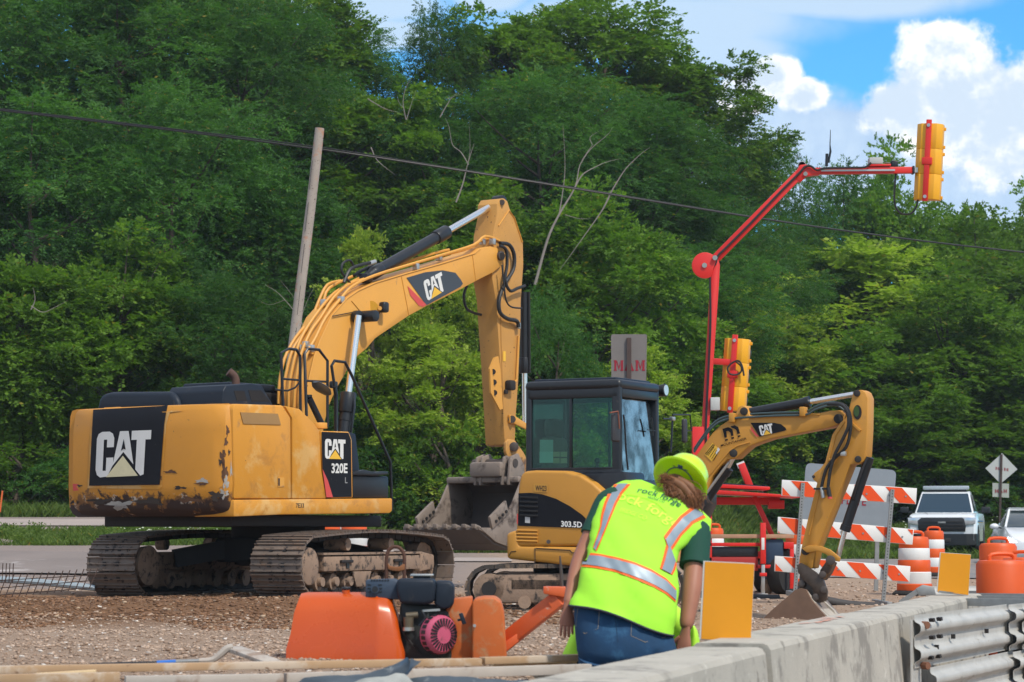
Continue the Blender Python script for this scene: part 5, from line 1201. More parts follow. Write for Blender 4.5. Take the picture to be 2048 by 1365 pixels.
for (x0, y0, x1, y1) in ((1606, 966, 1590, 1186), (1785, 979, 1766, 1209)):
    mb = MB(); a, b = P(x0, y0, BD-.03), P(x1, y1, BD-.03); mb.beam(b, a, .045, .045, GALV, up=Vector((0, 1, 0)))
    for k in range(38): p = a.lerp(b, (k+.5)/38)-Vector((0, .0235, 0)); mb.cyl(p, p-Vector((0, .002, 0)), .007, seg=6, m=DARKST)
    mb.build('post', BA)
for (x, y) in ((1590, 1189), (1766, 1207)): MB().box(P(x, y, BD)+Vector((0, .1, .0)), (.06, 1.3, .06), None, GALV, .004).build('foot', BA)
SB = thing('sign_board', 'plain grey back of a wide road sign standing behind the striped barricade', 'sign', (P(1695, 1180, 32).x, 32, 0))
def rrect(q, r, n=5):
    """rounded pixel quad (tl, tr, br, bl)"""
    out = []
    for i in range(4):
        p, a, b = Vector(q[i]), Vector(q[i-1]), Vector(q[(i+1) % 4]); da, db = (a-p).normalized(), (b-p).normalized()
        for k in range(n+1): t = k/n; out.append(tuple(p+da*r*(1-t)**2+db*r*t**2))
    return out
ALU = mat('sign_back', (.30, .33, .36), .45, .5, var=.10, vscale=5)
mb = MB(); pp(mb, rrect([(1612, 926), (1793, 941), (1783, 1056), (1603, 1042)], 12), 32, .004, ALU); 
text(mb, 'MPLETE', quadmap(((1668, 1007), (1732, 1012), (1734, 994), (1670, 989)), lambda a, b: P(a, b, 31.995)), mat('stencil_red', (.28, .012, .03), .8), .012); mb.build('panel', SB)
mb = MB()
for x in (1640, 1755): mb.beam(P(x, 1050, 32.04), P(x-3, 1182, 32.04), .05, .05, GALV)
mb.build('stand', SB)
# other signs
STENCIL = {'M': [[(0, 0), (0, .12), (.05, .12), (.05, .88), (0, .88), (0, 1), (.28, 1), (.30, .0+.75), (.26, .70), (.24, .12), (.30, .12), (.30, 0)], [(.32, 1), (.52, .35), (.66, .9), (.66, .55), (.52, .05), (.34, .62)], [(.70, 1), (1, 1), (1, .88), (.95, .88), (.95, .12), (1, .12), (1, 0), (.68, 0), (.68, .12), (.73, .12), (.73, .88), (.70, .88)]],
 'A': [[(0, 0), (0, .12), (.06, .12), (.36, 1), (.48, 1), (.48, .78), (.26, .12), (.32, .12), (.32, 0)], [(.52, 1), (.64, 1), (.94, .12), (1, .12), (1, 0), (.62, 0), (.62, .12), (.70, .12), (.52, .72)], [(.34, .30), (.66, .30), (.62, .42), (.38, .42)]]}
def post_sign(nm, label, D, pan, px, y0, y1, gz, m, txt=None, poff=-.03, dx=0):
    t = thing(nm, label, 'sign', (P(px, 1000, D).x, D, gz)); 
    mb = MB(); pp(mb, pan, D, .004, m)
    if txt:
        for tq, tt in txt:
            f_ = quadmap(tq, lambda a, b: P(a, b, D-.006))
            for pl_ in STENCIL[tt]: mb.face([f_(u, v) for u, v in pl_], MATS['stencil_red'])
    mb.build('panel', t); a = P(px, y0, D+poff); b = Vector((P(px-dx, 1000, D).x, D+poff, gz-.1)); MB().beam(b, a, .075, .05, mat('brown_post', (.075, .05, .045), .7, .3, var=.3), up=Vector((0, 1, 0))).build('post', t); return t
t = post_sign('road_sign', 'grey back of a tall upright road sign above the small excavator cab, red stencil letters', 42, rrect([(1222, 669), (1294, 669), (1292, 790), (1223, 790)], 5), 1258, 676, 0, base_z(P(1258, 1000, 42).x, 42), mat('sign_back_warm', (.20, .18, .17), .55, .4, var=.12, vscale=6),
              [(((1228, 742), (1247, 742), (1247, 721), (1228, 721)), 'M'), (((1249, 742), (1268, 742), (1268, 721), (1249, 721)), 'A'), (((1271, 742), (1290, 742), (1290, 721), (1271, 721)), 'M')])
LGREY = mat('sign_back_pale', (.52, .53, .51), .5, .2, var=.08)
t = post_sign('road_sign', 'pale back of a diamond road sign with a small square plate, beside the pickup', 86, [(2004, 907), (2035, 939), (2001, 968), (1971, 937)], 2003, 909, 0, base_z(P(2000, 1000, 86).x, 86), LGREY,
              [(((1991, 940), (1999, 941), (1999, 935), (1991, 934)), 'M'), (((2000, 941), (2006, 941), (2006, 936), (2000, 936)), 'A'), (((2008, 942), (2017, 943), (2017, 937), (2008, 936)), 'M')], dx=6)
mb = MB(); pp(mb, [(1985, 966), (2018, 968), (2018, 996), (1985, 994)], 86, .004, mat('sign_back_cream', (.40, .42, .38), .6)); [mb.face([quadmap(((x_, 986), (x_+7, 986), (x_+7, 979), (x_, 979)), lambda a, b: P(a, b, 85.99))(u, v) for u, v in pl_], MATS['stencil_red']) for x_, c_ in ((1990, 'M'), (1998.5, 'A'), (2007, 'M')) for pl_ in STENCIL[c_]]; mb.build('plate', t)

# =====================================================================
# drums
# =====================================================================
DO = mat('drum_orange', (.68, .088, .006), .5, var=.10, vscale=5, layers=(((.45, .33, .28), 12, .66, .80),)); DW = mat('drum_white', (.70, .71, .70), .45, var=.07, layers=(((.35, .33, .31), 12, .66, .8),))
def drum(label, px, D, wid, hgt, z, bands=5, group='orange and white traffic drums', turn=0.0):
    t = thing('traffic_drum', label, 'drum', (P(px, 1100, D).x, D, z), group); c = Vector((P(px, 1100, D).x, D, z)); r = wid/2; n = bands; mb = MB(); h = hgt*.93
    for k in range(n):
        z0, z1 = h*k/n, h*(k+1)/n; rk = r*(1-.035*(k+.5)); a = 0
        mb.lathe(c, (0, 0, 1), [(rk*.985, z0), (rk, z0+.008), (rk, z1-.010), (rk*.965, z1)] if k < n-1 else [(rk*.985, z0), (rk, z0+.008), (rk, z1-.05), (rk*.90, z1-.01), (rk*.5, z1)], 30, (DO, DW)[k % 2] if n > 1 else DO)
    mb.build('body', t)
    mb = MB(); d = Vector((math.cos(turn), math.sin(turn), 0)); u = Vector((0, 0, 1)); T_ = c+u*h
    mb.tube([T_-d*r*.5-u*.02, T_-d*r*.42+u*.055, T_+d*r*.42+u*.055, T_+d*r*.5-u*.02], .022, 8, DO, 3); mb.build('handle', t)
    MB().lathe(c, (0, 0, 1), [(r*1.22, 0), (r*1.24, .03), (r*1.05, .07), (r*1.0, .07)], 30, mat('base_rubber', (.02, .02, .02), .9)).build('base', t); return t
drum('large striped traffic drum at the right end of the barricade', 1828, 34.5, .49, .87, 0)
drum('striped traffic drum in front of the pickup truck grille', 1868, 49, .46, .95, .03)
drum('striped drum partly hidden behind the left barricade post', 1597, 38, .46, .92, 0)
drum('orange drum glimpsed behind the signal trailer left end', 1428, 44, .40, 1.0, .02)
drum('striped drum seen between the excavator body and its track', 708, 46, .56, 1.12, .0)
drum('sliver of a striped drum under the excavator base rail', 655, 47, .56, 1.12, .02, turn=.4)
drum('squat plain orange barrel with a raised handle, nearest the guardrail', 2003, 26, .54, 1.12, -.47, 1, 'plain orange barrels', .25)
drum('plain orange barrel behind the nearest barrel', 1996, 33, .50, .80, -.02, 1, 'plain orange barrels', .1)
drum('plain orange barrel cut by the right edge of the view', 2046, 29, .50, 1.0, -.36, 1, 'plain orange barrels', -.3)

# =====================================================================
# concrete barrier, panels, steel guardrail
# =====================================================================
CONC = mat('barrier_concrete', (.42, .39, .335), .9, var=.22, vscale=2.2, bump=.006, bscale=45, layers=(((.25, .23, .20), 2.4, .50, .62), ((.22, .20, .17), 5, .60, .70), ((.66, .63, .56), 9, .60, .74), ((.12, .11, .10), 30, .70, .74)), detail=8)
BX = lambda y: 1.04+.285*(y-13.85)
BDIR = Vector((.285, 1, 0)).normalized(); BN = Vector((1, -.285, 0)).normalized()    # along the wall / towards the road side
def barrier(label, y0, y1, ztop, lift=0.0, wd=.42):
    a = Vector((BX(y0), y0, 0)); b = Vector((BX(y1), y1, 0)); t = MB()
    zb = -.57; zt = ztop
    sec = [(-.06, zb), (wd+.10, zb), (wd+.10, zb+.08), (wd+.06, zb+.20), (wd+.012, zt-.035), (wd-.005, zt-.008), (wd-.03, zt), (.03, zt), (0, zt-.03), (-.04, zb+.2)]
    n = max(2, int((y1-y0)/.35)); rings = []
    for k in range(n+1):
        p = a.lerp(b, k/n); rings.append([p+BN*(s+.004*noise.noise(Vector((p.y*2, s*9, 1)))+lift)+Vector((0, 0, z+.004*noise.noise(Vector((p.y*3, s*9, 5))))) for s, z in sec])
    t.loft(rings, CONC, bev=.0); o = t.build('concrete_barrier', sharp=25); o.location = (0, 0, 0)
    c = (a+b)/2; me = o.data; me.transform(Matrix.Translation(-Vector((c.x, c.y, zb)))); o.location = (c.x, c.y, zb)
    tag(o, label, 'barrier', 'concrete barrier sections along the site'); ROOT[o.name] = Vector((c.x, c.y, zb)); return o
b1 = barrier('pale concrete barrier section in the foreground, nearest the camera', 7.5, 13.46, .235)
b2 = barrier('middle concrete barrier section with a faded orange paint mark on top', 13.50, 18.60, .252, .02)
b3 = barrier('far concrete barrier section that carries the small yellow panel', 18.64, 25.2, .245, .01)
mb = MB(); rr = random.Random(3)
for k in range(9):
    p = P(1640+rr.random()*60, 1231+rr.random()*9, 17.3); y = 16.4+k*.16; s = .08+rr.random()*.12
    a = Vector((BX(y), y, .2575))+BN*(s+.02); d = (BDIR*.5+BN*rr.uniform(-.5, .5)).normalized(); q_ = Vector((-d.y, d.x, 0)); L = .05+rr.random()*.10
    mb.face([a-d*L-q_*.015, a+d*L-q_*.02, a+d*L*.9+q_*.015, a-d*L*.8+q_*.02], mat('faded_spray', (.62, .30, .22), .9, var=.3, vscale=30))
mb.build('paint_mark', b2)
for tl, tr, br, bl, D, lab in (((1407, 1122), (1509, 1127), (1502, 1287), (1399, 1279), 14.15, 'large blank yellow panel upright on the barrier beside the worker'), ((1880, 1105), (1942, 1109), (1937, 1191), (1873, 1184), 24.3, 'small blank yellow panel upright on the far barrier end')):
    mb = MB(); pp(mb, [bl, br, tr, tl], D, .012, mat('panel_edge', (.6, .6, .58), .6))
    f = quadmap((bl, br, tr, tl), lambda a, b: P(a, b, D-.003)); mb.face([f(.03, .006), f(.995, .006), f(.995, .99), f(.03, .99)], mat('panel_yellow', (.72, .285, .002), .42, var=.05, vscale=8, layers=(((.45, .25, .02), 40, .72, .76),)))
    x = P((bl[0]+br[0])/2, bl[1], D); mb.prism([P(bl[0]+4, bl[1]-3, D-.003), P(br[0]-2, br[1]-3, D-.003), P(br[0]-2, br[1]+1.5, D-.003), P(bl[0]+4, bl[1]+1.5, D-.003)], (0, .05, 0), GALV, .002)
    o = mb.build('marker_panel'); c = P((bl[0]+br[0])/2, (bl[1]+br[1])/2, D); o.data.transform(Matrix.Translation(-c)); o.location = c; tag(o, lab, 'panel')
# steel beams: W section swept along a path
STL = mat('guardrail_steel', (.47, .46, .43), .6, .12, var=.22, vscale=5, layers=(((.24, .21, .17), 7, .60, .75, None, .8), ((.50, .49, .46), 5, .55, .72)))
def wbeam(mb, p0, p1, ztop, hgt, dep, out, m=STL, n=2, th=.004, corr=2):
    p0, p1 = Vector(p0), Vector(p1); d = (p1-p0).normalized(); nn = Vector((d.y, -d.x, 0)); nn = nn if nn.dot(out) > 0 else -nn
    prof = []; K = 12*corr
    for k in range(K+1):
        t = k/K; ph = (t*corr) % 1 if k < K else 1.0
        w_ = .5-.5*math.cos(2*math.pi*t*corr); w_ = min(1, max(0, (w_-.45)*2.6))**.8; prof.append((.012+w_*dep, ztop-t*hgt))
    rings = []
    for k in range(n+1):
        c = p0.lerp(p1, k/n); rings.append([c+nn*x+Vector((0, 0, z-c.z)) for x, z in prof]+[c+nn*(x-th)+Vector((0, 0, z-c.z)) for x, z in prof[::-1]])
    mb.loft(rings, m); return nn, d
GR = thing('guardrail', 'galvanised corrugated steel guardrail bolted to the concrete barrier', 'guardrail', (3.9, 21, -.57))
A0 = Vector((2.965, 18.6, 0)); A1 = Vector((4.24, 21.6, 0))
def gbeam(a, b, z, h, name='beam', dep=.05, o=0.0):
    mb = MB(); nn, d = wbeam(mb, a+BN*o, b+BN*o, z, h, dep, BN); bm_ = mb.build(name, GR, sharp=60); return bm_, nn, d
bm1, nn, d = gbeam(A0, A1, .235, .39)
mb = MB()
ln = (A1-A0).length
for t_, z in ((.05, .16), (.05, -.14)): p = A0+d*ln*t_+nn*.03; mb.cyl(Vector((p.x, p.y, z)), Vector((p.x, p.y, z))+nn*.05-d*.03, .028, seg=8, m=mat('rusty_bolt', (.22, .10, .06), .8, .3))
for t_ in (.10, .14):
    for z in (.205, .075, -.075): 
        p = A0+d*(.28+(t_-.1)*6)+nn*(.062 if z != -.075 else .05); p.z = z; mb.prism([p-d*.05, p+d*.01+Vector((0, 0, .004)), p+d*.03-Vector((0, 0, .022)), p-d*.03-Vector((0, 0, .026))], nn*.035, DARKST)
for q_ in ((.55, .03), (1.1, .09), (2.3, .09)): p = A0+d*q_[0]+nn*.045; p.z = q_[1]-.05; mb.box(p, (.03, .03, .035), (d, nn, Vector((0, 0, 1))), DARKST)
mb.build('bolts', bm1)
mb = MB(); a = A0-d*.06; mb.prism([Vector((a.x, a.y, .20)), Vector((a.x, a.y, -.34)), Vector((a.x, a.y, -.34))+d*.3, Vector((a.x, a.y, .20))+d*.3], nn*-.008, STL); mb.build('end_plate', bm1)
gbeam(A0+d*.35, A1+d*.1, -.165, .39, o=.03)
dirs = Vector((.46, 1, 0)).normalized(); p = A1-d*.15
for k in range(8):
    off = BN*(.03+.05*k); a = p+off; b = a+dirs*.7
    gbeam(a, b, .235, .39, 'overlapping_panel', .065, .02); gbeam(a+Vector((.0, 0, 0)), b, -.165, .39, 'overlapping_panel', .065, .05)
    p = p+dirs*.27
MB().prism([Vector((4.24, 21.75, -.56)), Vector((7.6, 29.0, -.56)), Vector((7.6, 29.0, .17)), Vector((4.24, 21.75, .17))], Vector((-.04, .02, 0)), DARKST).build('dark_gap_sheet', GR)  # added dark sheet, hides the barrel behind the gaps between panels
# cross members and back half of the crash cushion
mb = MB()
for k in range(5):
    y = 23.2+k*1.0; a = Vector((BX(y)+.25, y+.6, 0)); b = Vector((4.75+.46*(y-23.0), y, 0))
    mb.beam(Vector((a.x, a.y, .20)), Vector((b.x, b.y, .20)), .06, .07, GALV); mb.beam(Vector((a.x, a.y, .06)), Vector((b.x, b.y, .06)), .05, .12, STL)
mb.build('cross_member', GR)
mb = MB(); wbeam(mb, P(1840, 1178, 27.2), P(2070, 1166, 28.2), .27, .34, .08, Vector((0, -1, 0)), STL); mb.build('rear_beam', GR, sharp=60)
mb = MB(); wbeam(mb, P(1835, 1178, 26.2), P(2080, 1166, 25.6), .16, .30, .08, Vector((0, -1, 0)), GALV); mb.build('rear_beam', GR, sharp=60)
mb = MB(); mb.beam(P(1800, 1206, 26.3), P(1842, 1178, 26.3), .02, .05, GALV); mb.prism([P(x, y, 26.0) for x, y in [(1832, 1178), (1846, 1170), (1868, 1174), (1872, 1190), (1838, 1192)]], (0, .03, 0), GALV, .004); mb.build('bracket', GR)
for k in range(3): x = 4.9+k*.35; MB().box((x, 23.6+k*.9, -.25), (.10, .10, .66), None, GALV).build('post', GR)
# =====================================================================
# vehicles
# =====================================================================
CARW = mat('car_white', (.72, .74, .76), .22, var=.03, coat=.6); GLS = mat('car_glass', (.03, .045, .05), .05, var=0, spec=1.0, coat=.5); CBLK = mat('car_black', (.012, .013, .015), .4, var=.1)
HL = mat('lamp_clear', (.6, .62, .65), .1, .5, var=0)
class VF(Frame): pass
KD = 72.0; KX = P(1884, 1100, KD).x; ka = 180+13
K = Frame(KX, KD, ka); K.O.z = base_z(KX, KD+3)+.02; K.O.z = .22
PK = thing('pickup_truck', 'white pickup truck with a light bar on its roof and black grille', 'pickup truck', tuple(K.O))
# f from 0 (front bumper) to -5.7
kp = lambda f, r, z: K(f, r, z)
def sec(mb, f, hw, z0, z1, m=None): pass
mb = MB(); W = .99
ring = lambda f, w0, w1, zb, zm, zt, r=.08: [kp(f, s*x, z) for s, x, z in ((-1, w0, zb), (-1, w0, zm), (-1, w1, zt-.02), (-1, w1-.1, zt), (1, w1-.1, zt), (1, w1, zt-.02), (1, w0, zm), (1, w0, zb))]
mb.loft([ring(-.10, .90, .84, .45, .95, 1.12), ring(-.25, .98, .92, .42, 1.0, 1.18), ring(-1.35, 1.0, .93, .42, 1.02, 1.25), ring(-1.5, 1.0, .93, .42, 1.05, 1.26), ring(-3.6, 1.0, .97, .42, 1.05, 1.26), ring(-5.7, .98, .95, .45, 1.05, 1.26)], CARW)
body = mb.build('body', PK, sharp=30)
mb = MB(); cr = lambda f, w0, w1, zt: [kp(f, -w0, 1.22), kp(f, -w1, zt), kp(f, w1, zt), kp(f, w0, 1.22)]
mb.loft([cr(-1.32, .86, .84, 1.24), cr(-2.15, .90, .70, 1.84), cr(-2.5, .90, .70, 1.90), cr(-3.3, .90, .69, 1.88), cr(-3.65, .90, .72, 1.26)], CARW, bev=.02); mb.build('cabin', PK, sharp=30)
mb = MB(); mb.face([kp(-1.34, -.80, 1.262), kp(-1.34, .80, 1.262), kp(-2.10, .66, 1.825), kp(-2.10, -.66, 1.825)], GLS); mb.build('windscreen', PK)
for s in (1, -1): MB().face([kp(-1.55, s*.885, 1.30), kp(-3.2, s*.885, 1.30), kp(-3.1, s*.735, 1.80), kp(-2.15, s*.735, 1.80)], GLS).build('side_window', PK)
mb = MB(); mb.prism([kp(-.06, x, z) for x, z in ((-.66, .70), (.66, .70), (.70, 1.02), (.58, 1.10), (-.58, 1.10), (-.70, 1.02))], K.F*-.1, CBLK, .01)
for k in range(3): mb.box(kp(-.05, 0, .80+k*.09), (.03, 1.2, .025), K.ax, DARKST)
mb.box(kp(-.04, 0, .96), (.03, .22, .05), K.ax, GALV, .01); mb.build('grille', PK)
mb = MB(); mb.loft([[kp(f, x, z) for f, x in ((.02, -.7), (.05, 0), (.02, .7), (-.15, .98), (-.5, 1.0), (-.5, -1.0), (-.15, -.98))] for z in (.30, .34, .60, .64)], CBLK, bev=.01); mb.box(kp(.04, 0, .45), (.05, .5, .12), K.ax, DARKST, .01); mb.build('bumper', PK)
for s in (1, -1):
    MB().prism([kp(-.08, s*x, z) for x, z in ((.66, .88), (.95, .92), (.97, 1.10), (.62, 1.10))], K.F*.02, HL, .02).build('headlight', PK)
    w_ = wheel(kp(-.95, s*.88, .39), K.R*s, .40, .27, PK, .6); w_ = wheel(kp(-4.55, s*.88, .39), K.R*s, .40, .27, PK, .6)
    mb = MB(); mb.box(kp(-1.75, s*1.18, 1.33), (.12, .26, .19), K.ax, CBLK, .03, 3); mb.beam(kp(-1.75, s*.95, 1.28), kp(-1.75, s*1.08, 1.30), .05, .05, CBLK); mb.build('mirror', PK)
    mb = MB()
    ar = [kp(-.95+.50*math.cos(a), s*1.003, .40+.50*math.sin(a)) for a in [math.pi*k/12 for k in range(13)]]; mb.face(ar, CBLK)
    ar = [kp(-4.55+.50*math.cos(a), s*.998, .40+.50*math.sin(a)) for a in [math.pi*k/12 for k in range(13)]]; mb.face(ar, CBLK)
    mb.build('wheel_arch', PK)
    MB().face([kp(f, s*1.004, z) for f, z in ((-.7, 1.02), (-4.2, 1.03), (-4.2, 1.00), (-.7, .98))], mat('stripe_blue', (.03, .12, .30), .5)).face([kp(f, s*1.004, z) for f, z in ((-.7, .975), (-4.2, .995), (-4.2, .98), (-.7, .955))], mat('stripe_gold', (.5, .33, .08), .5)).build('stripe', body)
mb = MB(); mb.box(kp(-2.45, 0, 2.0), (.28, 1.35, .11), K.ax, mat('lightbar', (.38, .43, .46), .3, .2, var=.25, vscale=20), .03, 3); mb.box(kp(-2.45, 0, 1.93), (.15, 1.2, .06), K.ax, CBLK); mb.build('light_bar', PK)
mb = MB()
for k in (-.25, .0, .25): mb.tube([kp(-.4, k*1.6, 1.19+.0*k), kp(-1.3, k*2.2, 1.262)], .012, 5, CARW)
mb.build('bonnet_crease', body)
# sedan at the right edge
SX = P(2086, 1100, 61).x; S_ = Frame(SX, 61, 180+6); S_.O.z = .06
SD = thing('car', 'white car with a lit headlight cut by the right edge of the view', 'car', tuple(S_.O)); sp2 = S_
rg = lambda f, w0, zb, zm, zt, w1: [sp2(f, s*x, z) for s, x, z in ((-1, w0, zb), (-1, w0, zm), (-1, w1, zt), (1, w1, zt), (1, w0, zm), (1, w0, zb))]
MB().loft([rg(0, .6, .3, .5, .6, .5), rg(-.12, .84, .2, .55, .72, .7), rg(-.5, .90, .18, .65, .82, .78), rg(-1.2, .91, .18, .72, .96, .80), rg(-3.9, .91, .18, .75, .98, .82), rg(-4.5, .86, .25, .7, .95, .78)], CARW, bev=.015).build('body', SD, sharp=50)
MB().loft([[sp2(f, -a, .93), sp2(f, -b, z), sp2(f, b, z), sp2(f, a, .93)] for f, a, b, z in ((-1.15, .78, .76, .95), (-1.95, .80, .60, 1.38), (-2.6, .80, .58, 1.44), (-3.2, .80, .6, 1.36), (-4.0, .78, .7, .97))], GLS, bev=.01).build('cabin', SD)
MB().loft([[sp2(f, -a, z-.02), sp2(f, -a, z), sp2(f, a, z), sp2(f, a, z-.02)] for f, a, z in ((-1.9, .60, 1.40), (-2.6, .58, 1.46), (-3.3, .59, 1.38))], CARW).build('roof', SD)
for s in (1, -1):
    mb = MB(); mb.tube([sp2(-1.15, s*.79, .95), sp2(-1.95, s*.62, 1.39)], .035, 6, CARW); mb.build('pillar', SD)
    o = MB().prism([sp2(-.10-.25*(x-.45), s*x, z) for x, z in ((.45, .56), (.80, .60), (.86, .74), (.60, .70))], sp2.F*.02, HL, .01).build('headlight', SD)
    MB().tube([sp2(-.05-.25*(x-.45)+.03, s*x, z) for x, z in ((.50, .60), (.56, .58), (.76, .61), (.83, .70))], .018, 6, mat('lit_lamp', (1, 1, 1), .3, emit=(1, .97, .9), estr=9)).build('running_light', o)
    mb = MB(); mb.ball(sp2(-1.5, s*1.03, .98), (.12, .10, .075), CARW, 2); mb.beam(sp2(-1.5, s*.85, .93), sp2(-1.5, s*.95, .96), .04, .03, CBLK); mb.build('mirror', SD)
    for f in (-.85, -3.6): wheel(sp2(f, s*.82, .31), sp2.R*s, .31, .2, SD, .62)
mb = MB(); mb.box(sp2(.0, 0, .40), (.06, .8, .16), sp2.ax, CBLK, .02); mb.build('grille', SD)

# =====================================================================
# wooden pole, cable, dead branches
# =====================================================================
WOOD = mat('weathered_pole', (.34, .29, .25), .9, var=.2, vscale=3, layers=(((.42, .23, .15), 2.5, .56, .66), ((.10, .08, .07), 18, .60, .66)), bump=.006, bscale=25)
pb = P(541, 1095, 55); pt_ = P(639, 257, 55)
mb = MB(); mb.tube([pb.lerp(pt_, t)+Vector((.012*math.sin(t*9), 0, 0)) for t in [k/10 for k in range(11)]], [.135-.03*k/10 for k in range(11)], 14, WOOD)
for k in range(5): a = pb.lerp(pt_, .45+k*.1)-Vector((-.02+.02*k, .115, 0)); mb.tube([a, a+(pt_-pb)*.07], .006, 4, DARKST)
o = mb.build('utility_pole'); o.data.transform(Matrix.Translation(-pb)); o.location = pb; tag(o, 'old bare wooden pole leaning right behind the excavator boom', 'pole')
mb = MB(); mb.tube([P(x, y, d) for x, y, d in ((-1500, 30, 62), (-400, 174, 58), (0, 221, 57), (320, 258, 56), (640, 299, 55.4), (900, 338, 56), (1200, 386, 57), (1500, 434, 58.5), (1750, 470, 60), (2048, 505, 62), (2800, 580, 66), (4200, 640, 80))], .021, 8, RUB, 3)
mb.tube([P(x, y, d) for x, y, d in ((-1500, 27, 62), (-400, 171, 58), (0, 218, 57.02), (320, 255, 56), (640, 295, 55.4), (900, 336, 56), (1200, 384, 57), (1500, 433, 58.5))], .014, 6, RUB, 3)
o = mb.build('overhead_cable'); tag(o, 'thin black overhead cable crossing the whole view before the trees', 'cable')
DEAD = mat('dead_wood', (.24, .21, .185), .9, var=.3, vscale=5)
def dead(label, D, branches, base):
    mb = MB()
    for k, (pts, r0) in enumerate(branches):
        n = len(pts); mb.tube([P(x, y, D+.25*math.sin(k*2.1)*i/n) for i, (x, y) in enumerate(pts)], [.55*r0*(1-.85*i/(n-1)) for i in range(n)], 7, DEAD, 4)
    c = P(*base, D); o = mb.build('dead_branches'); o.data.transform(Matrix.Translation(-c)); o.location = c; tag(o, label, 'branches')
dead('pale dead forked tree standing among the leaves right of the excavator arm', 71.5, [([(1070, 570), (1095, 480), (1118, 430), (1150, 375), (1160, 330), (1185, 290)], .08), ([(1150, 375), (1165, 350), (1190, 335), (1212, 325), (1240, 318)], .04), ([(1160, 330), (1180, 300), (1215, 270), (1225, 255)], .03), ([(1118, 430), (1126, 380), (1130, 330), (1126, 250)], .035), ([(1185, 290), (1180, 275), (1200, 262)], .02), ([(1222, 385), (1250, 340), (1280, 310), (1300, 295)], .04), ([(1222, 385), (1205, 420), (1170, 470), (1120, 540)], .05), ([(1130, 430), (1160, 438), (1185, 437)], .02)], (1040, 1000))
dead('bare broken branches poking out of the leaves above the excavator cylinder', 72.5, [([(912, 405), (925, 370), (935, 330), (948, 288)], .05), ([(937, 330), (922, 305), (905, 290), (898, 255), (890, 235)], .03), ([(935, 328), (940, 300), (938, 240)], .02), ([(880, 235), (893, 212), (905, 195), (925, 188)], .03), ([(905, 195), (895, 198), (935, 176)], .015)], (912, 800))
dead('bare twigs crossing the foliage just right of the wooden pole top', 73, [([(742, 295), (752, 318), (770, 335), (790, 350)], .035), ([(735, 198), (770, 218), (800, 226)], .03), ([(812, 240), (806, 205), (812, 175), (824, 155)], .028), ([(813, 240), (822, 210), (832, 182)], .022), ([(806, 215), (798, 205), (795, 192)], .015)], (800, 800))
dead('grey leafless twigs beside the wooden pole foot', 67.0, [([(640, 720), (600, 640), (560, 590), (530, 570)], .03), ([(600, 640), (590, 600), (560, 560)], .02), ([(600, 640), (620, 590), (640, 560)], .015), ([(570, 600), (540, 610), (515, 600)], .012)], (640, 900))
dead('short grey branch above the counterweight left corner', 66.5, [([(62, 620), (70, 600), (66, 575)], .03), ([(62, 612), (85, 625), (110, 615), (135, 602)], .025)], (62, 900))

# =====================================================================
# foreground timber, tarpaulin, shovel, mesh
# =====================================================================
TIM = mat('timber', (.42, .27, .15), .8, var=.2, vscale=4, layers=(((.52, .42, .32), 3, .5, .62), ((.20, .11, .06), 14, .62, .70))); TIM2 = mat('timber_grey', (.44, .39, .34), .85, var=.18, vscale=5, layers=(((.28, .20, .15), 4, .5, .64),)); TIM3 = mat('timber_fresh', (.68, .50, .28), .75, var=.12, vscale=8)
def plank(label, a, b, wd, ht, m, name='timber_plank', group='timber formwork planks', bev=.004):
    mb = MB(); mb.beam(a, b, wd, ht, m, bev=bev); c = (Vector(a)+Vector(b))/2; o = mb.build(name); o.data.transform(Matrix.Translation(-c)); o.location = c; return tag(o, label, 'plank', group)
plank('long brown timber plank along the near edge, under the roller', P(-60, 1341, 13.7), P(960, 1324, 14.6), .09, .042, TIM)
plank('right hand end of the upper brown plank, running behind the worker', P(964, 1322, 14.6), P(1185, 1315, 14.9), .09, .040, TIM)
plank('lower pale grey timber plank along the bottom edge', P(250, 1362, 13.2), P(566, 1357, 13.45), .05, .05, TIM2)
plank('middle pale grey plank under the dark tarpaulin', P(570, 1357, 13.5), P(1180, 1338, 14.3), .05, .055, TIM2)
plank('thin fresh plank lying on the planks at the lower left corner', P(70, 1351, 13.4), P(192, 1344, 13.42), .05, .022, TIM3)
plank('brown plank in the bottom left corner', P(-60, 1362, 13.2), P(240, 1356, 13.3), .06, .06, TIM)
plank('thin yellow plank edge between the two plank rows', P(985, 1331, 14.7), P(1150, 1325, 14.95), .05, .012, TIM3)
plank('short worn wooden board sloping down beside the shovel', P(465, 1297, 15.1), P(545, 1326, 14.6), .12, .025, TIM2)
def sheet(mb, L, R_pts, m, seed, amp=.02, n=24, w=7):
    V = []; Fq = []
    for i in range(n+1):
        t = i/n*(len(L)-1); k = min(int(t), len(L)-2); f = t-k; a = L[k].lerp(L[k+1], f); b = R_pts[k].lerp(R_pts[k+1], f)
        for j in range(w+1): p = a.lerp(b, j/w); V.append(p+Vector((noise.noise(p*9+Vector((seed, 0, 0))), noise.noise(p*9+Vector((0, seed, 0)))*2, noise.noise(p*14+Vector((0, 0, seed)))))*amp)
    for i in range(n):
        for j in range(w): q = i*(w+1)+j; Fq.append((q, q+1, q+w+2, q+w+1))
    mb.raw(V, Fq, m)
TARP = mat('tarp_grey', (.055, .075, .095), .42, var=.3, vscale=9, layers=(((.18, .20, .21), 12, .6, .72),))
mb = MB(); PP = lambda pts, D: [P(x, y, D) for x, y in pts]
sheet(mb, PP([(588, 1368), (610, 1356), (700, 1350), (750, 1345), (790, 1330), (806, 1316)], 13.1), PP([(640, 1378), (680, 1368), (740, 1366), (775, 1362), (815, 1342), (818, 1318)], 13.0), TARP, 1)
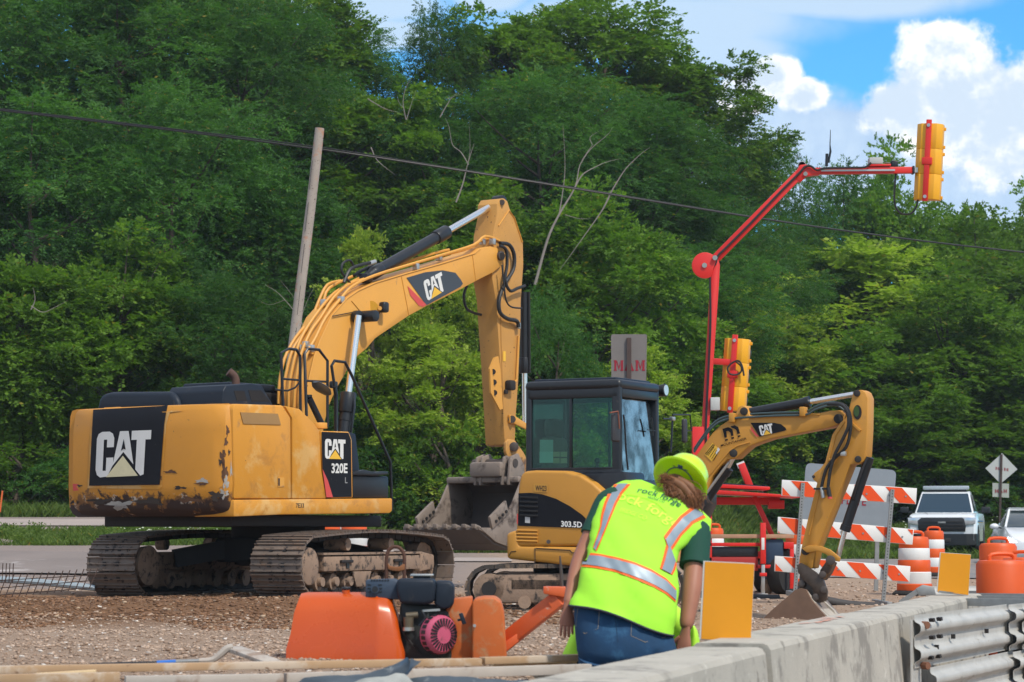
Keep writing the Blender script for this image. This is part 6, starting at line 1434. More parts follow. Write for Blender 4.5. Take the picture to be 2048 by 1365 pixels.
sheet(mb, PP([(700, 1358), (760, 1350), (800, 1340), (825, 1316)], 13.15), PP([(720, 1368), (775, 1366), (815, 1352), (842, 1319)], 13.05), TARP, 2, .018)
sheet(mb, PP([(790, 1362), (860, 1352), (960, 1356), (1060, 1362)], 13.1), PP([(790, 1378), (860, 1375), (960, 1375), (1060, 1375)], 13.0), TARP, 4, .012)
sheet(mb, PP([(690, 1368), (745, 1356), (790, 1348), (806, 1352)], 12.95), PP([(720, 1378), (760, 1376), (800, 1374), (830, 1366)], 12.9), mat('tarp_pale', (.34, .35, .33), .6, var=.3, vscale=12), 6, .02)
o = mb.build('tarpaulin'); c = P(760, 1360, 13.1); o.data.transform(Matrix.Translation(-c)); o.location = c; tag(o, 'crumpled dark grey plastic tarpaulin draped over the planks', 'tarpaulin')
t = thing('shovel', 'long handled shovel lying on the gravel behind the planks, blue tape on the handle', 'shovel', tuple(P(380, 1324, 15.0)))
MB().tube(PP([(180, 1330), (240, 1328), (318, 1326)], 15.0), .011, 8, BLK).build('handle', t)
MB().tube(PP([(314, 1326), (352, 1324)], 15.0), .013, 8, mat('blue_tape', (.03, .16, .55), .4)).build('tape', t)
MB().tube(PP([(350, 1324), (375, 1323), (400, 1322)], 15.0), .012, 8, GALV).build('ferrule', t)
MB().tube(PP([(398, 1322), (425, 1320), (442, 1308), (455, 1297), (466, 1294)], 15.0), [.014, .018, .022, .022, .018], 8, TIM2, 3).build('blade', t)
REB = mat('rebar', (.055, .03, .022), .8, .3)
mb = MB()
for k in range(15): x = -18+k*14; y = 1198-k*1.4; mb.tube([P(x, y, 29), P(x+18, y-46+k*.3, 29.3)], .0065, 5, REB)
for (a, b) in (((-20, 1178), (190, 1161)), ((-15, 1162), (195, 1150)), ((-20, 1192), (185, 1176))): mb.tube([P(*a, 29.1), P(*b, 29.15)], .0055, 5, REB)
for x in (4, 11, 18, 25): q_ = MB().tube([P(x, 1166, 31), P(x+2, 1127, 31)], .006, 5, REB).build('steel_bar'); tag(q_, 'upright rusty steel bar in a row of four at the left edge', 'bar', 'upright steel bars')
o = mb.build('steel_mesh'); c = P(80, 1190, 29); o.data.transform(Matrix.Translation(-c)); o.location = c; tag(o, 'rusty reinforcing mesh panel standing at the left edge by the track', 'mesh')
o = MB().tube([P(x, y, 34) for x, y in ((-30, 1158), (60, 1163), (130, 1170), (190, 1176))], .045, 8, mat('pipe_bluegrey', (.30, .36, .40), .4, .2, var=.2), 3).build('pipe'); tag(o, 'pale blue grey pipe lying behind the rusty mesh', 'pipe')
o = MB().tube([P(x, y, 33) for x, y in ((1402, 1190), (1470, 1194), (1545, 1197), (1560, 1196))], .05, 10, RUB, 3).build('pipe'); tag(o, 'black pipe on the ground below the signal trailer', 'pipe')
o = MB().tube([P(x, y, 29.5) for x, y in ((1655, 1202), (1700, 1210), (1760, 1214))], .05, 10, mat('black_pipe_dirty', (.05, .045, .045), .7, var=.3, vscale=12), 3).build('pipe'); tag(o, 'dirty black pipe on the ground behind the small digging bucket', 'pipe')
o = MB().beam(P(0, 1025, 58), P(5, 982, 58), .05, .03, mat('stake_orange', (.7, .14, .03), .7)).build('survey_stake'); tag(o, 'slim orange survey stake at the left edge by the far road', 'stake')
# =====================================================================
# people
# =====================================================================
SKIN = mat('skin', (.36, .145, .09), .55, var=.12, vscale=14); SKIN.node_tree.nodes  # tanned
LIME = mat('vest_lime', (.37, .82, .04), .8, var=.10, vscale=9, bump=.0015, bscale=220); VOR = mat('vest_orange', (.95, .13, .01), .6, var=.05); VGR = mat('reflective_grey', (.23, .29, .34), .45, .2, var=.15, vscale=14)
BIND = mat('vest_binding', (.03, .03, .05), .8); GREEN = mat('shirt_green', (.004, .055, .035), .85, var=.2, vscale=14, bump=.003, bscale=30)
JEAN = mat('denim', (.012, .055, .13), .9, var=.4, vscale=9, layers=(((.03, .11, .22), 9, .52, .7),), bump=.002, bscale=60)
HATM = mat('hat_lime', (.55, .85, .005), .28, var=.05, coat=.5); HAIR = mat('hair_brown', (.17, .065, .022), .6, var=.5, vscale=40)
def skinned(name, chains, parent, m, sub=1):
    """chains: list of (points, radii); the first point of a later chain may repeat an earlier one, which joins them"""
    vs, es, rs = [], [], []
    def idx(p, r):
        for i, q in enumerate(vs):
            if (q-Vector(p)).length < 1e-5: return i
        vs.append(Vector(p)); rs.append(r); return len(vs)-1
    for pts, rad in chains:
        ids = [idx(p, r) for p, r in zip(pts, rad)]
        es += [(a, b) for a, b in zip(ids, ids[1:])]
    me = bpy.data.meshes.new(name); me.from_pydata(vs, es, []); ob = bpy.data.objects.new(name, me); COL.objects.link(ob)
    sk = ob.modifiers.new('s', 'SKIN'); sb_ = ob.modifiers.new('u', 'SUBSURF'); sb_.levels = sub; sb_.render_levels = sub
    for i, r in enumerate(rs):
        rr3_ = (r, r) if not isinstance(r, tuple) else r
        me.skin_vertices[0].data[i].radius = rr3_
    me.skin_vertices[0].data[0].use_root = True
    dg = bpy.context.evaluated_depsgraph_get(); dg.update(); nm = bpy.data.meshes.new_from_object(ob.evaluated_get(dg)); bpy.data.objects.remove(ob)
    return nm
def add_mesh(mb, me, m):
    mb.raw([v.co for v in me.vertices], [tuple(p.vertices) for p in me.polygons], m)
WD = 14.6
G_ = lambda x, y, d=0.0: P(x, y, WD+d)
W1 = thing('person', 'worker bending forward in a lime safety vest, jeans and lime hard hat', 'person', tuple(Vector((G_(1245, 1300).x, WD, -.57))))
hipc = G_(1248, 1268); sp1 = G_(1256, 1180, .08); sp2_ = G_(1272, 1090, .24); chest = G_(1300, 1028, .42); neck0 = G_(1338, 990, .50); neck1 = G_(1352, 968, .50); headc = G_(1366, 962, .56)
shl = G_(1212, 1003, .36); shr = G_(1395, 1062, .38); ell = G_(1156, 1128, .22); wrl = G_(1136, 1214, .10); elr = G_(1384, 1178, .20); wrr = G_(1371, 1262, .12)
hl_, hr_ = G_(1195, 1300, .0), G_(1300, 1316, .02)
kl = Vector((hl_.x-.01, WD+.06, -.06)); kr = Vector((hr_.x+.02, WD+.10, -.06)); al = Vector((hl_.x-.02, WD-.06, -.49)); ar = Vector((hr_.x+.04, WD+.0, -.49))
toe = Vector((0, .16, -.035))
ch = [([hipc, sp1, sp2_, chest, neck0, neck1, headc], [.12, .10, .10, .085, .05, .052, .07]),
      ([chest, shl, ell, wrl], [.085, .058, (.048, .052), (.030, .036)]), ([chest, shr, elr, wrr], [.085, .070, .062, .042]),
      ([hipc, hl_, kl, al, al+toe], [.135, .105, .065, .045, .035]), ([hipc, hr_, kr, ar, ar+toe], [.135, .105, .065, .045, .035])]
mb = MB(); add_mesh(mb, skinned('b', ch, None, SKIN, 2), SKIN)
def hand(mb, wr, dirv, side, nrm, curl=.35, s=1.0, spread=.10, thumb=1):
    """palm plus five separate fingers rooted in the palm"""
    d = Vector(dirv).normalized(); sd = Vector(side).normalized(); sd = (sd-d*sd.dot(d)).normalized(); n = Vector(nrm).normalized()
    pr = []
    for t, w_, h in ((-.035, .024, .024), (-.01, .026, .022), (.02, .031, .020), (.05, .040, .019), (.08, .043, .016), (.098, .040, .012)):
        pr.append([wr+d*t*s+(sd*math.cos(a)*w_+n*math.sin(a)*h)*s for a in [2*math.pi*k/14 for k in range(14)]])
    mb.loft(pr, SKIN)
    for i, (o, L, r) in enumerate(((-.030, .070, .0085), (-.010, .080, .0092), (.010, .076, .0090), (.029, .060, .0080))):
        b = wr+(d*.085+sd*o)*s; dd = (d+sd*o*spread*20).normalized(); p = [b-dd*.02*s]; q = b; cu = 0
        for f in (.42, .32, .26):
            q = q+(dd*math.cos(cu)+n*math.sin(cu))*L*f*s; cu += curl*(1+.2*i); p.append(q)
        p.insert(1, b); mb.tube(p, [r*1.1*s, r*1.08*s, r*s, r*.92*s, r*.70*s], 8, SKIN, 3)
        mb.ball(p[-1], r*.70*s, SKIN, 1)
    b = wr+(d*.030+sd*.026*thumb)*s; p = [b, b+(d*.022+sd*.022*thumb+n*.006)*s, b+(d*.048+sd*.032*thumb+n*.014)*s, b+(d*.070+sd*.030*thumb+n*.020)*s]
    mb.tube(p, [.014*s, .012*s, .0105*s, .008*s], 8, SKIN, 3); mb.ball(p[-1], .008*s, SKIN, 1)
hd_l = (G_(1132, 1290, .08)-wrl)
hand(mb, wrl+hd_l.normalized()*.01, hd_l, Vector((1, .15, 0)), Vector((.2, 1, 0)), .22, 1.05, .10, 1)
hd_r = G_(1364, 1320, .10)-wrr
hand(mb, wrr+hd_r.normalized()*.01, hd_r, Vector((-1, .3, 0)), Vector((-.2, 1, 0)), .3, 1.05, .10, 1)
# head: skull, face turned away to the ground
A_ = Vector((.50, .66, .56)).normalized()        # crown direction
hx = A_.cross(Vector((0, 1, 0))).normalized(); fwd = (Vector((.1, .8, -.75))-A_*Vector((.1, .8, -.75)).dot(A_)).normalized(); hx = fwd.cross(A_)
HC = G_(1362, 966, .58)
def hpt(x, y, z): return HC+hx*x+fwd*y+A_*z
rings = []
for z, a, b in ((-.115, .03, .04), (-.10, .05, .062), (-.06, .064, .085), (-.02, .074, .097), (.02, .077, .100), (.06, .072, .093), (.09, .052, .068), (.108, .02, .03)):
    rings.append([hpt(math.cos(t)*a, math.sin(t)*b+.008, z) for t in [2*math.pi*k/20 for k in range(20)]])
mb.loft(rings, SKIN)
mb.tube([hpt(0, .10, .005), hpt(0, .118, -.025), hpt(0, .105, -.035)], [.008, .013, .011], 8, SKIN, 3)
mb.tube([hpt(-.022, .088, -.065), hpt(0, .096, -.063), hpt(.022, .088, -.065)], [.004, .008, .004], 8, mat('lip', (.32, .10, .08), .5), 3)
for s in (-1, 1): mb.ball(hpt(.03*s, .092, .008), .011, mat('eye_white', (.6, .6, .6), .3), 1); mb.ball(hpt(.03*s, .101, .008), .005, DARKST, 1); mb.ball(hpt(.078*s, 0, -.015), (.014, .018, .028), SKIN, 2)
mb.build('body', W1, sharp=80)
# jeans
def loftring(L, R, dep, d0, n=36, ex=2.4, wr=0.0, seed=0):
    a, b = G_(*L, d0), G_(*R, d0); c = (a+b)/2; X = (b-a)/2; out = []; up = X.cross(Vector((0, 1, 0))).normalized(); Yv = Vector((0, 1, 0))
    for k in range(n):
        t = 2*math.pi*k/n; cx, sy = math.cos(t), math.sin(t); q = (abs(cx)**ex+abs(sy)**ex)**(-1/ex)
        p = c+X*cx*q+Yv*dep*sy*q
        if wr:
            dv = (p-c).normalized(); p += dv*wr*(noise.noise(Vector((p.x*7+p.z*4, p.z*5, seed)))*1.0+(1-abs(noise.noise(Vector((p.x*11+p.z*8, p.z*4, seed+3)))*2))*.45)
        out.append(p)
    return out
mb = MB()
mb.loft([loftring((1150, 1190), (1338, 1245), .12, .04, wr=.006), loftring((1149, 1225), (1346, 1272), .135, .03, wr=.006), loftring((1150, 1260), (1352, 1295), .145, .02, wr=.008), loftring((1154, 1300), (1354, 1322), .145, .02, wr=.008), loftring((1160, 1325), (1352, 1335), .13, .02)], JEAN)
for h, k, a in ((hl_, kl, al), (hr_, kr, ar)):
    pts = [h+Vector((0, 0, -.04)), h.lerp(k, .5), k, k.lerp(a, .5), a+Vector((0, 0, .0))]; mb.tube(pts, [.115, .105, .088, .078, .07], 20, JEAN, 4)
JE = mb.build('jeans', W1, sharp=80)
jh = bvh_of([JE]); STI = mat('stitching', (.30, .24, .16), .9); 
mb = MB()
for pl_ in ([(1156, 1218), (1152, 1252), (1170, 1268), (1196, 1258), (1199, 1222)], [(1264, 1232), (1262, 1272), (1290, 1285), (1330, 1275), (1336, 1262)]):
    mb.tube([jh(x, y, .002) for x, y in pl_], .0016, 4, STI)
mb.tube([jh(x, y, .002) for x, y in [(1228, 1222), (1232, 1250), (1236, 1285)]], .0022, 4, mat('seam_dark', (.008, .03, .07), .9)); mb.build('pocket_seam', JE)
for a in (al, ar): 
    mb = MB(); mb.loft([[a+Vector((math.cos(t)*w_, .06+math.sin(t)*l, z)) for t in [2*math.pi*k/18 for k in range(18)]] for z, w_, l in ((-.07, .052, .155), (-.04, .055, .158), (.0, .048, .12), (.06, .045, .075))], mat('boot_brown', (.08, .045, .025), .8, var=.3, vscale=20)); mb.build('boot', W1)
# shirt sleeves and shirt body
mb = MB(); dn = (ell-shl).normalized()
mb.tube([shl-dn*.05+Vector((.05, 0, .0)), shl, shl.lerp(ell, .30), shl.lerp(ell, .54)], [.05, .062, .066, .066], 20, GREEN, 4)
dn = (elr-shr).normalized()
mb.tube([shr-dn*.05-Vector((.05, 0, 0)), shr, shr.lerp(elr, .30), shr.lerp(elr, .62)], [.06, .078, .086, .090], 20, GREEN, 4)
mb.loft([loftring((1170, 1140), (1340, 1190), .11, .1), loftring((1196, 1060), (1352, 1105), .115, .24), loftring((1222, 1010), (1380, 1055), .085, .37), loftring((1275, 982), (1368, 1010), .045, .46)], GREEN)
mb.build('shirt', W1, sharp=80)
# vest: a shell over back and chest
VR = [((1141, 1207), (1347, 1262), .150, .02), ((1153, 1180), (1352, 1236), .148, .05), ((1163, 1148), (1355, 1200), .142, .09), ((1174, 1115), (1354, 1162), .136, .14), ((1183, 1080), (1354, 1127), .135, .20), ((1188, 1046), (1360, 1102), .134, .26), ((1196, 1012), (1384, 1082), .13, .32), ((1206, 986), (1420, 1062), .118, .38), ((1228, 969), (1418, 1038), .098, .43), ((1255, 962), (1396, 1014), .075, .465), ((1282, 960), (1378, 1000), .05, .49)]
mb = MB(); rs = []
for i in range(len(VR)-1):
    for k in range(4):
        t = k/4; a, b = VR[i], VR[i+1]; l = lambda u, v: u*(1-t)+v*t
        rs.append(loftring((l(a[0][0], b[0][0]), l(a[0][1], b[0][1])), (l(a[1][0], b[1][0]), l(a[1][1], b[1][1])), l(a[2], b[2]), l(a[3], b[3]), 48, 2.3, .022, 7))
rs.append(loftring(*VR[-1], 48, 2.3))
# the hem dips and swings below the right hip
for j, p in enumerate(rs[0]): p.z -= .012+.02*math.sin(p.x*9)
mb.loft(rs, LIME, cap=False)
VE = mb.build('vest', W1, sharp=80); 
vh = bvh_of([VE])
def ribbon(mb, A, B, m, lift, n=28):
    """strip between two pixel polylines laid on the vest"""
    def samp(pl_, t):
        ln = [0]
        for i in range(len(pl_)-1): ln.append(ln[-1]+math.dist(pl_[i], pl_[i+1]))
        s = t*ln[-1]
        for i in range(len(pl_)-1):
            if s <= ln[i+1]+1e-9: f = (s-ln[i])/(ln[i+1]-ln[i]+1e-9); return (pl_[i][0]*(1-f)+pl_[i+1][0]*f, pl_[i][1]*(1-f)+pl_[i+1][1]*f)
        return pl_[-1]
    V = []; w_ = 4
    for k in range(n+1):
        a, b = samp(A, k/n), samp(B, k/n)
        for j in range(w_+1): f = j/w_; V.append(vh(a[0]*(1-f)+b[0]*f, a[1]*(1-f)+b[1]*f, lift))
    mb.raw(V, [(k*(w_+1)+j, k*(w_+1)+j+1, (k+1)*(w_+1)+j+1, (k+1)*(w_+1)+j) for k in range(n) for j in range(w_)], m)
c3 = lambda pts: [(1100+x/2.969, 880+y/2.969) for x, y in pts]
def inner(A, B, f0, f1):
    mx = lambda a, b, f: (a[0]*(1-f)+b[0]*f, a[1]*(1-f)+b[1]*f); return [mx(a, b, f0) for a, b in zip(A, B)], [mx(a, b, f1) for a, b in zip(A, B)]
bands = [ (c3([(222, 672), (300, 680), (400, 700), (500, 728), (600, 770), (690, 825), (745, 885)]), c3([(190, 755), (280, 765), (400, 790), (520, 835), (620, 880), (690, 920), (742, 965)]), .17, .86),
          (c3([(385, 268), (345, 322), (320, 385), (305, 450), (298, 520), (278, 580), (258, 640)]), c3([(480, 266), (435, 318), (400, 375), (368, 450), (340, 520), (310, 590), (278, 665)]), .24, .80),
          (c3([(845, 398), (770, 455), (715, 520), (675, 575)]), c3([(925, 462), (850, 500), (780, 570), (720, 660)]), .22, .80),
          (c3([(675, 575), (690, 620), (672, 690), (650, 765)]), c3([(720, 655), (748, 740), (740, 775), (725, 805)]), .16, .84)]
bo = MB(); bg_ = MB()
for A, B, f0, f1 in bands:
    ribbon(bo, A, B, VOR, .005); a, b = inner(A, B, f0, f1); ribbon(bg_, a, b, VGR, .009)
for r_ in (rs[0],): bo.tube(r_+[r_[0]], .007, 6, BIND)
bo.build('orange_trim', VE, sharp=80); bg_.build('reflective_band', VE, sharp=80)
mb = MB(); DGREEN = mat('print_green', (.01, .09, .07), .8); PALE = mat('print_pale', (.60, .95, .06), .7)
def arctext(mb, txt, p0, p1, p2, h, m, lift, tilt=0.0, bold=.01, shear=0):
    """text along a quadratic pixel curve on the vest, h pixels tall"""
    V, Fc = text_polys(txt, bold, shear)
    def f(u, v):
        x = (1-u)**2*p0[0]+2*u*(1-u)*p1[0]+u*u*p2[0]; y = (1-u)**2*p0[1]+2*u*(1-u)*p1[1]+u*u*p2[1]
        dx = 2*(1-u)*(p1[0]-p0[0])+2*u*(p2[0]-p1[0]); dy = 2*(1-u)*(p1[1]-p0[1])+2*u*(p2[1]-p1[1]); L = math.hypot(dx, dy)
        return vh(x+dy/L*h*v+tilt*v, y-dx/L*h*v, lift)
    mb.raw([f(u, v) for u, v in V], Fc, m, smooth=False)
arctext(mb, 'rock forge', (1272, 989), (1318, 996), (1354, 1019), 13, DGREEN, .007, 5, .004)
arctext(mb, 'BRIDGE CO', (1294, 998), (1310, 1001), (1327, 1007), 4.5, DGREEN, .006, 2, 0)
mb.tube([vh(x, y, .005) for x, y in [(1345, 995), (1352, 1000), (1357, 1011)]], .0018, 4, DGREEN)
arctext(mb, 'rock forge', (1215, 1000), (1290, 1020), (1345, 1062), 23, PALE, .004, 6, .015)
arctext(mb, 'BRIDGE CO', (1238, 1024), (1262, 1030), (1290, 1042), 8, PALE, .004, 3, 0)
for i in range(3): mb.tube([vh(x, y+i*1.0, .0035) for x, y in [(1235, 991), (1262, 990), (1290, 996), (1315, 1008), (1332, 1024)]], .0015, 4, PALE)
mb.build('lettering', VE)
# hard hat with full brim
HB = G_(1362, 962, .53)
mb = MB(); prof = [(1.05*a_, 1.05*b_) for a_, b_ in [(.170, -.014), (.174, -.008), (.168, .0), (.150, .014), (.139, .026), (.136, .06), (.124, .105), (.096, .142), (.055, .162), (.001, .168)]]
mb.lathe(HB, A_, prof, 44, HATM); mb.lathe(HB, A_, [(.169, -.016), (.148, .004), (.133, .018), (.130, .05), (.116, .09), (.085, .125), (.001, .155)][::-1], 44, HATM)
hat = mb.build('hard_hat', W1, sharp=70)
mb = MB()
for a in range(3): ang = a*1.05+.3; d_ = hx*math.cos(ang)+fwd*math.sin(ang); mb.tube([HB+d_*.12+A_*.03, HB+d_*.07+A_*.10, HB-d_*.07+A_*.10, HB-d_*.12+A_*.03], .008, 6, DARKST, 3)
mb.build('suspension', hat)
mb = MB(); NB = mat('band_navy', (.03, .06, .12), .6, var=.3, vscale=60)
bk_ = [HB-fwd*math.cos(t)*.108+hx*math.sin(t)*.095-A_*.005 for t in [-1.2+2.4*k/14 for k in range(15)]]
for i in range(14): mb.beam(bk_[i], bk_[i+1], .006, .030, NB, up=A_)
kn = HB-fwd*.116-A_*.005; mb.cyl(kn+fwd*.01, kn-fwd*.015, .020, seg=18, m=NB, bev=.003); mb.cyl(kn-fwd*.013, kn-fwd*.019, .008, seg=12, m=BLK)
for s in (-1, 1): mb.box(HB-fwd*.108+hx*.04*s-A_*.005, (.03, .012, .022), (hx, fwd, A_), NB, .003)
mb.build('headband', hat)
# hair: strands from the nape, gathered to the right and hanging
mb = MB(); rnd = random.Random(11)
mb.lathe(HC-A_*.02-fwd*.018, A_, [(.001, -.085), (.05, -.075), (.074, -.04), (.084, .0), (.082, .05), (.05, .10), (.001, .11)], 22, HAIR)
for pts_, rr_ in (([(1335, 958), (1362, 972), (1385, 1000), (1392, 1018)], (.022, .034, .030, .010)), ([(1330, 960), (1345, 975), (1342, 992)], (.018, .026, .008)), ([(1355, 958), (1380, 975), (1398, 1005)], (.02, .03, .012)), ([(1328, 956), (1322, 966)], (.02, .008)), ([(1345, 958), (1360, 985), (1375, 1005)], (.02, .032, .012))):
    mb.tube([G_(*q_, .42-.012*i) for i, q_ in enumerate(pts_)], list(rr_), 12, HAIR, 4)
for k in range(650):
    u = rnd.random(); v = rnd.random(); typ = rnd.random()
    ex = (1330+v*70+rnd.gauss(0, 3), 952+v*38+rnd.gauss(0, 3)); s0 = G_(ex[0], ex[1], .42+rnd.gauss(0, .012))
    if rnd.random() < .25: continue
    if typ < .62:
        e = (1385+rnd.gauss(0, 11), 1012+rnd.gauss(0, 9)); m1 = (ex[0]*.5+e[0]*.5+rnd.gauss(0, 5)+6, ex[1]*.5+e[1]*.5-6+rnd.gauss(0, 4))
    elif typ < .86:
        e = (1338+rnd.gauss(0, 8), 990+rnd.gauss(0, 6)); m1 = (ex[0]*.6+e[0]*.4-4, ex[1]*.5+e[1]*.5+rnd.gauss(0, 4))
    else:
        e = (1322+rnd.gauss(0, 6), 962+rnd.gauss(0, 6)); m1 = (ex[0]*.5+e[0]*.5, ex[1]*.5+e[1]*.5-4)
    mb.tube([s0, G_(*m1, .405+rnd.gauss(0, .008)), G_(*e, .37+rnd.gauss(0, .01))], [.0028, .0034, .001], 4, HAIR, 4)
mb.build('hair', W1, sharp=80)

# second worker, crouching beyond and mostly hidden by the first
CD = 15.25
H_ = lambda x, y, d=0.0: P(x, y, CD+d)
W2 = thing('person', 'crouching worker in lime and black clothes, mostly hidden behind the bending worker', 'person', tuple(Vector((H_(1255, 1300).x, CD, -.57))))
hip = H_(1262, 1330); c1_ = H_(1262, 1270, .10); ch2 = H_(1262, 1215, .18); nk = H_(1262, 1180, .22); hd2 = H_(1262, 1150, .26)
s_l, s_r = H_(1210, 1212, .16), H_(1318, 1215, .16); e_l, e_r = H_(1168, 1262, .10), H_(1362, 1252, .05); w_l, w_r = H_(1200, 1300, .28), H_(1330, 1300, .25)
kn_l, kn_r = H_(1190, 1325, .30), H_(1335, 1325, .30); an_l, an_r = Vector((kn_l.x, CD+.12, -.50)), Vector((kn_r.x, CD+.12, -.50))
ch = [([hip, c1_, ch2, nk, hd2], [.14, .13, .13, .055, .085]), ([ch2, s_l, e_l, w_l], [.13, .065, .045, .03]), ([ch2, s_r, e_r, w_r], [.13, .065, .045, .03]),
      ([hip, kn_l, an_l, an_l+Vector((0, .15, -.03))], [.14, .075, .045, .035]), ([hip, kn_r, an_r, an_r+Vector((0, .15, -.03))], [.14, .075, .045, .035])]
mb = MB(); add_mesh(mb, skinned('b', ch, None, SKIN, 2), SKIN)
hand(mb, w_l, Vector((.2, .6, -.5)), Vector((1, 0, 0)), Vector((0, .5, -.5)), .4); hand(mb, w_r, Vector((-.2, .6, -.5)), Vector((-1, 0, 0)), Vector((0, .5, -.5)), .4)
mb.tube([hd2+Vector((0, .085, .01)), hd2+Vector((0, .105, -.02))], [.01, .014], 8, SKIN)
mb.build('body', W2, sharp=80)
VP2 = mat('hoodie_lime', (.50, .92, .06), .8, var=.05)
mb = MB()
mb.loft([[p for p in [c+Vector((math.cos(t)*a, math.sin(t)*b, 0)) for t in [2*math.pi*k/24 for k in range(24)]]] for c, a, b in ((hip+Vector((0, 0, .02)), .19, .16), (c1_, .185, .16), (ch2, .20, .15), (nk-Vector((0, 0, .02)), .09, .09))], VP2)
mb.tube([s_l, s_l.lerp(e_l, .5), e_l, e_l.lerp(w_l, .8)], [.085, .08, .07, .05], 14, VP2, 4); mb.tube([s_r, s_r.lerp(e_r, .5), e_r, e_r.lerp(w_r, .8)], [.085, .08, .065, .05], 14, VP2, 4)
mb.build('jacket', W2, sharp=80)
mb = MB(); mb.loft([[H_(x+math.cos(t)*w_, y, .02+math.sin(t)*.09) for t in [2*math.pi*k/20 for k in range(20)]] for x, y, w_ in ((1150, 1318, 24), (1148, 1308, 23), (1150, 1290, 17), (1158, 1262, 14), (1175, 1240, 12))], VP2); mb.build('sleeve_hem', W2, sharp=80)
mb = MB(); mb.loft([[H_(x+math.cos(t)*w_, y, .05+math.sin(t)*.10) for t in [2*math.pi*k/20 for k in range(20)]] for x, y, w_ in ((1152, 1312, 22), (1154, 1330, 22), (1160, 1380, 24), (1165, 1440, 24), (1165, 1500, 22))], BLK)
mb.tube([hip, kn_l, an_l], [.16, .10, .065], 14, BLK, 3); mb.tube([hip, kn_r, an_r], [.16, .10, .065], 14, BLK, 3); mb.build('trousers', W2, sharp=80)
mb = MB(); mb.loft([[H_(x+math.cos(t)*w_, y, .05+math.sin(t)*.07) for t in [2*math.pi*k/18 for k in range(18)]] for x, y, w_ in ((1386, 1252, 3), (1388, 1262, 7), (1389, 1280, 10), (1389, 1310, 12))], VP2); mb.build('lime_glove', W2, sharp=80)
mb = MB(); mb.lathe(hd2+Vector((0, 0, .02)), (0, -.1, 1), [(.14, 0), (.13, .01), (.115, .02), (.11, .06), (.08, .11), (.001, .13)], 26, mat('hat_white', (.6, .62, .55), .4)); mb.build('hard_hat', W2)

# =====================================================================
# gravel and grass
# =====================================================================
rng = np.random.default_rng(4)
def stones(name, n, xr, yr, smin, smax, m, label, zf=ground_z, filt=None):
    x = rng.uniform(*xr, n); y = yr[0]+(yr[1]-yr[0])*rng.random(n)**1.3; s = smin+(smax-smin)*rng.random(n)**3.5
    keep = np.array([low_side(a, b) < .3 and not (b < 15.9 and a > .1) and (filt is None or filt(a, b)) for a, b in zip(x, y)]); x, y, s = x[keep], y[keep], s[keep]; n = len(x)
    z = np.array([zf(a, b) for a, b in zip(x, y)])
    base = np.array([(1, 0, 0), (0, 1, 0), (-1, 0, 0), (0, -1, 0), (.6, .6, .6), (-.6, .6, .55), (-.55, -.6, .6), (.6, -.6, .55), (0, 0, -.8)])
    V = base[None]*(1+.35*rng.normal(size=(n, 9, 3)))*s[:, None, None]*np.array([1, 1, .8]); a = rng.random(n)*6.28
    c, sn = np.cos(a)[:, None], np.sin(a)[:, None]; V = np.stack([V[..., 0]*c-V[..., 1]*sn, V[..., 0]*sn+V[..., 1]*c, V[..., 2]], -1)
    V += np.stack([x, y, z+s*.15], -1)[:, None]
    F3 = np.array([(4, 5, 6), (4, 6, 7), (0, 1, 4), (1, 5, 4), (1, 2, 5), (2, 6, 5), (2, 3, 6), (3, 7, 6), (3, 0, 7), (0, 4, 7), (1, 0, 8), (2, 1, 8), (3, 2, 8), (0, 3, 8)])
    Fq = (F3[None]+(np.arange(n)*9)[:, None, None]).reshape(-1, 3)
    o = bpy.data.objects.new(name, npmesh(name, V.reshape(-1, 3), Fq, [m])); COL.objects.link(o); struct(o, 'stuff', label); return o
def stone_mat(name, a, b, c):
    m = bpy.data.materials.new(name); m.use_nodes = True; t = NT(m.node_tree); out = t.n('ShaderNodeOutputMaterial'); bs = t.n('ShaderNodeBsdfPrincipled'); t.l(bs.outputs[0], out.inputs[0])
    g_ = t.n('ShaderNodeNewGeometry'); f = g_.outputs['Random Per Island']; cc = t.mix(f, a, b); cc = t.mix(t.math('GREATER_THAN', f, .93), cc, c); t.l(cc, bs.inputs['Base Color']); bs.inputs['Roughness'].default_value = .95; return m
STM = stone_mat('gravel_stone', (.27, .18, .125), (.56, .42, .32), (.66, .60, .54)); CLM = stone_mat('earth_clod', (.12, .06, .03), (.29, .155, .082), (.42, .30, .2))
stones('gravel', 60000, (-6, 3.2), (14.2, 24), .003, .019, STM, 'pale loose gravel over the near ground')
stones('gravel', 14000, (-9, 12), (24, 44), .005, .032, STM, 'sparse pale stones over the farther dirt', filt=lambda a, b: a > -1.2 or b > 36 or rng.random() < .12)
stones('earth_clods', 70000, (-8.5, 1.2), (21.5, 34), .004, .027, CLM, 'brown dug earth clods in front of the large excavator', filt=lambda a, b: b > 22.5+noise.noise(Vector((a*.7, b*.7, 2)))*2.5)
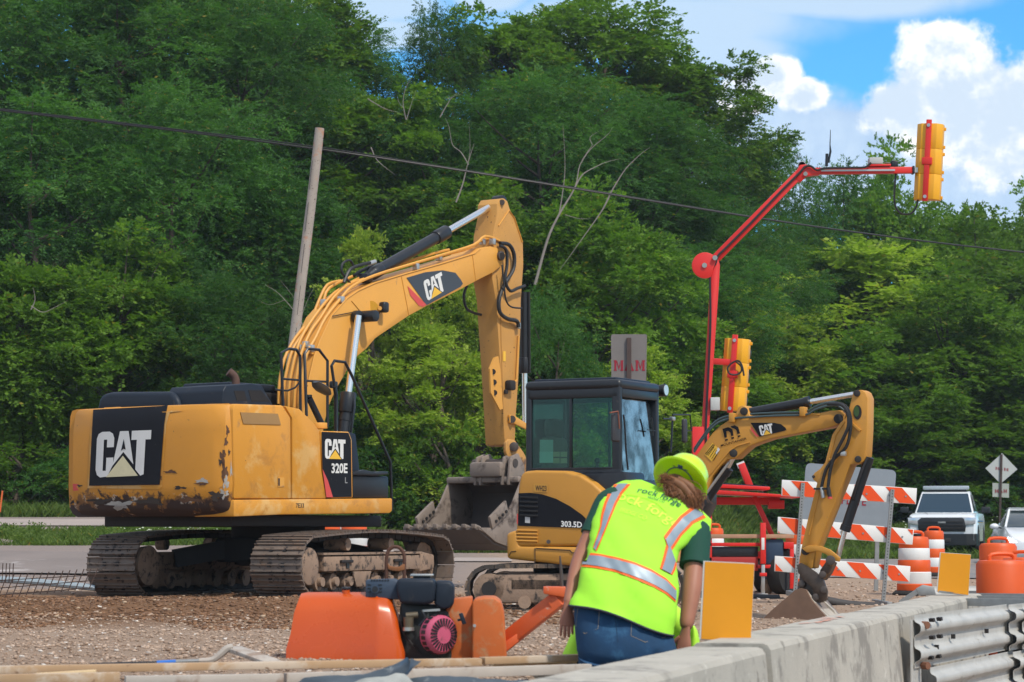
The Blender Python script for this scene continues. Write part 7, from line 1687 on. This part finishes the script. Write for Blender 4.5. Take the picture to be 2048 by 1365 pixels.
def grass(name, n, reg, hmin, hmax, label, zf=base_z, flowers=0):
    P_ = []
    while len(P_) < n:
        px, y = rng.uniform(reg[0], reg[1]), rng.uniform(reg[2], reg[3]); x = (px-1024)/5000*y
        if noise.noise(Vector((x*.6, y*.4, 7)))+.35 < rng.random()*.5: continue
        P_.append((x, y, zf(x, y)))
    P_ = np.array(P_); h = rng.uniform(hmin, hmax, n)*(.6+.6*rng.random(n)); a = rng.random(n)*6.28; w_ = .010+.014*rng.random(n)
    d = np.stack([np.cos(a), np.sin(a), np.zeros(n)], -1); ln = rng.normal(size=(n, 3))*.35; ln[:, 2] = 1
    V = np.stack([P_-d*w_[:, None], P_+d*w_[:, None], P_+ln*h[:, None]*.6+d*w_[:, None]*.6, P_+ln*h[:, None]*np.array([1.5, 1.5, 1])], 1)
    Fq = np.arange(n*4).reshape(-1, 4); o = bpy.data.objects.new(name, npmesh(name, V.reshape(-1, 3), Fq, [LM['grass']])); COL.objects.link(o); struct(o, 'stuff', label)
grass('grass', 30000, (-60, 720), (51.5), 58.5, .10, .34, 'x') if False else None
grass('grass', 42000, (-60, 720, 52.0, 58.2), .04, .17, 'rough green verge before the far road on the left')
grass('grass', 30000, (-60, 1350, 64.5, 69), .12, .4, 'grass and weeds at the foot of the wood')
grass('grass', 60000, (1300, 2120, 70, 96), .06, .30, 'green mown verge on the right before the wood')
# white weed flowers
V = []; Fq = []
def flowers(n, reg, h0, h1, s0, label):
    V = []; F_ = []; 
    for k in range(n):
        px, y = rng.uniform(reg[0], reg[1]), rng.uniform(reg[2], reg[3]); x = (px-1024)/5000*y; z = base_z(x, y)+rng.uniform(h0, h1); r = s0*rng.uniform(.6, 1.3)
        b = len(V); cs = [2*math.pi*j/6 for j in range(6)]; V += [(x+math.cos(c)*r, y+math.sin(c)*r, z) for c in cs]+[(x, y, z+r*.6), (x, y, z-r*.5)]
        for j in range(6): F_ += [(b+j, b+(j+1) % 6, b+6), (b+(j+1) % 6, b+j, b+7)]
    o = bpy.data.objects.new('wildflowers', npmesh('wildflowers', V, F_, [mat('petal_white', (.62, .68, .50), .7, var=.1)])); COL.objects.link(o); struct(o, 'stuff', label)
flowers(90, (230, 480, 52.5, 57), .08, .34, .03, 'white wildflowers in the left verge'); flowers(60, (1640, 2040, 80, 92), .2, .5, .04, 'white wildflowers in the right verge')

# tall scruffy weeds before the far road
wr = np.random.default_rng(12); C = []; O = []
for k in range(46):
    px = wr.choice([wr.uniform(215, 430), wr.uniform(-30, 90), wr.uniform(430, 640)], p=[.6, .2, .2]); y = wr.uniform(52.5, 56.5); x = (px-1024)/5000*y
    C.append((x, y, base_z(x, y)+wr.uniform(.0, .2))); O.append((wr.normal()*.3, wr.normal()*.3, 1, wr.uniform(.10, .26)))
Vw = leaves(wr, np.array(C), np.array(O), 26, 8, .16, .06, .028, flat=1.0, droop=0)
o = bpy.data.objects.new('weeds', npmesh('weeds', Vw, np.arange(len(Vw)).reshape(-1, 4), [LM['grass']])); COL.objects.link(o); struct(o, 'stuff', 'scruffy leafy weeds in the left verge')
# thin summer haze
hm = bpy.data.materials.new('haze'); hm.use_nodes = True; t = NT(hm.node_tree); out = t.n('ShaderNodeOutputMaterial'); pv = t.n('ShaderNodeVolumePrincipled')
pv.inputs['Color'].default_value = (.80, .88, 1, 1); pv.inputs['Density'].default_value = .00028; pv.inputs['Anisotropy'].default_value = .2; t.l(pv.outputs[0], out.inputs['Volume'])
hz = MB().box((0, 70, 16.4), (290, 212, 36), None, hm).build('haze'); struct(hz, 'stuff', 'thin pale summer haze')
